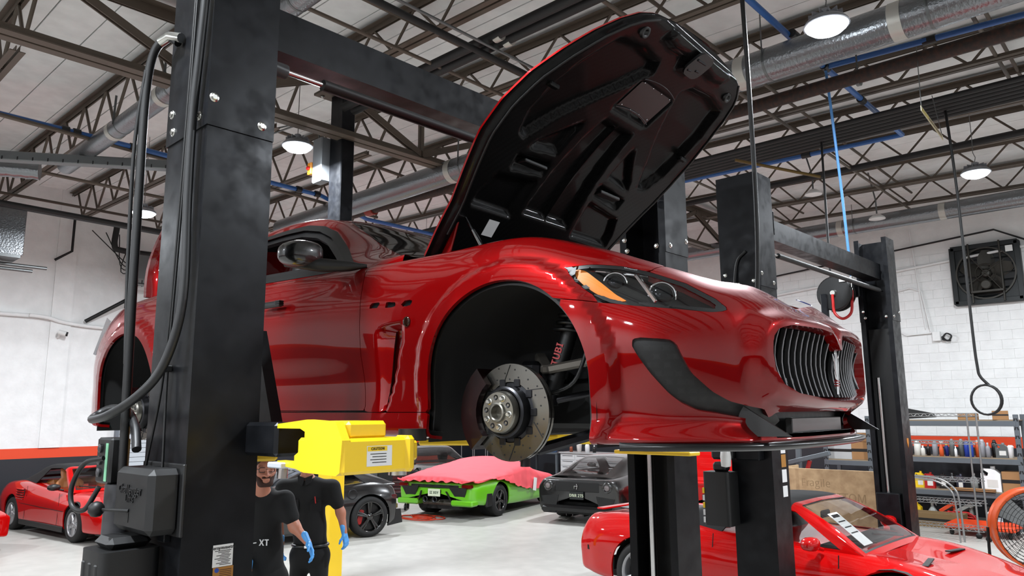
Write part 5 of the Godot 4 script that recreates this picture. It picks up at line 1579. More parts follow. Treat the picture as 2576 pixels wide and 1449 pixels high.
	# upright, arms, spring strut
	st = S()
	bar(st, c + Vector3(0.0, -0.17, s * 0.66), c + Vector3(0.0, 0.2, s * 0.62), 0.06, 0.1, 0.02)
	tube(st, [c + Vector3(0, 0, s * 0.58), c + Vector3(0, 0, s * 0.73)], 0.07, 16)
	tube(st, [c + Vector3(0.03, -0.205, s * 0.7), c + Vector3(0.03, -0.16, s * 0.7)], 0.02, 10)
	obj("upright", st, dk, car)
	st = S()
	bar(st, Vector3(-0.02, 0.40, s * 0.62), Vector3(0.3, 0.47, s * 0.42), 0.05, 0.035, 0.008)
	bar(st, Vector3(-0.02, 0.40, s * 0.62), Vector3(-0.2, 0.47, s * 0.42), 0.05, 0.035, 0.008)
	obj("upper_arm", st, mat("alloy", Color.WHITE), car)
	st = S()
	bar(st, Vector3(-0.05, 0.09, s * 0.66), Vector3(0.25, 0.2, s * 0.38), 0.07, 0.04, 0.01)
	bar(st, Vector3(-0.05, 0.09, s * 0.66), Vector3(-0.25, 0.2, s * 0.38), 0.07, 0.04, 0.01)
	obj("lower_arm", st, dk, car)
	st = S()
	tube(st, [Vector3(0.03, 0.28, s * 0.64), Vector3(0.16, 0.31, s * 0.56), Vector3(0.2, 0.31, s * 0.4)], 0.014, 10)
	tube(st, [Vector3(0.02, 0.26, s * 0.645), Vector3(0.02, 0.3, s * 0.645)], 0.024, 12)
	obj("tie_rod", st, dk, car)
	st = S()
	tube(st, [Vector3(-0.03, 0.3, s * 0.58), Vector3(0.06, 0.6, s * 0.55)], 0.034, 14)
	obj("damper", st, black, car)
	st = S()
	var hx := []
	for k in 97:
		var a := TAU * k / 16.0
		var b := Vector3(0.045, 0.55, s * 0.555).lerp(Vector3(0.09, 0.71, s * 0.54), k / 96.0)
		hx.append(b + Vector3(cos(a), 0.0, sin(a)) * 0.06)
	tube(st, hx, 0.009, 6)
	obj("coil_spring", st, black, car)
	if s > 0:
		var ax := Vector3(0.09, 0.3, -0.03).normalized()
		text("damper_text", "TUBI", 0.03, mat("text_red", Color(0.7, 0.05, 0.06), 0.4), car, xform(Vector3(0.018, 0.46, 0.603), ax, Vector3(-0.8, 0.24, 0.2)), true, 0.002)
	st = S()
	tube(st, curve([Vector3(0.15, 0.62, s * 0.5), Vector3(0.18, 0.5, s * 0.62), Vector3(0.12, 0.35, s * 0.64), Vector3(0.0, 0.3, s * 0.66)]), 0.008, 8)
	obj("brake_hose", st, black, car)

func greenhouse(car: Node3D, red: Material, blk: Material, cf: Material) -> void:
	# stations: x, belt (y, z), cant rail (y, z), roof half way (y), centre y
	var G := [[-0.70, .925, .76, .93, .70, .945, .95], [-0.85, .895, .80, .955, .69, .985, 1.0], [-1.05, .893, .81, 1.03, .655, 1.085, 1.10], [-1.25, .892, .81, 1.14, .625, 1.195, 1.205], [-1.42, .892, .815, 1.22, .602, 1.275, 1.285], [-1.65, .893, .82, 1.265, .585, 1.32, 1.335], [-2.0, .90, .825, 1.27, .575, 1.33, 1.345], [-2.4, .915, .825, 1.225, .57, 1.295, 1.315], [-2.75, .935, .81, 1.13, .57, 1.20, 1.225], [-3.05, .95, .78, 1.03, .58, 1.09, 1.11], [-3.3, .955, .74, .975, .62, .99, 1.0]]
	var rows := []
	for g in G:
		var b := Vector3(g[0], g[1], g[2])
		var r := Vector3(g[0], g[3], g[4])
		rows.append([b + Vector3(0, -0.03, 0.01), b, b.lerp(r, 0.5) + Vector3(0, 0.006, 0.018), r, Vector3(g[0], g[3] + (g[5] - g[3]) * 0.55, g[4] * 0.84), Vector3(g[0], g[5], g[4] * 0.5), Vector3(g[0], g[6], 0)])
	var sk := refine(rows, 0.02, 8)
	sk.normals()
	# windows in side view; the windscreen and the rear screen in plan
	var side := field(sk, [Vector2(-2.62, 0.915), Vector2(-1.0, 0.905), Vector2(-1.06, 0.945), Vector2(-1.18, 1.035), Vector2(-1.33, 1.14), Vector2(-1.46, 1.195), Vector2(-1.62, 1.228), Vector2(-1.8, 1.23), Vector2(-2.1, 1.215), Vector2(-2.4, 1.14), Vector2(-2.6, 1.0)])
	var front := field(sk, [Vector2(-0.6, -0.1), Vector2(-0.6, 0.66), Vector2(-0.84, 0.625), Vector2(-1.03, 0.585), Vector2(-1.22, 0.55), Vector2(-1.38, 0.515), Vector2(-1.44, 0.46), Vector2(-1.49, 0.25), Vector2(-1.5, -0.1)], 2)
	var rear := field(sk, [Vector2(-2.45, -0.1), Vector2(-2.47, 0.3), Vector2(-2.52, 0.46), Vector2(-2.9, 0.5), Vector2(-3.15, 0.52), Vector2(-3.2, -0.1)], 2)
	for i in side.size():
		if sk.p[i].z < 0.5: side[i] = 0.06
		if sk.p[i].y < 0.9: front[i] = maxf(front[i], 0.01); 
	var roof := PackedFloat32Array(side)
	for i in roof.size(): roof[i] = -minf(side[i], minf(front[i], rear[i]))
	panel("roof", sk, roof, red, car, "both", 0.015)
	panel("headliner", sk, roof, mat("cabin_black", Color(0.015, 0.015, 0.016), 0.7), car, "both", 0.0, 0.02)
	var sh := PackedFloat32Array(side)
	for i in sh.size(): sh[i] = maxf(side[i] - 0.012, -side[i] - 0.022)
	panel("window_seal", sk, sh, blk, car, "pair", 0.0, -0.002)
	for i in sh.size(): sh[i] = maxf(side[i] + 0.016, -side[i] - 0.05)
	panel("window_frame", sk, sh, mat("frame_grey", Color(0.05, 0.05, 0.055), 0.4), car, "pair", 0.02, 0.012)
	for i in sh.size(): sh[i] = maxf(side[i], -sk.p[i].x - 1.16 )
	panel("quarter_trim", sk, sh, mat("frame_grey", Color.BLACK), car, "pair", 0.0, 0.006)
	var wg := mat("windscreen_glass", Color(0.02, 0.022, 0.026, 0.6), 0.04)
	wg.metallic_specular = 0.3
	wg.transparency = BaseMaterial3D.TRANSPARENCY_ALPHA
	panel("windscreen", sk, front, wg, car, "both", 0.0, 0.002)
	var rg := mat("privacy_glass", Color(0.01, 0.01, 0.012, 0.85), 0.03)
	rg.transparency = BaseMaterial3D.TRANSPARENCY_ALPHA
	panel("rear_screen", sk, rear, rg, car, "both", 0.0, 0.002)
	for i in sh.size(): sh[i] = maxf(front[i] + 0.001, -front[i] - 0.012)
	panel("windscreen_seal", sk, sh, blk, car, "both", 0.0, -0.001)
	# cabin
	var cb := S()
	box(cb, Vector3(-1.9, 0.55, 0), Vector3(2.2, 0.3, 1.5))
	box(cb, Vector3(-0.95, 0.82, 0), Vector3(0.5, 0.2, 1.4), Basis.IDENTITY, 0.05)
	box(cb, Vector3(-2.95, 0.86, 0), Vector3(0.5, 0.1, 1.3))
	obj("cabin_lining", cb, mat("cabin_black", Color(0.015, 0.015, 0.016), 0.7), car)
	for s in [1.0, -1.0]:
		var st := S()
		var rr := []
		for i in 7:
			var u := i / 6.0
			var w := 0.24 - 0.1 * smoothstep(0.6, 1.0, u)
			var rw := []
			for k in 13:
				var a := TAU * k / 12
				rw.append(Vector3(-1.62 - 0.22 * u + 0.07 * sin(a), 0.6 + 0.5 * u, s * 0.4 + w * cos(a)))
			rr.append(rw)
		grid(st, rr)
		obj("seat_back", st, mat("seat_black", Color(0.04, 0.04, 0.042), 0.5), car)
	var wl := S()
	lathe(wl, [Vector2(0.17, 0), Vector2(0.185, 0.012), Vector2(0.2, 0), Vector2(0.185, -0.012), Vector2(0.17, 0)], 24, Transform3D(Basis(Vector3.BACK, 0.9), Vector3(-1.25, 0.88, -0.4)))
	obj("steering_wheel", wl, mat("cabin_black", Color.BLACK), car)

func hood(car: Node3D, red: Material, cf: Material, blk: Material, chrome: Material) -> void:
	var hinge := Vector3(-0.72, 0.93, 0)
	var th := deg_to_rad(51.0)
	var T := Transform3D(Basis(Vector3.BACK, th), hinge) * Transform3D(Basis.IDENTITY, -hinge)
	var half := func(x: float) -> float:
		var i := 0
		while i < HOODC.size() - 2 and x > HOODC[i + 1].x: i += 1
		var a: Vector2 = HOODC[i]; var b: Vector2 = HOODC[i + 1]
		return lerpf(a.y, b.y, clampf((x - a.x) / (b.x - a.x), 0, 1))
	# plan grid: u rear to front, w across; rows are squeezed to the outline
	var N := 110
	var M := 100
	var up := Shell.new(); var un := Shell.new()
	var side_pocket := PackedVector2Array([Vector2(0.56, 0.50), Vector2(0.585, 0.34), Vector2(0.57, 0.17), Vector2(0.515, 0.13), Vector2(0.42, 0.19), Vector2(0.30, 0.28), Vector2(0.15, 0.40), Vector2(-0.01, 0.50), Vector2(0.0, 0.56), Vector2(0.11, 0.60), Vector2(0.24, 0.60), Vector2(0.40, 0.57)])
	var centre_pocket := PackedVector2Array([Vector2(0.24, 0.13), Vector2(0.24, -0.01), Vector2(-0.36, -0.01), Vector2(-0.36, 0.2), Vector2(-0.1, 0.17)])
	var plate_pocket := PackedVector2Array([Vector2(0.47, 0.15), Vector2(0.47, -0.01), Vector2(0.29, -0.01), Vector2(0.29, 0.16)])
	var tri_pocket := PackedVector2Array([Vector2(0.20, 0.22), Vector2(0.12, 0.30), Vector2(0.02, 0.41), Vector2(-0.05, 0.45), Vector2(-0.02, 0.23)])
	var vent_pocket := PackedVector2Array([Vector2(-0.06, 0.22), Vector2(-0.085, 0.47), Vector2(-0.17, 0.47), Vector2(-0.14, 0.22)])
	var rear_pocket := PackedVector2Array([Vector2(-0.17, 0.23), Vector2(-0.2, 0.52), Vector2(-0.3, 0.57), Vector2(-0.39, 0.58), Vector2(-0.40, 0.25)])
	var front_step := PackedVector2Array([Vector2(0.9, 0.30), Vector2(0.635, 0.30), Vector2(0.62, 0.2), Vector2(0.63, 0.1), Vector2(0.575, 0.05), Vector2(0.575, -0.02), Vector2(0.9, -0.02)])
	var pocket := func(q: Vector2, poly: PackedVector2Array, soft: float) -> float:
		return smoothstep(0.0, soft, -sdp(q, poly, Vector2(-0.5, -0.02), Vector2(0.95, 0.7)))
	for i in N + 1:
		var t := float(i) / N
		var x := lerpf(-0.735, 0.7445, t - 0.09 * sin(TAU * t) / TAU + 0.0 if t < 0.5 else 1.0 - pow(1.0 - t, 1.25) * pow(0.5, -0.25))
		var hw: float = half.call(x)
		for k in M + 1:
			var w := -1.0 + 2.0 * k / M
			var z := w * hw
			var y := hood_y(x, z)
			var edge := minf(minf((1.0 - absf(w)) * hw, x + 0.735), 0.7445 - x + 0.0)
			up.p.append(T * Vector3(x, y - 0.012 * pow(maxf(0.0, 1.0 - edge / 0.02), 2), z))
			var q := Vector2(x, absf(z))
			var d := 0.022 + 0.034 * smoothstep(0.012, 0.05, edge)
			if edge > 0.04:
				d -= 0.036 * pocket.call(q, side_pocket, 0.03)
				d -= 0.034 * pocket.call(q, centre_pocket, 0.028)
				d -= 0.03 * pocket.call(q, tri_pocket, 0.03)
				d -= 0.03 * pocket.call(q, rear_pocket, 0.03)
				d -= 0.02 * pocket.call(q, vent_pocket, 0.02)
				d -= 0.02 * pocket.call(q, plate_pocket, 0.015)
				d += 0.02 * pocket.call(q, front_step, 0.035)
			un.p.append(T * Vector3(x, y - d, z))
	for s in [up, un]:
		s.nu = N + 1; s.nv = M + 1
		s.normals()
	for i in up.n.size(): up.n[i] = -up.n[i]
	var V := PackedVector3Array(); var Nn := PackedVector3Array()
	var all := PackedFloat32Array(); all.resize(up.p.size()); all.fill(-1.0)
	var hd := put("bonnet", cutmesh([cut(up, all, 0.0, 0.0, true)]), red, car)
	pass
	put("inner_panel", cutmesh([cut(un, all, 0.0)]), cf, hd)
	# rim joining skin and inner panel
	var st := S()
	var loop_u := []; var loop_n := []
	for i in N + 1: loop_u.append(i * (M + 1) + M)
	for k in range(M - 1, -1, -1): loop_u.append(N * (M + 1) + k)
	for i in range(N - 1, -1, -1): loop_u.append(i * (M + 1))
	for k in range(1, M): loop_u.append(k)
	var ra := []; var rb := []
	for i in loop_u: ra.append(up.p[i]); rb.append(un.p[i])
	grid(st, [ra, rb], true)
	put("bonnet_edge", done(st), red, hd)
	var on := func(x: float, z: float, off: float) -> Vector3: return T * Vector3(x, hood_y(x, z) - off, z)
	# rubber seal along the rim
	for s in [1.0, -1.0]:
		st = S()
		var p := []
		for k in 30:
			var x := lerpf(-0.55, 0.69, k / 29.0)
			p.append(on.call(x, s * ((half.call(x)) - 0.045), 0.056))
		tube(st, p, 0.006, 6)
		put("rim_seal", done(st), blk, hd)
		# bright edged vent slots and trims
		for q in [[-0.065, 0.22, -0.075, 0.46, 0.045], [-0.165, 0.22, -0.185, 0.48, 0.045]]:
			st = S()
			var r := []
			for k in 9:
				var u := k / 8.0
				r.append(on.call(lerpf(q[0], q[2], u) + 0.02 * sin(PI * u), s * lerpf(q[1], q[3], u), q[4]))
			tube(st, r, 0.0035, 6)
			put("vent_edge", done(st), mat("carbon_edge", Color(0.2, 0.2, 0.21), 0.3, 0.3), hd)
		st = S()
		bar(st, on.call(-0.11, s * 0.24, 0.05), on.call(-0.11, s * 0.42, 0.05), 0.05, 0.018, 0.004)
		put("vent_grille", done(st), mat("trim_black", Color.BLACK), hd)
		st = S()
		bar(st, on.call(0.25, s * (half.call(0.25) - 0.10), 0.055), on.call(0.25, s * (half.call(0.25) - 0.17), 0.06), 0.03, 0.02, 0.006)
		put("bump_stop", done(st), cf, hd)
		st = S()
		slathe(st, [Vector2(0.028, 0.0), Vector2(0.026, 0.012), Vector2(0.014, 0.014), Vector2(0.012, 0.004), Vector2(0, 0.004)], 14, T * Transform3D(Basis(Vector3.RIGHT, PI), Vector3(0.62, hood_y(0.62, 0.42) - 0.055, s * 0.42)))
		put("locating_pin", done(st), blk, hd)
		# hinge and gas strut
		st = S()
		bar(st, Vector3(-0.62, 0.93, s * 0.585), Vector3(-0.56, 1.1, s * 0.585), 0.012, 0.06, 0.004)
		bar(st, Vector3(-0.69, 0.92, s * 0.585), Vector3(-0.6, 1.02, s * 0.585), 0.014, 0.05, 0.004)
		obj("bonnet_hinge", st, red, car)
		for q in [Vector3(-0.655, 0.985, s * 0.597), Vector3(-0.585, 1.06, s * 0.597)]: bolt(car, q, Vector3(0, 0, s), 0.012)
		st = S()
		tube(st, [Vector3(-0.515, 1.11, s * 0.56), Vector3(-0.42, 1.0, s * 0.59)], 0.006, 8)
		tube(st, [Vector3(-0.45, 1.035, s * 0.58), Vector3(-0.32, 0.88, s * 0.62)], 0.011, 10)
		obj("gas_strut", st, chrome if s > 0 else blk, car)
	# riveted plate and latch
	st = S()
	var pr := []
	for i in 5:
		var r := []
		for k in 7: r.append(on.call(lerpf(0.305, 0.46, i / 4.0) + 0.02 * (1 - pow(k / 3.0 - 1, 2)), lerpf(-0.14, 0.14, k / 6.0), 0.052))
		pr.append(r)
	grid(st, pr)
	put("cover_plate", done(st), mat("plate_black", Color(0.02, 0.019, 0.02), 0.35), hd)
	for x in [0.31, 0.475]:
		st = S()
		var r := []
		for k in 9: r.append(on.call(x + 0.02 * (1 - pow(k / 4.0 - 1, 2)), lerpf(-0.145, 0.145, k / 8.0), 0.056))
		tube(st, r, 0.0025, 6)
		put("plate_edge", done(st), mat("carbon_edge", Color.BLACK), hd)
		for k in 4: put("rivet", done_ball(0.004), chrome, hd, Transform3D(Basis.IDENTITY, on.call(x + (0.02 if x < 0.4 else -0.012), lerpf(-0.12, 0.12, k / 3.0), 0.054)))
	st = S()
	prism(st, rrect(0.13, 0.13, 0.04), 0.012, T * xform(Vector3(0.645, hood_y(0.645, 0) - 0.088, 0), Vector3(1, -0.45, 0), Vector3(0, 0, 1)))
	var la := put("latch_base", done(st), mat("trim_black", Color.BLACK), hd)
	st = S()
	for q in [[0.665, -0.03, 0.05], [0.625, -0.04, -0.005], [0.61, 0.01, 0.045]]:
		bar(st, on.call(q[0], q[1], 0.097), on.call(q[0] - 0.005, q[2], 0.1), 0.012, 0.012, 0.003)
	put("latch_hook", done(st), mat("dark_steel", Color.BLACK), la)
	# makers' plate sticker under the rear edge
	var stt := S()
	box(stt, on.call(-0.47, 0.36, 0.062), Vector3(0.085, 0.002, 0.075), Basis(Vector3.BACK, th))
	put("sticker", done(stt), mat("label_white", Color.WHITE), hd)

func done_ball(r: float) -> ArrayMesh:
	var k := "_ball%f" % r
	if not MT.has(k):
		var st := S()
		slathe(st, [Vector2(0, r), Vector2(r * 0.7, r * 0.7), Vector2(r, 0), Vector2(r * 0.7, -r * 0.7), Vector2(0, -r)], 8)
		MT[k] = done(st)
	return MT[k]
# ---------- other cars: lofted bodies cut for wheels and windows ----------
func loft_rows(S0: Array) -> Array:
	# station: x, half width, sill y, shoulder y, top edge y, top half width, centre y
	var rows := []
	for s in S0:
		var w: float = s[1]
		rows.append([Vector3(s[0], s[2], w * 0.86), Vector3(s[0], s[2] + 0.015, w * 0.965), Vector3(s[0], lerpf(s[2], s[3], 0.5), w * 0.995), Vector3(s[0], s[3], w), Vector3(s[0], lerpf(s[3], s[4], 0.62), lerpf(w, s[5], 0.35)), Vector3(s[0], s[4], s[5]), Vector3(s[0], lerpf(s[4], s[6], 0.6), s[5] * 0.55), Vector3(s[0], s[6], 0)])
	return rows

func end_caps(rows: Array) -> Array:
	# closes both ends with a rounded face
	for q in [0, rows.size() - 1]:
		var r: Array = rows[q]
		var c := Vector3(r[0].x, (r[0].y + r[7].y) * 0.5, 0)
		var fl := []
		for v in r: fl.append(Vector3(v.x, lerpf(v.y, c.y, 0.75), v.z * 0.2))
		if q == 0: rows.push_front(fl)
		else: rows.append(fl)
	return rows

func wheel(parent: Node3D, c: Vector3, r: float, w: float, s: float, rimm: Material, spokes: int, rr := 0.66, twin := false) -> void:
	# c: centre of the outer face; s = +1 when the outer face looks along +z
	var X := Transform3D(Basis(Vector3.RIGHT, Vector3(0, 0, s), Vector3(0, -s * 1.0, 0)) if s > 0 else Basis(Vector3.RIGHT, Vector3(0, 0, -1), Vector3(0, 1, 0)), c)
	var st := S()
	var ri := r * rr
	slathe(st, [Vector2(ri, -0.01), Vector2(ri + 0.02, 0.0), Vector2(r - 0.03, -0.004), Vector2(r - 0.004, -0.03), Vector2(r, -0.06), Vector2(r, -w + 0.05), Vector2(r - 0.02, -w + 0.01), Vector2(ri, -w)], 40, X)
	var t := obj("tyre", st, mat("tyre", Color(0.035, 0.035, 0.036), 0.75), parent)
	for k in 3:
		st = S()
		lathe(st, [Vector2(r + 0.0005, -0.075 - 0.05 * k), Vector2(r + 0.001, -0.085 - 0.05 * k)], 40, X)
		put("tread_groove", done(st), mat("recess_black", Color(0.012, 0.012, 0.013)), t)
	st = S()
	slathe(st, [Vector2(ri + 0.004, -0.006), Vector2(ri - 0.008, -0.004), Vector2(ri - 0.02, -0.03), Vector2(ri - 0.03, -w * 0.8)], 40, X)
	put("rim", done(st), rimm, t)
	st = S()
	lathe(st, [Vector2(0, -0.1), Vector2(ri - 0.03, -0.1)], 30, X)
	put("brake_disc", done(st), mat("disc_far", Color(0.16, 0.16, 0.16), 0.4, 0.6), t)
	for k in spokes:
		var a := TAU * k / spokes + 0.3
		for tw in ([-0.1, 0.1] if twin else [0.0]):
			st = S()
			var d := Vector3(cos(a + tw), 0, sin(a + tw))
			var p := d.cross(Vector3.UP)
			var rows := []
			for i in 4:
				var u := i / 3.0
				var ww := lerpf(0.05, 0.032, u) if not twin else 0.02
				if u > 0.9: ww *= 1.25
				var o := d * lerpf(ri * 0.16, ri - 0.012, u) + Vector3(0, lerpf(-0.02, -0.022, u), 0)
				rows.append([X * (o - p * ww - Vector3(0, 0.03, 0)), X * (o - p * ww * 0.75), X * (o + p * ww * 0.75), X * (o + p * ww - Vector3(0, 0.03, 0))])
			grid(st, rows)
			put("spoke", done(st), rimm, t)
	st = S()
	slathe(st, [Vector2(0, -0.008), Vector2(ri * 0.2, -0.01), Vector2(ri * 0.26, -0.03), Vector2(ri * 0.26, -0.08)], 20, X)
	put("hub_cap", done(st), rimm, t)

func car_shell(car: Node3D, S0: Array, arches: Array, m: Material, nose_name := "body") -> Shell:
	var sk := refine(end_caps(loft_rows(S0)), 0.045, 4)
	sk.normals()
	var f := PackedFloat32Array()
	f.resize(sk.p.size())
	for i in f.size():
		var v := sk.p[i]
		var d := -1.0
		for a in arches:
			var q: float = a[2] - Vector2(v.x - a[0], v.y - a[1]).length() if v.y > a[1] else a[2] - absf(v.x - a[0])
			d = maxf(d, q)
		f[i] = d if v.z > 0.45 else -1.0
	panel(nose_name, sk, f, m, car, "both", 0.02)
	var st := S()
	var x0: float = S0[0][0]; var x1: float = S0[-1][0]
	box(st, Vector3((x0 + x1) * 0.5, 0.3, 0), Vector3(absf(x1 - x0) * 0.9, 0.2, 1.1))
	for a in arches:
		for s in [1, -1]:
			var rw := []
			for k in 13:
				var an := lerpf(0.0, PI, k / 12.0)
				var o := Vector3(a[0] + cos(an) * (a[2] + 0.01), a[1] + sin(an) * (a[2] + 0.01), 0)
				rw.append([o + Vector3(0, 0, s * 0.86), o + Vector3(0, 0, s * 0.5), Vector3(a[0], a[1], s * 0.48)])
			grid(st, rw)
	obj("underbody", st, mat("under_black", Color.BLACK), car)
	return sk

func roof_shell(car: Node3D, G: Array, side_poly: Array, front_poly: Array, rear_poly: Array, roof_m: Material, frame_m: Material, glass: Material, split_x := 99.0, open_side := false) -> void:
	# G station: x, belt y, belt z, rail y, rail z, centre y ; split_x: the windscreen frame ahead of it takes frame_m
	var rows := []
	for g in G:
		var b := Vector3(g[0], g[1], g[2]); var r := Vector3(g[0], g[3], g[4])
		rows.append([b + Vector3(0, -0.03, 0), b, b.lerp(r, 0.5) + Vector3(0, 0, 0.015), r, Vector3(g[0], lerpf(g[3], g[5], 0.75), g[4] * 0.6), Vector3(g[0], g[5], 0)])
	var sk := refine(rows, 0.035, 5)
	sk.normals()
	var fs := field(sk, side_poly)
	var ff := field(sk, front_poly, 2)
	var fr := field(sk, rear_poly, 2)
	for i in fs.size():
		if sk.p[i].z < 0.3: fs[i] = 0.06
	var f := PackedFloat32Array(fs)
	for i in f.size(): f[i] = maxf(-minf(fs[i], minf(ff[i], fr[i])), sk.p[i].x - split_x)
	panel("roof", sk, f, roof_m, car, "both", 0.015)
	if split_x < 50.0:
		for i in f.size(): f[i] = maxf(-minf(fs[i], minf(ff[i], fr[i])), split_x - sk.p[i].x)
		panel("windscreen_frame", sk, f, frame_m, car, "both", 0.015)
	panel("windscreen", sk, ff, glass, car, "both", 0.0, 0.003)
	panel("rear_window", sk, fr, glass, car, "both", 0.0, 0.003)
	if not open_side: panel("side_window", sk, fs, glass, car, "pair", 0.0, 0.003)
	for i in f.size(): f[i] = maxf(ff[i], -ff[i] - 0.025)
	panel("screen_seal", sk, f, mat("trim_black", Color.BLACK), car, "both", 0.0, -0.001)

func seat(car: Node3D, at: Vector3, m: Material, lean := -0.3) -> void:
	var st := S()
	var rows := []
	for i in 9:
		var u := i / 8.0
		var w := 0.25 if u < 0.65 else 0.13 + 0.02 * sin(PI * (u - 0.65) / 0.35)
		var rw := []
		for k in 15:
			var a := TAU * k / 14
			rw.append(at + Vector3(lean * u + 0.08 * sin(a) * (1.0 - 0.3 * u), 0.75 * u, w * signf(cos(a)) * pow(absf(cos(a)), 0.7)))
		rows.append(rw)
	grid(st, rows)
	box(st, at + Vector3(0.22, 0.03, 0), Vector3(0.5, 0.14, 0.5), Basis.IDENTITY, 0.05)
	obj("seat", st, m, car)

func door_mirror(car: Node3D, at: Vector3, m: Material, s: float) -> void:
	var st := S()
	var rows := []
	for i in 9:
		var a := PI * i / 8.0
		var rw := []
		for k in 13:
			var b := TAU * k / 12
			rw.append(at + Vector3(0.075 * signf(cos(b)) * pow(absf(cos(b) * sin(a)), 0.8), 0.06 * signf(sin(b)) * pow(absf(sin(b) * sin(a)), 0.8), s * 0.11 * cos(a)))
		rows.append(rw)
	grid(st, rows)
	bar(st, at - Vector3(0, 0.03, s * 0.05), at - Vector3(-0.03, 0.06, s * 0.16), 0.06, 0.03, 0.008)
	obj("door_mirror", st, m, car)

func tinted(n: String, a := 0.35) -> StandardMaterial3D:
	var m := mat(n, Color(0.03, 0.035, 0.04, a), 0.03)
	m.transparency = BaseMaterial3D.TRANSPARENCY_ALPHA
	return m

func other_cars() -> void:
	var red := paint("bright_red", Color(0.66, 0.008, 0.01), 0.0, 0.45)
	red.metallic_specular = 0.12
	var bpaint := paint("black_paint", Color(0.008, 0.008, 0.009), 0.0, 0.3)
	var cloth := mat("soft_top", Color(0.03, 0.03, 0.034), 0.85)
	var tan_ := mat("tan_leather", Color(0.58, 0.36, 0.18), 0.55)
	var silver := mat("rim_silver", Color(0.62, 0.62, 0.63), 0.3, 0.7)
	var blackrim := paint("rim_black", Color(0.01, 0.01, 0.01), 0.2, 0.2)
	var trim := mat("trim_black", Color.BLACK)
	var glass := tinted("car_glass")
	var clear := tinted("car_glass_clear", 0.22)
	# --- red convertible with a black top by the left wall
	var c := thing("convertible_car", "red convertible with closed black soft top parked by the left wall", "car", Vector3(-15.22, 0, -5.447), 0.11)
	c.scale = Vector3.ONE * 1.02
	car_shell(c, [[1.0, .60, .24, .46, .50, .50, .51], [.96, .76, .22, .47, .53, .62, .54], [.85, .82, .2, .49, .57, .66, .59], [.5, .87, .19, .53, .67, .68, .69], [0.0, .895, .2, .56, .76, .67, .755], [-.5, .885, .19, .58, .80, .67, .81], [-1.3, .88, .19, .60, .83, .72, .85], [-2.0, .90, .2, .62, .88, .74, .895], [-2.65, .91, .22, .64, .915, .72, .92], [-3.2, .88, .28, .62, .88, .7, .88], [-3.5, .80, .32, .60, .82, .62, .81], [-3.56, .72, .36, .58, .76, .5, .76]], [[0.0, .31, .37], [-2.65, .31, .37]], red)
	for s in [1.0, -1.0]:
		wheel(c, Vector3(0, .31, s * .885), .31, .21, s, silver, 5)
		wheel(c, Vector3(-2.65, .31, s * .90), .31, .24, s, silver, 5)
		obj("sill_trim", bx(-2.28, -.37, .14, .24, s * .84, s * .885, .01), trim, c)
		door_mirror(c, Vector3(-.72, .9, s * .93), trim, s)
		seat(c, Vector3(-1.25, .45, s * .37), tan_)
		var vent := obj("side_vent", bx(-2.42, -2.08, .60, .80, s * .885, s * .905), mat("vent_red_dark", Color(.1, .01, .01), .5), c)
		for k in 5:
			var st := S()
			box(st, Vector3(-2.25, .62 + .043 * k, s * .912), Vector3(.34, .018, .03), Basis(Vector3.RIGHT, 0.4 * s), .003)
			put("louvre", done(st), red, vent)
		obj("side_marker", bx(.55, .68, .545, .58, s * .845, s * .865, .004), mat("amber_lens", Color.WHITE), c)
		obj("front_lamp", bx(.93, 1.0, .33, .385, s * .42, s * .72, .01), mat("lamp_clear", Color(.8, .8, .78), .15), c)
		obj("front_signal", bx(.92, .99, .39, .43, s * .42, s * .72, .008), mat("amber_lens", Color.WHITE), c)
		var dl := S()
		bar(dl, Vector3(-1.98, .86, s * .885), Vector3(-2.02, .25, s * .90), .004, .006)
		bar(dl, Vector3(-.58, .8, s * .88), Vector3(-.60, .25, s * .888), .004, .006)
		bar(dl, Vector3(-2.28, .535, s * .906), Vector3(-.37, .5, s * .894), .008, .008)
		obj("door_seam", dl, mat("seam_red", Color(.12, .005, .007)), c)
	obj("chin", bx(.55, 1.02, .15, .225, -.74, .74, .02), trim, c)
	obj("bonnet_step", bx(.45, .78, .6, .635, -.5, .5, .015), red, c)
	roof_shell(c, [[-.40, .79, .72, .80, .70, .81], [-.75, .825, .72, 1.0, .63, 1.02], [-1.12, .84, .72, 1.2, .555, 1.225], [-1.5, .85, .72, 1.235, .55, 1.265], [-1.95, .865, .72, 1.215, .55, 1.245], [-2.4, .89, .70, 1.07, .57, 1.1], [-2.8, .90, .68, .93, .6, .95]],
		[Vector2(-2.1, .87), Vector2(-.62, .84), Vector2(-1.08, 1.15), Vector2(-1.3, 1.2), Vector2(-1.75, 1.18)], [Vector2(-.47, -.1), Vector2(-.47, .66), Vector2(-.75, .585), Vector2(-1.05, .51), Vector2(-1.07, -.1)], [Vector2(-2.3, -.1), Vector2(-2.3, .4), Vector2(-2.6, .42), Vector2(-2.6, -.1)], cloth, red, clear, -1.14, true)
	obj("cabin_lining", bx(-2.0, -.6, .3, .6, -.7, .7), mat("cabin_black", Color.BLACK), c)
	obj("rear_bench", bx(-2.1, -1.8, .5, .95, -.55, .55, .06), tan_, c)
	var wp := S()
	tube(wp, [Vector3(-.52, .84, .1), Vector3(-.6, .9, .55)], .012, 6)
	tube(wp, [Vector3(-.5, .84, -.4), Vector3(-.56, .89, .05)], .012, 6)
	obj("wiper", wp, trim, c)
	obj("front_plate", bx(1.0, 1.02, .3, .34, -.3, .3, .005), trim, c)
	# --- nose of another red car cut by the left edge
	c = thing("red_car", "corner of another red car cut off by the left edge of the photo", "car", Vector3(-15.35, 0, -2.5), 0.76)
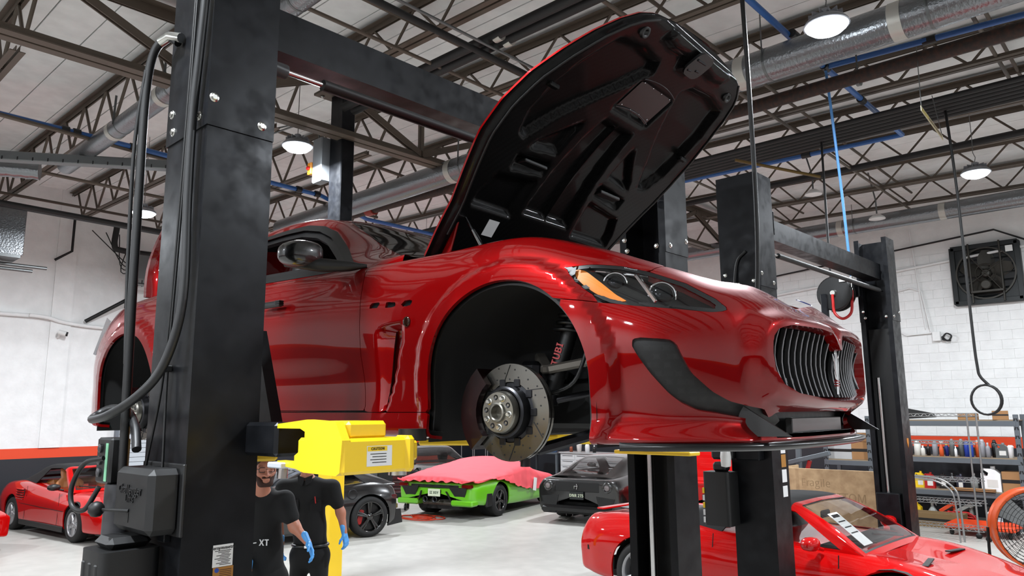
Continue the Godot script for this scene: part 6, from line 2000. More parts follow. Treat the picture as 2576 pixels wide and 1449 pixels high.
	car_shell(c, [[.9, .55, .25, .5, .55, .4, .56], [.84, .76, .22, .52, .6, .6, .61], [.5, .86, .2, .55, .72, .68, .74], [0.0, .9, .2, .6, .8, .7, .8], [-.8, .9, .2, .6, .86, .72, .9], [-2.4, .9, .22, .6, .9, .7, .9], [-3.2, .8, .3, .6, .8, .6, .8]], [[0.0, .31, .37], [-2.5, .31, .37]], red)
	for s in [1.0, -1.0]:
		wheel(c, Vector3(0, .31, s * .88), .31, .21, s, silver, 5)
		wheel(c, Vector3(-2.5, .31, s * .88), .31, .21, s, silver, 5)
		obj("side_marker", bx(.6, .72, .4, .46, s * .82, s * .845, .004), mat("amber_lens", Color.WHITE), c)
	# --- red spider in front of the shelves
	c = thing("convertible_car", "bright red convertible with black soft top and a paper behind its windscreen", "car", Vector3(-2.36, 0, -8.4), -0.025)
	c.scale = Vector3.ONE * 1.1
	var sk := car_shell(c, [[.88, .5, .22, .42, .48, .4, .5], [.82, .7, .19, .45, .53, .58, .55], [.6, .82, .17, .50, .60, .66, .63], [.3, .88, .16, .56, .69, .68, .68], [0.0, .91, .16, .60, .755, .68, .72], [-.35, .90, .16, .62, .78, .70, .77], [-.9, .89, .16, .60, .80, .74, .80], [-1.5, .90, .17, .62, .83, .75, .84], [-2.0, .935, .18, .66, .885, .75, .88], [-2.45, .945, .2, .68, .91, .72, .90], [-2.9, .92, .24, .66, .90, .68, .885], [-3.2, .86, .27, .62, .87, .62, .86], [-3.36, .74, .32, .58, .83, .5, .83]], [[0.0, .33, .375], [-2.45, .34, .39]], red)
	for s in [1.0, -1.0]:
		wheel(c, Vector3(0, .33, s * .89), .33, .23, s, silver, 5, 0.72)
		wheel(c, Vector3(-2.45, .34, s * .925), .34, .26, s, silver, 5, 0.72)
		door_mirror(c, Vector3(-.62, .86, s * .96), red, s)
		obj("side_marker", bx(-3.2, -3.08, .51, .56, s * .845, s * .875, .004), mat("marker_dark", Color.BLACK), c)
		var dl := S()
		bar(dl, Vector3(-.42, .78, s * .87), Vector3(-.45, .25, s * .9), .005, .008)
		bar(dl, Vector3(-1.62, .84, s * .87), Vector3(-1.66, .25, s * .92), .005, .008)
		bar(dl, Vector3(-3.3, .5, s * .80), Vector3(-2.83, .52, s * .925), .01, .01)
		obj("door_seam", dl, mat("seam_red", Color.BLACK), c)
		var vs := S()
		bar(vs, Vector3(.12, .735, s * .24), Vector3(.16, .722, s * .55), .05, .012, .003)
		obj("bonnet_slot", vs, mat("recess_black", Color.BLACK), c)
		seat(c, Vector3(-1.15, .35, s * .36), mat("seat_dark", Color(.06, .06, .065), .5))
		var lk := S()
		slathe(lk, [Vector2(0, .004), Vector2(.02, .004), Vector2(.024, 0)], 14, Transform3D(Basis(Vector3.RIGHT, s * PI / 2), Vector3(-1.9, .5, s * .945)))
		obj("filler_lock", lk, mat("dark_steel", Color.BLACK), c)
	roof_shell(c, [[-.22, .745, .72, .75, .70, .765], [-.55, .79, .74, .96, .64, .985], [-.93, .81, .74, 1.125, .56, 1.15], [-1.25, .82, .74, 1.15, .55, 1.18], [-1.6, .84, .73, 1.12, .56, 1.15], [-2.0, .87, .70, 1.0, .58, 1.02], [-2.25, .88, .66, .91, .6, .92]],
		[Vector2(-1.62, .83), Vector2(-.45, .80), Vector2(-.9, 1.08), Vector2(-1.1, 1.11), Vector2(-1.4, 1.1)], [Vector2(-.27, -.1), Vector2(-.27, .66), Vector2(-.55, .59), Vector2(-.88, .51), Vector2(-.9, -.1)], [Vector2(-1.8, -.1), Vector2(-1.8, .36), Vector2(-2.0, .38), Vector2(-2.0, -.1)], cloth, red, clear, -.95, true)
	obj("cabin_lining", bx(-1.7, -.5, .3, .5, -.7, .7), mat("cabin_black", Color.BLACK), c)
	obj("dashboard", bx(-.75, -.4, .62, .80, -.68, .68, .04), mat("cabin_black", Color.BLACK), c)
	var st := S()
	bar(st, Vector3(-.83, 1.02, .02), Vector3(-.83, 1.02, .2), .03, .07, .012)
	obj("inner_mirror", st, mat("cabin_black", Color.BLACK), c)
	var pb := Basis(Vector3(0.78, -0.62, 0).normalized(), Vector3(0.62, 0.78, 0).normalized(), Vector3(0, 0, 1))
	st = S()
	box(st, Vector3(-.53, .93, .3), Vector3(.40, .003, .21), pb)
	var pp := obj("price_sheet", st, mat("paper", Color(.85, .86, .85), .6), c)
	for k in 4:
		st = S()
		box(st, Vector3(-.53, .93, .3) + pb * Vector3(-.16 + .07 * k, .0025, 0.0), Vector3(.035 if k == 0 else .012, .001, .15), pb)
		put("print_block", done(st), mat("ink", Color.BLACK), pp)
	for q in [[-.38, .1, .55], [-.34, -.5, 0.0]]:
		st = S()
		tube(st, [Vector3(q[0], .80, q[1]), Vector3(q[0] - .1, .86, q[2])], .012, 6)
		obj("wiper", st, trim, c)
	st = S()
	bar(st, Vector3(-3.3, .905, -.5), Vector3(-3.3, .905, .5), .1, .02, .006)
	obj("tail_lip", st, red, c)
	st = S()
	box(st, Vector3(-2.75, .92, 0), Vector3(.6, .012, .9), Basis(Vector3.BACK, -.04), .004)
	obj("engine_lid_grille", st, trim, c)
	# --- black coupe behind the two mechanics, tail to the right
	c = thing("black_coupe", "black coupe with black spoked wheel and red caliper behind the two mechanics", "car", Vector3(-12.54, 0, -8.62), -1.77)
	car_shell(c, [[3.5, .6, .2, .5, .6, .5, .6], [3.4, .8, .17, .52, .66, .62, .66], [2.6, .94, .15, .6, .80, .7, .8], [1.6, .92, .15, .6, .84, .72, .86], [.6, .94, .15, .64, .90, .74, .92], [0, .965, .18, .68, .95, .74, .95], [-.3, .95, .2, .68, .93, .72, .92], [-.48, .9, .22, .66, .88, .68, .88], [-.58, .78, .3, .62, .82, .6, .82]], [[0, .36, .40], [2.65, .36, .40]], bpaint)
	for s in [1.0, -1.0]:
		wheel(c, Vector3(0, .36, s * .96), .36, .29, s, blackrim, 5, 0.74, true)
		wheel(c, Vector3(2.65, .36, s * .93), .36, .25, s, blackrim, 5, 0.74, true)
		st = S()
		prism(st, rrect(.09, .26, .03), .05, Transform3D(Basis(Vector3.BACK, .25), Vector3(.16, .36, s * .85 - .025)), true)
		obj("brake_caliper", st, mat("red_plastic", Color(.6, .05, .04)), c)
		obj("tail_lamp", bx(-.56, -.42, .64, .72, s * .68, s * .91, .015), mat("tail_dark", Color(.25, .03, .05), .1), c)
		obj("rear_reflector", bx(-.6, -.5, .47, .55, s * .6, s * .86, .01), mat("reflector_olive", Color(.32, .28, .12), .2), c)
		st = S()
		prism(st, [Vector2(-.40, .16), Vector2(-.70, .2), Vector2(-.66, .45), Vector2(-.42, .45)], .03, Transform3D(Basis.IDENTITY, Vector3(0, 0, s * .84 - .015)))
		obj("rear_skirt", st, mat("trim_black", Color.BLACK), c)
		lk_ring(c, Vector3(.35, .78, s * .95), s)
	roof_shell(c, [[1.9, .83, .78, .84, .76, .85], [1.4, .85, .8, 1.08, .62, 1.11], [.9, .87, .8, 1.22, .58, 1.26], [.4, .89, .8, 1.22, .57, 1.26], [-.2, .91, .76, 1.06, .58, 1.1], [-.6, .9, .7, .92, .62, .93]], [Vector2(1.5, .89), Vector2(0, .93), Vector2(.3, 1.15), Vector2(.9, 1.17)], [Vector2(1.8, -.1), Vector2(1.8, .68), Vector2(1.4, .57), Vector2(1.05, .5), Vector2(1.05, -.1)], [Vector2(.2, -.1), Vector2(.2, .45), Vector2(-.4, .5), Vector2(-.4, -.1)], bpaint, bpaint, glass)
	supercars(red, bpaint, blackrim, glass, trim)

func lk_ring(c: Node3D, at: Vector3, s: float) -> void:
	var st := S()
	slathe(st, [Vector2(.075, .003), Vector2(.085, .006), Vector2(.09, 0)], 20, Transform3D(Basis(Vector3.RIGHT, s * PI / 2), at))
	obj("filler_cap", st, mat("dark_steel", Color.BLACK), c)

func plate(c: Node3D, at: Transform3D, s: String, back: Material, inkm: Material) -> void:
	var st := S()
	box(st, Vector3.ZERO, Vector3(.31, .155, .01), Basis.IDENTITY, .003)
	var p := put("number_plate", done(st), back, c, at)
	text("plate_text", s, .06, inkm, p, Transform3D(Basis.IDENTITY, Vector3(0, 0, .006)))

func supercars(red: Material, bpaint: Material, blackrim: Material, glass: Material, trim: Material) -> void:
	# --- lime wedge under a pink cover; local x forward, rear axle at 0
	var lime := paint("lime_paint", Color(.36, .66, .05), 0.0, .4)
	var c := thing("lime_supercar", "lime green supercar under a pink dust cover, seen from behind", "car", Vector3(-12.75, 0, -11.75), 1.837)
	car_shell(c, [[-1.08, .80, .42, .66, .74, .70, .75], [-1.0, .94, .36, .66, .78, .74, .79], [-.7, 1.0, .3, .68, .86, .76, .88], [0, 1.02, .25, .68, .92, .76, .95], [.8, .98, .2, .62, .88, .74, .98], [1.6, .94, .18, .55, .8, .7, .9], [2.4, .95, .18, .52, .7, .66, .68], [3.0, .9, .2, .46, .56, .6, .55], [3.35, .7, .24, .4, .44, .4, .44]], [[0, .34, .40], [2.65, .33, .39]], lime)
	var mb := mat("vent_black", Color(.02, .02, .022), .5)
	for s in [1.0, -1.0]:
		wheel(c, Vector3(0, .34, s * 1.0), .34, .38, s, blackrim, 5, 0.66, true)
		wheel(c, Vector3(2.65, .33, s * .92), .33, .25, s, blackrim, 5, 0.66, true)
		var st := S()
		prism(st, [Vector2(-.24, .14), Vector2(.20, .12), Vector2(.10, -.16), Vector2(-.06, -.17)], .03, Transform3D(Basis(Vector3(0, 0, s), Vector3(-.3, 1, 0).normalized(), Vector3(-1, 0, 0)), Vector3(-1.075, .56, s * .62)))
		obj("rear_vent", st, mb, c)
		st = S()
		prism(st, [Vector2(-.1, .1), Vector2(-.07, .1), Vector2(.03, -.12), Vector2(0.0, -.12)], .03, Transform3D(Basis(Vector3(0, 0, s), Vector3(-.3, 1, 0).normalized(), Vector3(-1, 0, 0)), Vector3(-1.085, .5, s * .40)))
		obj("rear_slot", st, mb, c)
		obj("bumper_end", bx(-1.13, -.86, .3, .42, s * .42, s * .96, .03), lime, c)
		st = S()
		slathe(st, [Vector2(.06, .0), Vector2(.07, .03), Vector2(.05, .04), Vector2(.045, -.1)], 16, Transform3D(Basis(Vector3.BACK, PI / 2), Vector3(-1.1, .42, s * .12 - .1)))
		obj("exhaust_tip", st, mat("dark_steel", Color.BLACK), c)
		obj("tail_lamp", bx(-1.12, -1.0, .66, .74, s * .68, s * .92, .02), mat("tail_lamp", Color(.35, .06, .05)), c)
		obj("rear_arch_trim", bx(-.62, -.36, .25, .55, s * .93, s * 1.015, .03), trim, c)
	obj("silencer", bx(-.9, -.6, .26, .4, -.5, .4, .06), mat("alloy", Color.WHITE), c)
	obj("tail_grille", bx(-1.11, -1.0, .66, .72, -.6, .6, .01), mb, c)
	plate(c, Transform3D(Basis(Vector3(0, 0, 1), Vector3.UP, Vector3(-1, 0, 0)), Vector3(-1.11, .56, 0)), "IZ 80Y", mat("plate_pale", Color(.75, .78, .68), .5), mat("plate_green", Color(.12, .2, .15), .5))
	# the cover
	var rng := RandomNumberGenerator.new()
	rng.seed = 5
	var nz := FastNoiseLite.new()
	nz.seed = 8; nz.frequency = 2.2; nz.fractal_octaves = 3
	var prof := [[-1.17, .70, .86, .82], [-1.12, .88, .90, .80], [-.9, .95, .97, .80], [-.4, .98, 1.03, .80], [.1, .99, 1.08, .74], [.6, .98, 1.13, .60], [1.1, .95, 1.18, .50], [1.5, .92, 1.12, .44], [2.0, .93, .95, .42], [2.6, .96, .78, .42], [3.1, .9, .64, .4], [3.4, .7, .52, .4]]
	var rows := []
	for q in prof:
		var r := []
		for k in 25:
			var u := -1.0 + k / 12.0
			var a := absf(u)
			var z: float = q[1] * (a / .62 if a < .62 else 1.0 + .05 * (a - .62)) * signf(u)
			var yt: float = q[2] - .22 * pow(minf(a / .62, 1.0), 2.6) * (1.0 if q[2] > .9 else .5)
			var y: float = yt if a < .62 else lerpf(yt, q[3], (a - .62) / .38)
			r.append(Vector3(q[0], y, z))
		rows.append(r)
	var fine := []
	for r in curve(range(rows.size()).map(func(i): return Vector2(i, 0)), 6):
		var i: int = mini(int(r.x), rows.size() - 2)
		var t: float = r.x - i
		var o := []
		for k in 25:
			var v: Vector3 = crom(rows[maxi(i - 1, 0)][k], rows[i][k], rows[i + 1][k], rows[mini(i + 2, rows.size() - 1)][k], t)
			o.append(v)
		var oc := curve(o, 3)
		var e := []
		for k in oc.size():
			var v: Vector3 = oc[k]
			var side := smoothstep(.5, .9, absf(-1.0 + 2.0 * k / (oc.size() - 1.0)))
			var w := nz.get_noise_3d(v.x * 2.4, v.y * .7, v.z * 1.6) * .05 * (.35 + side)
			e.append(v + Vector3(0, w * .6 + .02, signf(v.z) * (w + .06 * smoothstep(.2, .6, absf(v.z)))))
		fine.append(e)
	var st2 := S()
	grid(st2, fine)
	var first: Array = fine[0]
	var hem := []
	for k in first.size(): hem.append(first[k] + Vector3(-.03 + .02 * sin(k * 1.3), minf(0.0, .80 + .02 * sin(k * .9) - first[k].y), 0))
	grid(st2, [hem, first])
	var pink := mat("cover_pink", Color(.88, .33, .36), .85)
	pink.backlight_enabled = false
	var cov := obj("dust_cover", st2, pink)
	cov.transform = c.transform
	tag(cov, "wrinkled pink dust cover draped over the lime green supercar", "car cover")
	var tg := S()
	box(tg, Vector3(1.62, .55, 1.03), Vector3(.16, .3, .008), Basis(Vector3.BACK, -.2), .002)
	put("white_tag", done(tg), mat("plastic_white", Color.WHITE), cov)
	# --- black grand tourer, seen from behind right
	c = thing("black_supercar", "glossy black supercar seen from behind, with round tail lamps", "car", Vector3(-9.9, 0, -13.1), 1.751)
	c.scale = Vector3.ONE * 1.015
	car_shell(c, [[-1.0, .78, .34, .66, .80, .66, .83], [-.95, .9, .26, .68, .86, .74, .87], [-.6, .96, .22, .7, .90, .76, .90], [0, .975, .2, .70, .95, .74, .93], [.7, .95, .18, .66, .92, .74, .92], [1.5, .92, .17, .62, .88, .74, .9], [2.3, .94, .17, .62, .84, .7, .84], [2.75, .94, .17, .6, .78, .66, .74], [3.3, .85, .18, .5, .6, .55, .58], [3.6, .6, .2, .42, .46, .4, .46]], [[0, .35, .40], [2.7, .34, .39]], bpaint)
	roof_shell(c, [[2.0, .86, .76, .87, .74, .88], [1.5, .89, .8, 1.08, .63, 1.12], [1.1, .9, .8, 1.22, .58, 1.265], [.6, .91, .8, 1.235, .57, 1.28], [.1, .93, .79, 1.17, .56, 1.22], [-.4, .92, .76, 1.03, .56, 1.07], [-.8, .89, .7, .91, .58, .92]], [Vector2(1.55, .92), Vector2(.2, .95), Vector2(.35, 1.14), Vector2(.7, 1.19), Vector2(1.1, 1.17)], [Vector2(1.9, -.1), Vector2(1.9, .68), Vector2(1.5, .57), Vector2(1.2, .5), Vector2(1.2, -.1)], [Vector2(.3, -.1), Vector2(.3, .46), Vector2(-.2, .48), Vector2(-.68, .5), Vector2(-.7, -.1)], bpaint, bpaint, glass)
	for s in [1.0, -1.0]:
		wheel(c, Vector3(0, .35, s * .965), .35, .3, s, blackrim, 5, 0.74, true)
		wheel(c, Vector3(2.7, .34, s * .93), .34, .25, s, blackrim, 5, 0.74, true)
		var st := S()
		var xf := Transform3D(Basis(Vector3.BACK, PI / 2) , Vector3(-1.0, .73, s * .66))
		slathe(st, [Vector2(.055, .0), Vector2(.07, .035), Vector2(.095, .035), Vector2(.105, .0)], 24, xf)
		obj("lamp_surround", st, bpaint, c)
		st = S()
		slathe(st, [Vector2(0, .045), Vector2(.04, .04), Vector2(.06, .02), Vector2(.07, 0)], 24, xf)
		obj("tail_lamp", st, mat("tail_grey", Color(.45, .42, .42), .15), c)
		for k in 2:
			st = S()
			slathe(st, [Vector2(.05, -.1), Vector2(.05, .04), Vector2(.04, .045), Vector2(.036, -.08)], 18, Transform3D(Basis(Vector3.BACK, PI / 2), Vector3(-1.0, .26, s * (.46 + .14 * k))))
			obj("exhaust_tip", st, mat("dark_steel", Color.BLACK), c)
		for k in 2:
			st = S()
			prism(st, [Vector2(-1.0, .16), Vector2(-.7, .16), Vector2(-.7, .3), Vector2(-1.03, .34)], .02, Transform3D(Basis.IDENTITY, Vector3(0, 0, s * (.12 + .14 * k))))
			obj("diffuser_fin", st, trim, c)
		st = S()
		prism(st, [Vector2(-.2, .12), Vector2(.2, .08), Vector2(.12, -.1), Vector2(-.14, -.12)], .02, Transform3D(Basis(Vector3(0, 0, s), Vector3.UP, Vector3(-1, 0, 0)), Vector3(-.99, .44, s * .62)))
		obj("bumper_outlet", st, mb, c)
		door_mirror(c, Vector3(1.55, .98, s * .98), bpaint, s)
	obj("rear_apron", bx(-1.06, -.8, .2, .36, -.82, .82, .05), trim, c)
	obj("tail_panel", bx(-1.01, -.96, .62, .82, -.5, .5, .02), mb, c)
	plate(c, Transform3D(Basis(Vector3(0, 0, 1), Vector3.UP, Vector3(-1, 0, 0)), Vector3(-1.03, .56, 0)), "DNR 2T5", mat("plate_dark", Color(.08, .1, .1), .4), mat("plate_pale", Color.WHITE))
	var hs := S()
	tube(hs, [Vector3(-1.03, .68, .0), Vector3(-1.03, .74, .02), Vector3(-1.03, .78, .0)], .008, 6)
	tube(hs, [Vector3(-1.03, .74, .02), Vector3(-1.03, .74, -.05)], .008, 6)
	tube(hs, [Vector3(-1.03, .74, -.05), Vector3(-1.03, .69, -.05)], .006, 6)
	obj("tail_emblem", hs, mat("chrome", Color.WHITE), c)
	# --- red car with a raised louvred engine lid between the two right-hand columns
	c = thing("red_car", "red car with its louvred engine lid raised, behind the far lift column", "car", Vector3(-7.75, 0, -14.6), 1.7)
	car_shell(c, [[-1.0, .7, .35, .6, .75, .6, .77], [-.9, .9, .26, .64, .82, .7, .84], [0, .98, .2, .66, .92, .74, .9], [1.0, .94, .18, .62, .9, .74, .92], [2.6, .94, .17, .6, .78, .66, .74], [3.3, .7, .2, .45, .5, .45, .5]], [[0, .34, .40], [2.5, .33, .39]], red)
	for s in [1.0, -1.0]:
		wheel(c, Vector3(0, .34, s * .96), .34, .3, s, mat("rim_silver", Color.WHITE), 5)
		wheel(c, Vector3(2.5, .33, s * .92), .33, .25, s, mat("rim_silver", Color.WHITE), 5)
		roof_bar(c, s, red)
	var ld := S()
	var lb := Basis(Vector3.BACK, .62)
	for q in [[-.72], [.72]]: box(ld, Vector3(-.2, 1.28, q[0]), Vector3(1.5, .06, .18), lb, .015)
	for q in [-.72, .72]: box(ld, Vector3(-.2, 1.28, 0) + lb * Vector3(q, 0, 0), Vector3(.14, .06, 1.5), lb, .015)
	var lid := obj("engine_lid", ld, red, c)
	for k in 9:
		var q := S()
		box(q, Vector3(-.2, 1.28, 0) + lb * Vector3(-.56 + .14 * k, 0, 0), Vector3(.1, .015, 1.3), lb * Basis(Vector3.BACK, .5), .003)
		put("louvre", done(q), red, lid)

func roof_bar(c: Node3D, s: float, m: Material) -> void:
	var st := S()
	tube(st, curve([Vector3(2.0, .85, s * .72), Vector3(1.3, 1.15, s * .58), Vector3(.8, 1.17, s * .56), Vector3(.3, .95, s * .66)]), .03, 8)
	obj("roof_pillar", st, m, c)

# ---------- shelves, carts, benches and small things at the back ----------
func bottle(kind: String, w: float, h: float, c: Color, label: String, group: String, at: Vector3, cap := Color(0.85, 0.85, 0.85)) -> void:
	var m := mat("plastic_%s" % c.to_html(false), c, 0.35)
	var cm := mat("plastic_%s" % cap.to_html(false), cap, 0.35)
	var nm: String = {"s": "spray_can", "b": "bottle", "t": "spray_bottle", "j": "jug", "c": "cup"}[kind]
	var t := thing(nm, label, nm.replace("_", " "), at, 0.0, group)
	var r := w * 0.5
	var st := S()
	if kind == "s":
		slathe(st, [Vector2(0, 0), Vector2(r, 0), Vector2(r, h * 0.8), Vector2(r * 0.6, h * 0.88), Vector2(r * 0.55, h * 0.88)], 14)
		obj("can_body", st, m, t)
		st = S()
		slathe(st, [Vector2(r * 0.62, h * 0.84), Vector2(r * 0.6, h * 0.94), Vector2(r * 0.35, h), Vector2(0, h)], 12)
		obj("cap", st, cm, t)
	elif kind == "b":
		slathe(st, [Vector2(0, 0), Vector2(r, 0), Vector2(r, h * 0.6), Vector2(r * 0.85, h * 0.72), Vector2(r * 0.35, h * 0.82), Vector2(r * 0.35, h * 0.88)], 14)
		obj("bottle_body", st, m, t)
		st = S()
		slathe(st, [Vector2(r * 0.42, h * 0.86), Vector2(r * 0.42, h), Vector2(0, h)], 12)
		obj("cap", st, cm, t)
	elif kind == "t":
		slathe(st, [Vector2(0, 0), Vector2(r, 0), Vector2(r, h * 0.5), Vector2(r * 0.4, h * 0.72), Vector2(r * 0.3, h * 0.8)], 14)
		obj("bottle_body", st, m, t)
		st = S()
		tube(st, [Vector3(0, h * 0.78, 0), Vector3(0, h * 0.9, 0)], r * 0.36, 10)
		box(st, Vector3(r * 0.3, h * 0.94, 0), Vector3(r * 1.8, h * 0.1, r * 0.5), Basis.IDENTITY, 0.004)
		box(st, Vector3(r * 0.8, h * 0.84, 0), Vector3(r * 0.2, h * 0.14, r * 0.3), Basis(Vector3.BACK, 0.4), 0.002)
		obj("trigger_head", st, cm, t)
	elif kind == "c":
		slathe(st, [Vector2(0, 0), Vector2(r * 0.8, 0), Vector2(r, h * 0.85)], 16)
		obj("cup_body", st, m, t)
		st = S()
		slathe(st, [Vector2(r * 1.05, h * 0.83), Vector2(r * 1.05, h * 0.9), Vector2(r * 0.7, h), Vector2(0, h)], 16)
		obj("lid", st, cm, t)
	else:
		# jug with a loop handle
		prism(st, [Vector2(-r, 0), Vector2(r, 0), Vector2(r, h * 0.7), Vector2(r * 0.5, h * 0.86), Vector2(r * 0.1, h * 0.9), Vector2(-r * 0.55, h * 0.9), Vector2(-r * 0.62, h * 0.84), Vector2(-r * 0.2, h * 0.74), Vector2(-r * 0.3, h * 0.62), Vector2(-r * 0.6, h * 0.6), Vector2(-r, h * 0.72)], w * 0.6, Transform3D(Basis.IDENTITY, Vector3(0, 0, -w * 0.3)))
		obj("jug_body", st, m, t)
		st = S()
		tube(st, curve([Vector3(-r * 0.55, h * 0.86, 0), Vector3(-r * 0.9, h * 0.86, 0), Vector3(-r * 0.95, h * 0.76, 0), Vector3(-r * 0.85, h * 0.66, 0)]), w * 0.07, 8)
		obj("handle", st, m, t)
		st = S()
		tube(st, [Vector3(r * 0.2, h * 0.86, 0), Vector3(r * 0.2, h, 0)], w * 0.13, 12)
		obj("cap", st, cm, t)
		st = S()
		box(st, Vector3(r * 0.15, h * 0.32, w * 0.302), Vector3(w * 0.55, h * 0.3, 0.003))
		obj("jug_label", st, mat("label_pale", Color(0.75, 0.74, 0.72), 0.5), t)

func carton(label: String, at: Vector3, s: Vector3, m: Material, turn := 0.0, group := "", called := "cardboard_box") -> Node3D:
	var t := thing(called, label, "box", at, turn, group)
	obj("box_body", bx(-s.x * .5, s.x * .5, 0, s.y, -s.z * .5, s.z * .5, 0.004), m, t)
	obj("tape", bx(-s.x * .5 - .001, s.x * .5 + .001, s.y * .45, s.y * .62, s.z * .5, s.z * .5 + .002), mat("tape_black", Color(.05, .05, .05), .4), t)
	return t

func rack(t: Node3D, x0: float, x1: float, z0: float, z1: float, top: float, tiers: Array, m: Material) -> void:
	for x in [x0, x1]:
		for z in [z0, z1]:
			var st := S()
			box(st, Vector3(x, top * .5, z), Vector3(.085, top, .05), Basis.IDENTITY, .006)
			var p := obj("post", st, m, t)
			if z == z1:
				for k in int(top / .16):
					for s in [-1, 1]:
						put("slot", done(bx(-.012, .012, -.03, .03, 0, .003)), mat("recess_black", Color.BLACK), p, Transform3D(Basis(Vector3.BACK, .3 * s), Vector3(x + .02 * s, .1 + .16 * k, z + .024)))
	for y in tiers:
		for z in [z0, z1]: obj("beam", bx(x0, x1, y - .12, y - .02, z - .02, z + .03, .006), m, t)
		obj("shelf_deck", bx(x0, x1, y - .02, y, z0, z1), mat("deck_tan", Color(.5, .43, .34), .7), t)

func clutter() -> void:
	var grey := mat("rack_grey", Color(.34, .36, .38), .45, .3)
	var tan_ := mat("cardboard", Color(.55, .40, .25), .8)
	var wirem := mat("wire_chrome", Color(.6, .6, .6), .3, .8)
	var t := thing("storage_rack", "long grey bolted storage rack with bottles along the right wall", "rack")
	rack(t, -5.35, -2.93, -17.4, -16.75, 2.12, [2.02, 1.31, .68, .06], grey)
	t = thing("storage_rack", "shorter grey rack holding cartons, left of the second lift's far column", "rack")
	rack(t, -6.4, -5.5, -17.2, -16.5, 2.1, [1.2, .85, .45], grey)
	var cols := {"A": Color(.33, .32, .33), "B": Color(.78, .77, .74), "K": Color(.05, .05, .055), "G": Color(.5, .5, .52), "O": Color(.75, .3, .12), "U": Color(.1, .13, .4), "D": Color(.3, .31, .31), "W": Color(.85, .85, .85), "R": Color(.1, .2, .55), "Y": Color(.12, .25, .6), "N": Color(.06, .07, .14), "C": Color(.55, .56, .55)}
	var caps := {"A": Color(.85, .85, .82), "R": Color(.5, .07, .06), "Y": Color(.8, .65, .1), "O": Color(.85, .82, .8), "U": Color(.8, .7, .1), "K": Color(.03, .03, .03), "W": Color(.85, .85, .85)}
	var words := ["grey spray can with a wide white cap, leftmost on the shelf", "fat white spray can second from the left on the shelf", "small white bottle next to the fat white can", "small black bottle beside the small white one", "pale grey spray can standing alone left of the orange sprayer", "orange trigger sprayer on the bottle shelf", "small navy bottle with a yellow cap", "tall dark grey can left of the middle", "tiny white bottle between two dark cans", "tall dark grey can right of the tiny bottle", "blue can with a dark red cap", "blue can with a yellow cap", "orange can beside the cart posts", "tall silver can right of the cart posts", "grey bottle right of the tall silver can", "can with a black cap near the jerry bottle", "dark grey handled bottle near the right end of the shelf", "white cup with lid at the right end of the shelf",
		"red jug at the left end of the jug shelf", "yellow jug with a pale label between two red ones", "red jug right of the yellow one", "black jug in the middle of the jug shelf", "black bottle right of the black jug", "navy jug beside the cart posts", "cloudy bottle behind the cart posts", "large white handled jug right of the cart", "yellow jug on the bottom shelf", "cloudy spray bottle on the bottom shelf"]
	var k := 0
	for q in [[-4.853, 0.3, 0.115, "s", "A", 0], [-4.696, 0.3, 0.13, "s", "B", 0], [-4.585, 0.2, 0.08, "b", "B", 0], [-4.512, 0.22, 0.07, "b", "K", 0], [-4.375, 0.31, 0.1, "s", "G", 0], [-4.253, 0.3, 0.08, "t", "O", 0], [-4.182, 0.24, 0.07, "s", "U", 0], [-4.069, 0.34, 0.095, "s", "D", 0], [-4, 0.2, 0.05, "b", "W", 0], [-3.917, 0.34, 0.105, "s", "D", 0], [-3.813, 0.34, 0.1, "s", "R", 0], [-3.738, 0.32, 0.09, "s", "Y", 0], [-3.644, 0.32, 0.09, "s", "O", 0], [-3.55, 0.34, 0.11, "s", "G", 0], [-3.45, 0.28, 0.08, "b", "G", 0], [-3.358, 0.33, 0.1, "s", "K", 0], [-3.228, 0.28, 0.2, "j", "D", 0], [-3.08, 0.24, 0.1, "c", "W", 0], [-4.854, 0.26, 0.13, "j", "R", 1], [-4.699, 0.32, 0.17, "j", "Y", 1], [-4.509, 0.31, 0.18, "j", "R", 1], [-4.295, 0.3, 0.14, "j", "K", 1], [-4.119, 0.31, 0.13, "b", "K", 1], [-3.973, 0.3, 0.13, "j", "N", 1], [-3.762, 0.32, 0.13, "b", "C", 1], [-3.449, 0.47, 0.32, "j", "W", 1], [-4.821, 0.34, 0.22, "j", "Y", 2], [-4.537, 0.36, 0.16, "t", "C", 2]]:
		var c: Color = cols[q[4]]
		if q[5] > 0 and q[4] == "R": c = Color(.6, .06, .05)
		if q[5] > 0 and q[4] == "Y": c = Color(.82, .68, .08)
		bottle(q[3], q[2], q[1], c, words[k], ["bottles on the upper shelf", "jugs on the middle shelf", "bottles on the bottom shelf"][q[5]], Vector3(q[0], [1.31, .68, .06][q[5]], -16.93 + .05 * (k % 3)), caps.get(q[4], c.lightened(.25)))
		k += 1
	carton("brown carton with dark print beside the big white jug", Vector3(-3.12, .68, -16.95), Vector3(.3, .38, .3), tan_)
	carton("flat brown carton on the top shelf under the coiled cable", Vector3(-3.75, 2.02, -16.95), Vector3(.3, .12, .3), tan_)
	carton("small brown carton on the top shelf at the right end", Vector3(-3.2, 2.02, -16.9), Vector3(.26, .17, .3), tan_, .2)
	carton("open brown carton on the floor under the bottle rack", Vector3(-4.35, 0, -16.5), Vector3(.95, .26, .4), mat("cardboard_dark", Color(.42, .33, .2), .8))
	carton("long flat brown carton lying along the jug shelf", Vector3(-3.75, .68, -16.72), Vector3(.75, .05, .1), tan_)
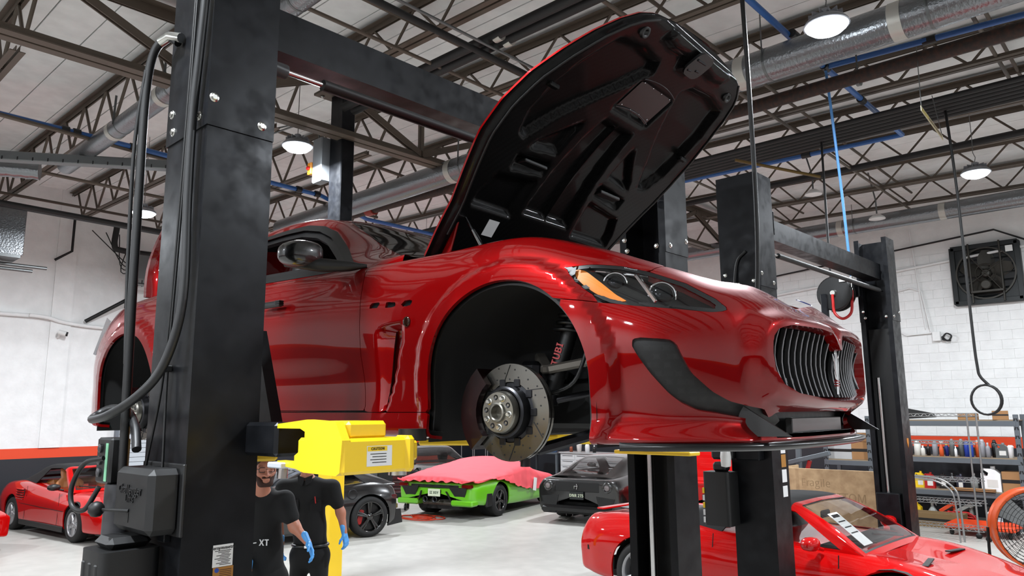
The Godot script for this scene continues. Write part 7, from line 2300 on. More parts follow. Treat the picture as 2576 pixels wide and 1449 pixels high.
	for q in [[-6.15, 1.2, .5, .34, 0], [-6.15, 1.545, .5, .3, 0], [-5.72, 1.2, .36, .36, 1], [-5.72, 1.565, .36, .18, 1], [-6.1, .45, .4, .3, 0], [-5.75, .85, .4, .08, 1]]:
		carton(["pale carton with banded tape, ", "brown carton with banded tape, "][q[4]] + ["lower left", "upper left", "lower right", "upper right", "bottom shelf", "flat one on the middle shelf"][[1.2, 1.545, 1.2001, 1.565, .45, .85].find(q[1]) if q[0] < -6 or q[1] > 1.5 or q[1] < 1 else 2] + " of the short rack", Vector3(q[0], q[1], -16.8), Vector3(q[2], q[3], .4), mat("carton_pale", Color(.62, .62, .62), .7) if q[4] == 0 else tan_, 0.0, "taped cartons on the short rack")
	var pt := thing("bumper_part", "lime green and black bumper part lying on top of the rack", "car part", Vector3(-4.75, 2.02, -16.9), .1)
	var st := S()
	prism(st, [Vector2(-.35, 0), Vector2(.45, .05), Vector2(.4, .13), Vector2(-.1, .24), Vector2(-.45, .26), Vector2(-.42, .02)], .12)
	obj("black_half", st, mat("trim_black", Color.BLACK), pt)
	st = S()
	prism(st, [Vector2(-.55, 0), Vector2(-.15, .02), Vector2(-.2, .27), Vector2(-.6, .28)], .13, Transform3D(Basis.IDENTITY, Vector3(0, 0, -.003)))
	obj("green_half", st, mat("part_green", Color(.45, .75, .2), .35), pt)
	for q in [["orange power tool case leaning on the bottom shelf", Color(.75, .25, .1), -4.3, .6], ["grey plastic trough leaning beside the orange case", Color(.5, .5, .48), -4.02, .55]]:
		var tl := thing("tool_case", q[0], "case", Vector3(q[2], .1, -16.95), 0.0)
		st = S()
		box(st, Vector3(.05, .22, 0), Vector3(.34, .1, .2), Basis(Vector3.BACK, q[3]), .012)
		box(st, Vector3(.16, .12, 0), Vector3(.06, .26, .12), Basis(Vector3.BACK, .1), .01)
		obj("shell", st, mat("tool_%s" % q[1].to_html(false), q[1], .45), tl)
		st = S()
		box(st, Vector3(.03, .17, 0.02), Vector3(.3, .03, .2), Basis(Vector3.BACK, q[3]), .004)
		obj("dark_base", st, mat("trim_black", Color.BLACK), tl)
	var rng := RandomNumberGenerator.new()
	rng.seed = 12
	var rc := thing("red_cable", "tangle of red cable on the bottom shelf", "cable", Vector3(-4.05, .07, -16.75))
	for i in 6:
		var p := []
		for j in 9: p.append(Vector3(rng.randf_range(-.25, .3), rng.randf_range(.02, .2), rng.randf_range(-.08, .1)))
		st = S()
		tube(st, curve(p, 5), .013, 6)
		obj("loop", st, mat("red_rubber", Color.WHITE), rc)
	for i in 5:
		var bt := carton("small black and white carton on the bottom shelf, number %d from the cart" % (i + 1), Vector3(-3.52 + .13 * i, .06, -16.9), Vector3(.12, .34, .2), mat("trim_black", Color.BLACK) if i % 2 == 0 else mat("carton_white", Color(.75, .75, .78), .5), 0.0, "black and white cartons", "small_carton")
		bt.set_meta("label", ["black carton nearest the cart posts, with white numeral", "white carton beside the black numeral carton", "middle black carton behind the orange fan's rim", "white carton seen through the orange fan", "last black carton at the right end of the bottom shelf"][i])
		if i == 0: text("box_numeral", "1", .2, mat("plastic_white", Color.WHITE), bt, Transform3D(Basis.IDENTITY, Vector3(0, .17, .102)))
	# chrome wire cart and hoop
	var wc := thing("wire_cart", "chrome wire shelving cart in front of the bottle rack", "cart")
	for q in [[-3.42, -15.35], [-3.22, -15.1], [-4.75, -15.35], [-4.75, -14.95]]:
		st = S()
		tube(st, [Vector3(q[0], .1, q[1]), Vector3(q[0], 2.15, q[1])], .016, 10)
		obj("post", st, wirem, wc)
		st = S()
		slathe(st, [Vector2(0, .02), Vector2(.05, .02), Vector2(.05, -.02), Vector2(0, -.02)], 14, Transform3D(Basis(Vector3.RIGHT, PI / 2), Vector3(q[0], .05, q[1])))
		obj("castor", st, mat("rubber_black", Color.BLACK), wc)
	for y in [2.1, 1.62, .98, .6, .17]:
		st = S()
		for z in [-15.35, -14.95]:
			for dy in [0.0, .05]: tube(st, [Vector3(-4.75, y + dy, z), Vector3(-3.25, y + dy, z)], .006, 5)
			for i in 26: tube(st, [Vector3(-4.75 + .058 * i, y + (.05 if i % 2 else 0.0), z), Vector3(-4.75 + .058 * (i + 1), y + (0.0 if i % 2 else .05), z)], .004, 4, false)
		for i in 20: tube(st, [Vector3(-4.7 + .075 * i, y + .05, -15.35), Vector3(-4.7 + .075 * i, y + .05, -14.95)], .003, 4, false)
		tag(obj("wire_shelf", st, wirem, wc), "", "", "", "stuff")
	var hp := thing("chrome_hoop", "bent chrome push handle hoop left of the wire cart posts", "handle")
	st = S()
	tube(st, curve([Vector3(-4.7, 1.08, -14.8), Vector3(-4.1, 1.06, -14.8), Vector3(-3.8, 1.02, -14.8), Vector3(-3.6, .88, -14.8), Vector3(-3.54, .65, -14.8), Vector3(-3.52, 0.0, -14.8)]), .017, 10)
	tube(st, curve([Vector3(-4.7, 1.06, -14.7), Vector3(-4.1, 1.03, -14.7), Vector3(-3.84, .99, -14.7), Vector3(-3.64, .86, -14.7), Vector3(-3.58, .63, -14.7), Vector3(-3.56, 0.0, -14.7)]), .014, 10)
	obj("tube_frame", st, wirem, hp)
	var od := thing("floor_dolly", "low orange dolly on the floor behind the wire cart", "dolly")
	obj("platform", bx(-4.0, -2.9, .12, .2, -16.3, -15.5, .02), mat("dolly_orange", Color(.85, .25, .06), .45), od)
	for x in [-3.9, -3.0]:
		for z in [-16.2, -15.6]: obj("castor", bx(x - .03, x + .03, 0, .12, z - .05, z + .05, .02), mat("rubber_black", Color.BLACK), od)
	# drum fan at the right edge
	var f := thing("drum_fan", "large orange rimmed floor fan at the right edge", "fan", Vector3(-1.93, .0, -11.5), .45)
	var X := Transform3D(Basis(Vector3.RIGHT, PI / 2), Vector3(0, .74, 0))
	st = S()
	lathe(st, [Vector2(.46, .14), Vector2(.495, .15), Vector2(.5, .12), Vector2(.48, .1), Vector2(.48, -.1), Vector2(.5, -.12), Vector2(.495, -.15), Vector2(.46, -.14)], 44, X)
	obj("drum", st, mat("fan_orange", Color(.72, .27, .07), .35, .2), f)
	st = S()
	lathe(st, [Vector2(.455, .13), Vector2(.455, -.13)], 40, X)
	obj("drum_liner", st, mat("guard_dark", Color(.08, .08, .08), .4, .5), f)
	for fz in [.15, -.15]:
		st = S()
		for i in 11: lathe(st, [Vector2(.06 + .04 * i, fz), Vector2(.063 + .04 * i, fz + .003), Vector2(.066 + .04 * i, fz)], 40, X)
		for i in 24: tube(st, [X * Vector3(cos(TAU * i / 24) * .05, fz, sin(TAU * i / 24) * .05), X * Vector3(cos(TAU * i / 24) * .48, fz, sin(TAU * i / 24) * .48)], .002, 4, false)
		tag(obj("wire_guard", st, mat("guard_dark", Color(.08, .08, .08), .4, .5), f), "", "", "", "stuff")
	for i in 3:
		var rows2 := []
		for j in 6:
			var rr := .08 + .36 * j / 5.0
			var row := []
			for l in 4:
				var u := -1.0 + l * 2.0 / 3.0
				row.append(X * Vector3(rr, u * (.03 + .03 * j / 5.0), u * (.07 + .06 * j / 5.0)).rotated(Vector3.UP, TAU * i / 3 + .4))
			rows2.append(row)
		st = S()
		grid(st, rows2)
		obj("blade", st, mat("fan_blade", Color(.55, .56, .57), .3, .7), f)
	st = S()
	slathe(st, [Vector2(0, .08), Vector2(.08, .07), Vector2(.1, 0), Vector2(.08, -.12), Vector2(0, -.13)], 20, X)
	obj("motor", st, mat("guard_dark", Color.BLACK), f)
	st = S()
	for s in [-1, 1]:
		tube(st, curve([Vector3(s * .53, .74, 0), Vector3(s * .53, .3, 0), Vector3(s * .45, .05, .2), Vector3(s * .3, .03, .3)]), .018, 8)
		tube(st, curve([Vector3(s * .53, .3, 0), Vector3(s * .45, .05, -.2), Vector3(s * .3, .03, -.3)]), .018, 8)
		tube(st, [Vector3(-.3, .03, s * .3), Vector3(.3, .03, s * .3)], .018, 8)
	obj("stand", st, mat("guard_dark", Color.BLACK), f)
	# plywood crate side, red jack, engine crane
	var pw := thing("plywood_crate", "tall plywood crate side with faint pencilled words behind the red convertible", "crate")
	var ply := tri(mat("plywood", Color.WHITE, .75), 1.0)
	ply.albedo_texture = noise_tex(.01, 41, Color(.60, .49, .36), Color(.68, .57, .43))
	obj("face_board", bx(-5.25, -3.78, 0, 1.345, -11.52, -11.5, .003), ply, pw)
	obj("side_board", bx(-5.25, -5.23, 0, 1.345, -12.3, -11.52, .003), ply, pw)
	obj("top_batten", bx(-5.25, -3.78, 1.28, 1.345, -11.56, -11.52, .003), ply, pw)
	text("pencil_word", "Fragile", .11, mat("pencil", Color(.54, .44, .32), .8), pw, Transform3D(Basis.IDENTITY, Vector3(-4.65, 1.14, -11.499)), false)
	text("pencil_word", "BOTTOM", .12, mat("pencil", Color.BLACK), pw, Transform3D(Basis.IDENTITY, Vector3(-4.25, .95, -11.499)), false)
	pipe("red_pole", "thin red upright pole in front of the plywood crate", "pole", [Vector3(-5.02, 0, -11.35), Vector3(-5.02, 1.62, -11.35)], .022, mat("red_plastic", Color.WHITE))
	var cr := thing("engine_crane", "grey folding engine crane parked behind the plywood crate", "crane", Vector3(-6.1, 0, -14.3))
	st = S()
	bar(st, Vector3(0, .1, 0), Vector3(0, 1.7, -.1), .09, .09, .008)
	obj("mast", st, grey, cr)
	st = S()
	bar(st, Vector3(-.3, 1.2, .1), Vector3(.7, 1.45, .2), .08, .08, .008)
	obj("boom", st, grey, cr)
	st = S()
	for s in [-1, 1]: bar(st, Vector3(.35 * s, .1, -.3), Vector3(.4 * s, .1, 1.0), .08, .08, .008)
	bar(st, Vector3(-.4, .1, -.3), Vector3(.4, .1, -.3), .08, .08, .008)
	obj("legs_frame", st, grey, cr)
	st = S()
	tube(st, [Vector3(.05, .7, .05), Vector3(.3, 1.3, .14)], .04, 10)
	obj("ram", st, mat("red_plastic", Color.WHITE), cr)
	var rb := thing("red_cover", "rounded red plastic cover by the engine crane", "cover", Vector3(-6.6, 0, -13.6))
	st = S()
	slathe(st, [Vector2(0, 1.35), Vector2(.15, 1.34), Vector2(.27, 1.26), Vector2(.3, 1.1), Vector2(.3, 0)], 20)
	obj("shell", st, mat("red_plastic", Color.WHITE), rb)
	# red tool cart, yellow lift column, orange hose, bench, cabinet
	var maroon := paint("maroon", Color(.22, .02, .035), 0.0, .35)
	var tc := thing("tool_cart", "dark red tool cart with open lid and silver drawer pulls", "tool cart", Vector3(-14.5, 0, -11.2), .75)
	obj("cabinet", bx(-.35, .35, .28, 1.02, -.24, .24, .015), mat("cart_black", Color(.03, .03, .033), .4), tc)
	for i in 4:
		var dd := obj("drawer", bx(0, .33, .4 + .15 * i, .53 + .15 * i, .24, .262, .006), maroon, tc)
		put("drawer_pull", done(bx(.02, .31, .49 + .15 * i, .51 + .15 * i, .26, .28, .004)), mat("chrome", Color.WHITE), dd)
	st = S()
	box(st, Vector3(0, 1.32, -.24), Vector3(.7, .52, .05), Basis(Vector3.RIGHT, -.12), .015)
	obj("raised_lid", st, maroon, tc)
	st = S()
	prism(st, [Vector2(-.06, .08), Vector2(.06, .08), Vector2(.06, 0), Vector2(0, -.09), Vector2(-.06, 0)], .01, Transform3D(Basis.IDENTITY, Vector3(-.05, 1.24, -.2)))
	obj("yellow_badge", st, mat("isolator_yellow", Color.WHITE), tc)
	obj("side_tray", bx(-.62, -.36, .55, .95, -.2, .2, .01), mat("tray_grey", Color(.25, .26, .27), .4), tc)
	for q in [[-.3, -.2], [.3, -.2], [-.3, .2], [.3, .2]]:
		st = S()
		slathe(st, [Vector2(0, .03), Vector2(.07, .025), Vector2(.07, -.025), Vector2(0, -.03)], 14, Transform3D(Basis(Vector3.BACK, PI / 2), Vector3(q[0], .075, q[1])))
		tube(st, [Vector3(q[0], .1, q[1]), Vector3(q[0], .29, q[1])], .02, 8)
		obj("castor", st, mat("rubber_black", Color.BLACK), tc)
	for q in [["crumpled white paper towel on the red tool cart", Color(.85, .85, .85), .14, .13, .1], ["green rag on the red tool cart", Color(.12, .4, .2), -.2, .06, .12], ["light blue cloth on the red tool cart", Color(.4, .55, .75), -.05, .05, .09]]:
		var rg := S()
		var rw := []
		for i in 7:
			var row := []
			for j in 9:
				var a := PI * i / 6.0; var b := TAU * j / 8.0
				var w := 1.0 + .25 * sin(i * 2.3 + j * 1.7 if j < 8 else i * 2.3)
				row.append(Vector3(q[4] * 1.3 * sin(a) * cos(b) * w, q[3] * .5 * (1.0 - cos(a)), q[4] * sin(a) * sin(b) * w))
			rw.append(row)
		grid(rg, rw)
		var o := obj("rag", rg, mat("rag_%s" % q[1].to_html(false), q[1], .9))
		o.transform = tc.transform * Transform3D(Basis.IDENTITY, Vector3(q[2], 1.02, .05))
		tag(o, q[0], "rag")
	var yl := thing("yellow_lift", "yellow post lift with a round blue emblem, far behind the black coupe", "car lift", Vector3(-15.2, 0, -10.4), .75)
	var yc := mat("lift_yellow", Color.WHITE)
	obj("column", bx(-.2, .2, 0, 2.3, -.15, .1, .015), yc, yl)
	obj("carriage", bx(-.6, -.26, .3, 1.45, -.1, .14, .03), yc, yl)
	obj("gap_post", bx(-.26, -.2, 0, 2.2, -.1, .1), mat("trim_black", Color.BLACK), yl)
	st = S()
	slathe(st, [Vector2(0, .01), Vector2(.09, .008), Vector2(.1, 0)], 24, Transform3D(Basis(Vector3.RIGHT, PI / 2).scaled_local(Vector3(1, 1, .6)), Vector3(-.43, 1.3, .145)))
	obj("blue_emblem", st, mat("label_blue", Color.WHITE), yl)
	var oc := thing("orange_hose", "orange hose lying in loose loops on the floor under the green car", "hose", Vector3(-12.9, .012, -10.7))
	for i in 5:
		var p := []
		for j in 14: p.append(Vector3(cos(TAU * j / 12 + i) * (.5 - .06 * i) + .15 * sin(i * 2.0), .004 * i, sin(TAU * j / 12 + i) * (.28 - .03 * i) + .1 * cos(i * 3.0)))
		st = S()
		tube(st, curve(p, 4), .011, 6)
		obj("loop", st, mat("hose_orange", Color(.75, .2, .08), .45), oc)
	var wb := thing("workbench", "grey steel workbench behind the pink covered car", "bench", Vector3(-15.3, 0, -17.6))
	obj("worktop", bx(-.7, .7, 1.0, 1.05, -.35, .35, .008), grey, wb)
	for x in [-.66, .66]:
		for z in [-.3, .3]: obj("leg", bx(x - .03, x + .03, 0, 1.0, z - .03, z + .03), grey, wb)
	obj("back_shelf", bx(-.66, .66, .3, .33, -.3, .3), grey, wb)
	var cb := thing("drawer_cabinet", "white drawer cabinet behind the glossy black supercar", "cabinet", Vector3(-13.4, 0, -17.6))
	obj("cabinet_body", bx(-1.1, 1.1, 0, 1.04, -.3, .3, .01), mat("cabinet_white", Color(.72, .72, .72), .4), cb)
	obj("worktop", bx(-1.13, 1.13, 1.04, 1.08, -.33, .34, .006), mat("cabinet_top", Color(.6, .6, .6), .4), cb)
	for i in 6:
		for j in 4:
			var dd := obj("drawer", bx(-1.06 + .54 * j, -.56 + .54 * j, .06 + .16 * i, .2 + .16 * i, .3, .315, .004), mat("cabinet_white", Color.WHITE), cb)
			put("drawer_pull", done(bx(-1.0 + .54 * j, -.62 + .54 * j, .175 + .16 * i, .185 + .16 * i, .315, .33)), grey, dd)
	var words2 := ["clear bottle on the steel workbench", "blue folded cloth pack on the steel workbench", "white carton on the drawer cabinet", "white bottle on the drawer cabinet", "small black jar on the drawer cabinet", "brown jar at the left of the drawer cabinet"]
	var i2 := 0
	for q in [["b", -15.4, 1.05, .1, .22, Color(.4, .45, .55)], ["c", -14.9, 1.05, .3, .14, Color(.35, .45, .6)], ["c", -13.9, 1.08, .16, .25, Color(.8, .78, .76)], ["b", -13.6, 1.08, .14, .3, Color(.82, .82, .82)], ["b", -13.35, 1.08, .1, .2, Color(.06, .06, .06)], ["b", -14.2, 1.08, .1, .2, Color(.5, .25, .15)]]:
		bottle(q[0], q[3], q[4], q[5], words2[i2], "", Vector3(q[1], q[2], -17.45))
		i2 += 1
	var wr := thing("wire_rack", "tall chrome wire rack behind the covered green car", "rack", Vector3(-17.6, 0, -17.0))
	for x in [-.6, 0.0, .6]:
		for z in [-.25, .25]:
			st = S()
			tube(st, [Vector3(x, 0, z), Vector3(x, 1.75, z)], .016, 8)
			obj("post", st, wirem, wr)
	for y in [.3, .8, 1.25, 1.6]:
		st = S()
		for z in [-.25, .25]: tube(st, [Vector3(-.6, y, z), Vector3(.6, y, z)], .008, 5)
		for i in 16: tube(st, [Vector3(-.6 + .08 * i, y, -.25), Vector3(-.6 + .08 * i, y, .25)], .003, 4, false)
		tag(obj("wire_shelf", st, wirem, wr), "", "", "", "stuff")
	# a second dark coupe at the back
	var bc := get_node("black_coupe")
	copy(bc, Vector3(-18.2, 0, -15.2), -.45, "dark coupe parked facing us behind the tool cart and covered car")

# ---------- people: smooth joined limbs meshed as surface nets ----------
# bone: [a, b, radius a, radius b] or with [.., flatten axis, flatten factor]
func blob(bones: Array, cell: float, k: float, cuts := []) -> ArrayMesh:
	var lo := Vector3(1e9, 1e9, 1e9)
	var hi := -lo
	for b in bones:
		var r := maxf(b[2], b[3]) + 2.0 * cell
		lo = lo.min(b[0] - Vector3.ONE * r).min(b[1] - Vector3.ONE * r)
		hi = hi.max(b[0] + Vector3.ONE * r).max(b[1] + Vector3.ONE * r)
	var n := Vector3i(((hi - lo) / cell).ceil()) + Vector3i.ONE
	var f := PackedFloat32Array()
	f.resize(n.x * n.y * n.z)
	f.fill(1.0)
	for b in bones:
		var a: Vector3 = b[0]; var c: Vector3 = b[1]
		var fl: bool = b.size() > 4
		var ax: Vector3 = b[4] if fl else Vector3.ZERO
		var fk: float = 1.0 / b[5] - 1.0 if fl else 0.0
		var r := maxf(b[2], b[3]) + k + 2.0 * cell
		var i0 := Vector3i(((a.min(c) - Vector3.ONE * r - lo) / cell).floor()).clamp(Vector3i.ZERO, n - Vector3i.ONE)
		var i1 := Vector3i(((a.max(c) + Vector3.ONE * r - lo) / cell).ceil()).clamp(Vector3i.ZERO, n - Vector3i.ONE)
		var ac := c - a
		var L2 := maxf(ac.length_squared(), 1e-9)
		for z in range(i0.z, i1.z + 1):
			for y in range(i0.y, i1.y + 1):
				var base := (z * n.y + y) * n.x
				for x in range(i0.x, i1.x + 1):
					var q := lo + Vector3(x, y, z) * cell - a
					var t := clampf(q.dot(ac) / L2, 0.0, 1.0)
					var e := q - ac * t
					if fl: e += ax * (e.dot(ax) * fk)
					var d: float = e.length() - lerpf(b[2], b[3], t)
					var o := f[base + x]
					var h := maxf(k - absf(d - o), 0.0)
					f[base + x] = minf(d, o) - h * h * 0.25 / k
	for c in cuts:
		for z in n.z:
			for y in n.y:
				for x in n.x:
					var q := lo + Vector3(x, y, z) * cell
					var i := (z * n.y + y) * n.x + x
					f[i] = maxf(f[i], (q - c[0]).dot(c[1]))
	var V := {}
	var st := S()
	st.set_smooth_group(0)
	var sx := 1; var sy := n.x; var sz := n.x * n.y
	for z in range(0, n.z - 1):
		for y in range(0, n.y - 1):
			for x in range(0, n.x - 1):
				var i := (z * n.y + y) * n.x + x
				var s := 0
				for o in [0, sx, sy, sx + sy, sz, sx + sz, sy + sz, sx + sy + sz]:
					if f[i + o] < 0.0: s += 1
				if s == 0 or s == 8: continue
				var p := Vector3.ZERO
				var m := 0
				for e in [[0, 1], [2, 3], [4, 5], [6, 7], [0, 2], [1, 3], [4, 6], [5, 7], [0, 4], [1, 5], [2, 6], [3, 7]]:
					var o0 := Vector3(e[0] & 1, (e[0] >> 1) & 1, e[0] >> 2)
					var o1 := Vector3(e[1] & 1, (e[1] >> 1) & 1, e[1] >> 2)
					var f0 := f[i + int(o0.x) * sx + int(o0.y) * sy + int(o0.z) * sz]
					var f1 := f[i + int(o1.x) * sx + int(o1.y) * sy + int(o1.z) * sz]
					if (f0 < 0.0) != (f1 < 0.0):
						p += o0.lerp(o1, f0 / (f0 - f1)); m += 1
				V[i] = lo + (Vector3(x, y, z) + p / m) * cell
	for i in V:
		var neg := f[i] < 0.0
		for q in [[sx, sy, sz], [sy, sz, sx], [sz, sx, sy]]:
			if (f[i + q[0]] < 0.0) == neg: continue
			var a = V.get(i); var b = V.get(i - q[1]); var c = V.get(i - q[1] - q[2]); var d = V.get(i - q[2])
			if b == null or c == null or d == null: continue
			if neg: quad(st, a, d, c, b)
			else: quad(st, a, b, c, d)
	return done(st)

func hand(wr: Vector3, tip: Vector3, n: Vector3, s: float) -> Array:
	# gloved hand: palm and five fingers, slightly curled; n looks out of the palm, thumb on side s
	var d := (tip - wr).normalized()
	n = (n - d * n.dot(d)).normalized()
	var u := d.cross(n).normalized() * s
	var b := []
	for k in 4:
		var o := (k - 1.5) * 0.021
		b.append([wr + d * 0.02 + u * o * 0.7, wr + d * 0.088 + u * o, 0.017, 0.0125])
		var ln: float = [0.066, 0.076, 0.081, 0.072][k] if s > 0 else [0.066, 0.076, 0.081, 0.072][k]
		var p0 := wr + d * 0.088 + u * o
		var d1 := (d * cos(0.3) + n * sin(0.3)).normalized()
		var d2 := (d * cos(0.8) + n * sin(0.8)).normalized()
		var d3 := (d * cos(1.15) + n * sin(1.15)).normalized()
		var p1 := p0 + d1 * ln * 0.48 + u * o * 0.12
		var p2 := p1 + d2 * ln * 0.32
		b.append([p0, p1, 0.0112, 0.0098])
		b.append([p1, p2, 0.0098, 0.009])
		b.append([p2, p2 + d3 * ln * 0.25, 0.009, 0.0078])
	var t0 := wr + d * 0.03 + u * 0.03
	var t1 := t0 + (d * 0.6 + u * 0.62 + n * 0.5).normalized() * 0.042
	var t2 := t1 + (d * 0.85 + u * 0.2 + n * 0.5).normalized() * 0.034
	b.append([wr + d * 0.02 + u * 0.012, t0, 0.018, 0.015])
	b.append([t0, t1, 0.0145, 0.0115])
	b.append([t1, t2, 0.0115, 0.0095])
	b.append([wr - d * 0.06, wr + d * 0.03, 0.034, 0.03, n, 0.8])
	return b

func person(label: String, j: Dictionary, face_dir: Vector3, shirt: Material, detail: bool, gloves: Array) -> Node3D:
	var foot := Vector3(j.hip.x, 0, j.hip.z)
	var t := thing("person", label, "person", Vector3.ZERO)
	var f := face_dir.normalized()
	var across: Vector3 = (j.shl - j.shr).normalized()
	var fr := across.cross(Vector3.UP).normalized()
	if fr.dot(f) < 0: fr = -fr
	var skin := mat("skin", Color(0.66, 0.43, 0.34), 0.5)
	skin.subsurf_scatter_enabled = true
	skin.subsurf_scatter_strength = 0.1
	var hc: Vector3 = j.head
	var rt := Vector3.UP.cross(f).normalized()
	var H := func(x: float, y: float, z: float) -> Vector3: return hc + rt * x + Vector3.UP * y + f * z
	# whole body in one surface
	var legs := []
	for s in [1, -1]:
		var hip: Vector3 = j.hip + across * 0.09 * s + Vector3(0, -0.02, 0)
		var knee: Vector3 = Vector3(hip.x, 0.5, hip.z) + across * 0.03 * s + fr * (0.05 if s > 0 else 0.02)
		var ank: Vector3 = Vector3(knee.x, 0.09, knee.z) - fr * 0.04 + across * 0.01 * s
		legs.append([hip, knee, ank])
	var body := [[j.neck + Vector3(0, -0.05, 0), hc + Vector3(0, -0.06, 0) - f * 0.01, 0.06, 0.055], [j.chest + Vector3(0, 0.06, 0), j.belly, 0.15, 0.14, fr, 0.72], [j.belly, j.hip, 0.14, 0.15, fr, 0.75],
		[j.neck - Vector3(0, 0.07, 0), j.shl, 0.065, 0.055], [j.neck - Vector3(0, 0.07, 0), j.shr, 0.065, 0.055], [j.shl, j.el, 0.055, 0.043], [j.el, j.wr, 0.043, 0.03], [j.shr, j.el2, 0.055, 0.043], [j.el2, j.wr2, 0.043, 0.03]]
	for l in legs:
		body.append([l[0], l[1], 0.085, 0.055])
		body.append([l[1], l[2], 0.055, 0.04])
	body.append([H.call(0, 0.035, -0.012), H.call(0, 0.03, 0.012), 0.088, 0.085, rt, 0.84])
	body.append([H.call(0, -0.05, 0.03), H.call(0, -0.07, 0.05), 0.06, 0.045, rt, 0.9])
	put("person_body", blob(body, 0.013, 0.04), skin, t)
	if detail:
		# face in its own finer grid
		var hd := [[H.call(0, 0.04, -0.015), H.call(0, 0.03, 0.015), 0.094, 0.09, rt, 0.82], [H.call(0, -0.04, 0.035), H.call(0, -0.085, 0.06), 0.062, 0.034, rt, 0.95], [H.call(0, 0.012, 0.098), H.call(0, -0.03, 0.118), 0.009, 0.0165], [H.call(0.016, -0.03, 0.1), H.call(-0.016, -0.03, 0.1), 0.011, 0.011], [H.call(-0.05, 0.03, 0.075), H.call(0.05, 0.03, 0.075), 0.018, 0.018], [H.call(-0.045, -0.02, 0.065), H.call(-0.03, -0.03, 0.075), 0.025, 0.02], [H.call(0.045, -0.02, 0.065), H.call(0.03, -0.03, 0.075), 0.025, 0.02], [H.call(-0.018, -0.062, 0.098), H.call(0.018, -0.062, 0.098), 0.009, 0.009], [H.call(-0.015, -0.075, 0.095), H.call(0.015, -0.075, 0.095), 0.01, 0.01]]
		for s in [-1.0, 1.0]: hd.append([H.call(0.08 * s, 0.015, -0.01), H.call(0.083 * s, -0.025, 0.0), 0.018, 0.012])
		put("face", blob(hd, 0.0045, 0.012), skin, t)
		var hair := mat("hair_brown", Color(0.13, 0.07, 0.04), 0.7)
		put("beard", blob([[H.call(-0.062, -0.03, 0.03), H.call(-0.035, -0.085, 0.06), 0.022, 0.026], [H.call(0.062, -0.03, 0.03), H.call(0.035, -0.085, 0.06), 0.022, 0.026], [H.call(-0.03, -0.095, 0.065), H.call(0.03, -0.095, 0.065), 0.03, 0.03], [H.call(-0.028, -0.05, 0.097), H.call(0.028, -0.05, 0.097), 0.008, 0.008]], 0.005, 0.012), mat("beard_brown", Color(0.2, 0.1, 0.055), 0.8), t)
		put("hair", blob([[H.call(0, 0.06, -0.03), H.call(0, 0.07, 0.02), 0.092, 0.088, rt, 0.86], [H.call(-0.07, 0.03, -0.02), H.call(-0.07, 0.0, -0.02), 0.02, 0.014], [H.call(0.07, 0.03, -0.02), H.call(0.07, 0.0, -0.02), 0.02, 0.014]], 0.007, 0.02, [[H.call(0, 0.055, 0.06), (f - Vector3.UP * 0.75).normalized()]]), hair, t)
		var gl := S()
		for s in [-1.0, 1.0]:
			var p := []
			for q in rrect(0.052, 0.036, 0.013, 3): p.append(H.call(0.034 * s + q.x, 0.012 + q.y, 0.102 - absf(q.x) * 0.05))
			p.append(p[0])
			tube(gl, p, 0.0028, 6, false)
			tube(gl, [H.call(0.06 * s, 0.016, 0.098), H.call(0.086 * s, 0.016, 0.0)], 0.0025, 6)
		tube(gl, [H.call(-0.009, 0.016, 0.106), H.call(0.009, 0.016, 0.106)], 0.0025, 6)
		obj("glasses", gl, mat("trim_black", Color.BLACK), t)
		for s in [-1.0, 1.0]:
			put("eye", done_ball(0.0125), mat("eye_white", Color(0.7, 0.68, 0.65), 0.2), t, Transform3D(Basis.IDENTITY, H.call(0.032 * s, 0.012, 0.079)))
			put("iris", done_ball(0.006), mat("iris_dark", Color(0.08, 0.05, 0.03), 0.1), t, Transform3D(Basis.IDENTITY, H.call(0.032 * s + 0.002, 0.012, 0.0875)))
			var eb := S()
			tube(eb, [H.call(0.014 * s, 0.036, 0.096), H.call(0.035 * s, 0.041, 0.092), H.call(0.054 * s, 0.034, 0.08)], [0.003, 0.004, 0.002], 6)
			obj("eyebrow", eb, hair, t)
	# clothes follow the body
	var sl := 0.62
	var top := [[j.chest + Vector3(0, 0.06, 0), j.belly, 0.165, 0.158, fr, 0.76], [j.belly, j.hip + Vector3(0, 0.02 if detail else 0.1, 0), 0.158, 0.165, fr, 0.78], [j.neck - Vector3(0, 0.085, 0), j.shl, 0.072, 0.068], [j.neck - Vector3(0, 0.085, 0), j.shr, 0.072, 0.068], [j.shl, j.shl.lerp(j.el, sl), 0.07, 0.066], [j.shr, j.shr.lerp(j.el2, sl), 0.07, 0.066], [j.chest, j.shl - Vector3(0, 0.08, 0), 0.12, 0.07, fr, 0.8], [j.chest, j.shr - Vector3(0, 0.08, 0), 0.12, 0.07, fr, 0.8]]
	put("shirt", blob(top, 0.013, 0.05, [[j.shl.lerp(j.el, sl), (j.el - j.shl).normalized()]] if false else [[j.hip + Vector3(0, -0.06 if detail else 0.09, 0), Vector3.DOWN]]), shirt, t)
	var tr := [[j.hip + Vector3(0, 0.08, 0), j.hip, 0.155, 0.155, fr, 0.78]]
	for l in legs:
		tr.append([j.hip, l[0], 0.12, 0.1]); tr.append([l[0], l[1], 0.1, 0.075]); tr.append([l[1], l[2] + Vector3(0, -0.03, 0), 0.075, 0.065])
	put("trousers", blob(tr, 0.018, 0.05), mat("trousers_black", Color(0.008, 0.008, 0.009), 0.9), t)
	for l in legs:
		put("shoe", blob([[l[2] + Vector3(0, -0.045, 0) - fr * 0.05, l[2] + Vector3(0, -0.05, 0) + fr * 0.16, 0.045, 0.04]], 0.014, 0.02, [[Vector3(0, 0.003, 0), Vector3.DOWN]]), mat("trim_black", Color.BLACK), t)
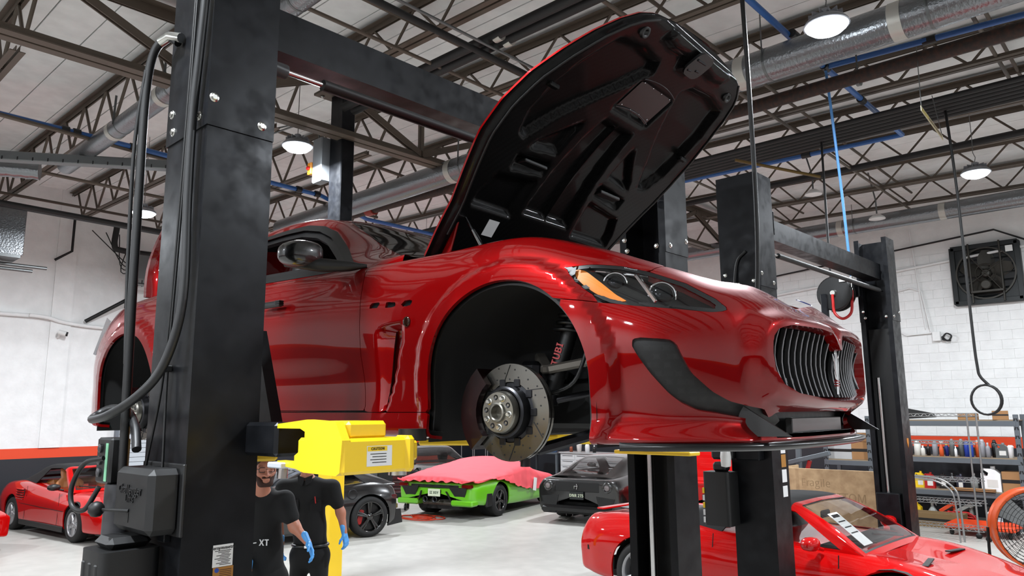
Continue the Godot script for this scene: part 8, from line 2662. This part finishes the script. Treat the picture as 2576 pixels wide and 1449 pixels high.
	var blue := mat("nitrile_blue", Color(0.28, 0.58, 0.84), 0.45)
	for g in gloves: put("glove", blob(hand(g[0], g[1], g[2], g[3]), 0.0042, 0.008), blue, t)
	return t

func people() -> void:
	var p1 := {"head": Vector3(-5.675, 1.763, -3.075), "chin": Vector3(-5.586, 1.660, -3.066), "top": Vector3(-5.714, 1.842, -3.078), "neck": Vector3(-5.756, 1.581, -3.114), "chest": Vector3(-5.797, 1.421, -3.127), "shl": Vector3(-5.623, 1.524, -3.239), "shr": Vector3(-5.952, 1.522, -2.985), "belly": Vector3(-5.818, 1.151, -3.170), "hip": Vector3(-5.838, 0.913, -3.207), "el": Vector3(-5.571, 1.314, -3.308), "wr": Vector3(-5.393, 1.212, -3.324), "tip": Vector3(-5.310, 1.094, -3.341), "el2": Vector3(-5.938, 1.270, -2.969), "wr2": Vector3(-5.727, 1.002, -3.011)}
	var p2 := {"head": Vector3(-6.673, 1.836, -4.066), "chin": Vector3(-6.595, 1.695, -4.043), "top": Vector3(-6.699, 1.962, -4.076), "neck": Vector3(-6.738, 1.615, -4.120), "chest": Vector3(-6.761, 1.377, -4.153), "shl": Vector3(-6.572, 1.488, -4.306), "shr": Vector3(-6.922, 1.492, -3.973), "belly": Vector3(-6.786, 1.103, -4.193), "hip": Vector3(-6.812, 0.842, -4.229), "el": Vector3(-6.542, 1.238, -4.393), "wr": Vector3(-6.500, 1.050, -4.413), "tip": Vector3(-6.472, 0.829, -4.458), "el2": Vector3(-6.992, 1.203, -3.974), "wr2": Vector3(-6.941, 0.949, -3.984)}
	var cam_dir := Vector3(0.688, 0, 0.725)
	var right := Vector3(0.725, 0, -0.688)
	var tee := mat("shirt_black", Color(0.006, 0.0065, 0.009), 0.9)
	var a := person("bearded man in glasses and black tee reaching forward with a blue glove", p1, cam_dir * 0.85 + right * 0.5, tee, true, [[p1.wr, p1.tip, -right * 0.8 + cam_dir * 0.3, -1.0], [p1.wr2, p1.wr2 + Vector3(0.02, -0.15, 0.02), right, 1.0]])
	var at: Vector3 = p1.belly + cam_dir * 0.152 + Vector3(0, 0.055, 0) + right * 0.03
	var pr := mat("shirt_print", Color(0.75, 0.75, 0.75), 0.6)
	text("shirt_print", "XT", 0.05, pr, a, xform(at + right * 0.03, right, Vector3(0, 1, 0) + right * 0.25), true, 0.003)
	var st := S()
	bar(st, at - right * 0.13 + Vector3(0, -0.015, 0), at - right * 0.03 + Vector3(0, 0.0, 0), 0.003, 0.008)
	obj("shirt_print_bar", st, pr, a)
	var b := person("man in black collared work shirt and belt, head hidden by the yellow arm", p2, cam_dir, tee, false, [[p2.wr, p2.tip, cam_dir * -0.3 - right, -1.0], [p2.wr2, p2.wr2 + Vector3(0, -0.18, 0), right, 1.0]])
	st = S()
	var bl := []
	for k in 33:
		var an := TAU * k / 32
		bl.append(p2.hip + Vector3(0, 0.085, 0) + right * cos(an) * 0.172 + cam_dir * sin(an) * 0.138)
	tube(st, bl, 0.017, 6, false)
	obj("belt", st, mat("belt_black", Color(0.03, 0.03, 0.03), 0.35), b)
	st = S()
	box(st, p2.hip + Vector3(0, 0.085, 0) + cam_dir * 0.15, Vector3(0.045, 0.032, 0.012), Basis(right, Vector3.UP, cam_dir), 0.004)
	obj("belt_buckle", st, mat("chrome", Color.WHITE), b)
	for s in [-1.0, 1.0]:
		st = S()
		var q: Vector3 = p2.chest + right * 0.11 * s + cam_dir * 0.122 + Vector3(0, 0.0, 0)
		box(st, q - Vector3(0, 0.05, 0), Vector3(0.1, 0.11, 0.008), Basis(right, Vector3.UP, cam_dir), 0.003)
		obj("chest_pocket", st, tee, b)
		st = S()
		tube(st, [q + Vector3(0, -0.03, 0) + cam_dir * 0.008, q + Vector3(0, 0.035, 0) + cam_dir * 0.006 - right * 0.01], 0.006, 8)
		obj("red_pen", st, mat("red_plastic", Color.WHITE), b)
		st = S()
		prism(st, [Vector2(0, 0), Vector2(0.075 * s, 0.03), Vector2(0.06 * s, -0.05), Vector2(0.02 * s, -0.075)], 0.012, xform(p2.neck + cam_dir * 0.075 - Vector3(0, 0.03, 0), right, Vector3.UP - cam_dir * 0.35))
		obj("collar", st, tee, b)
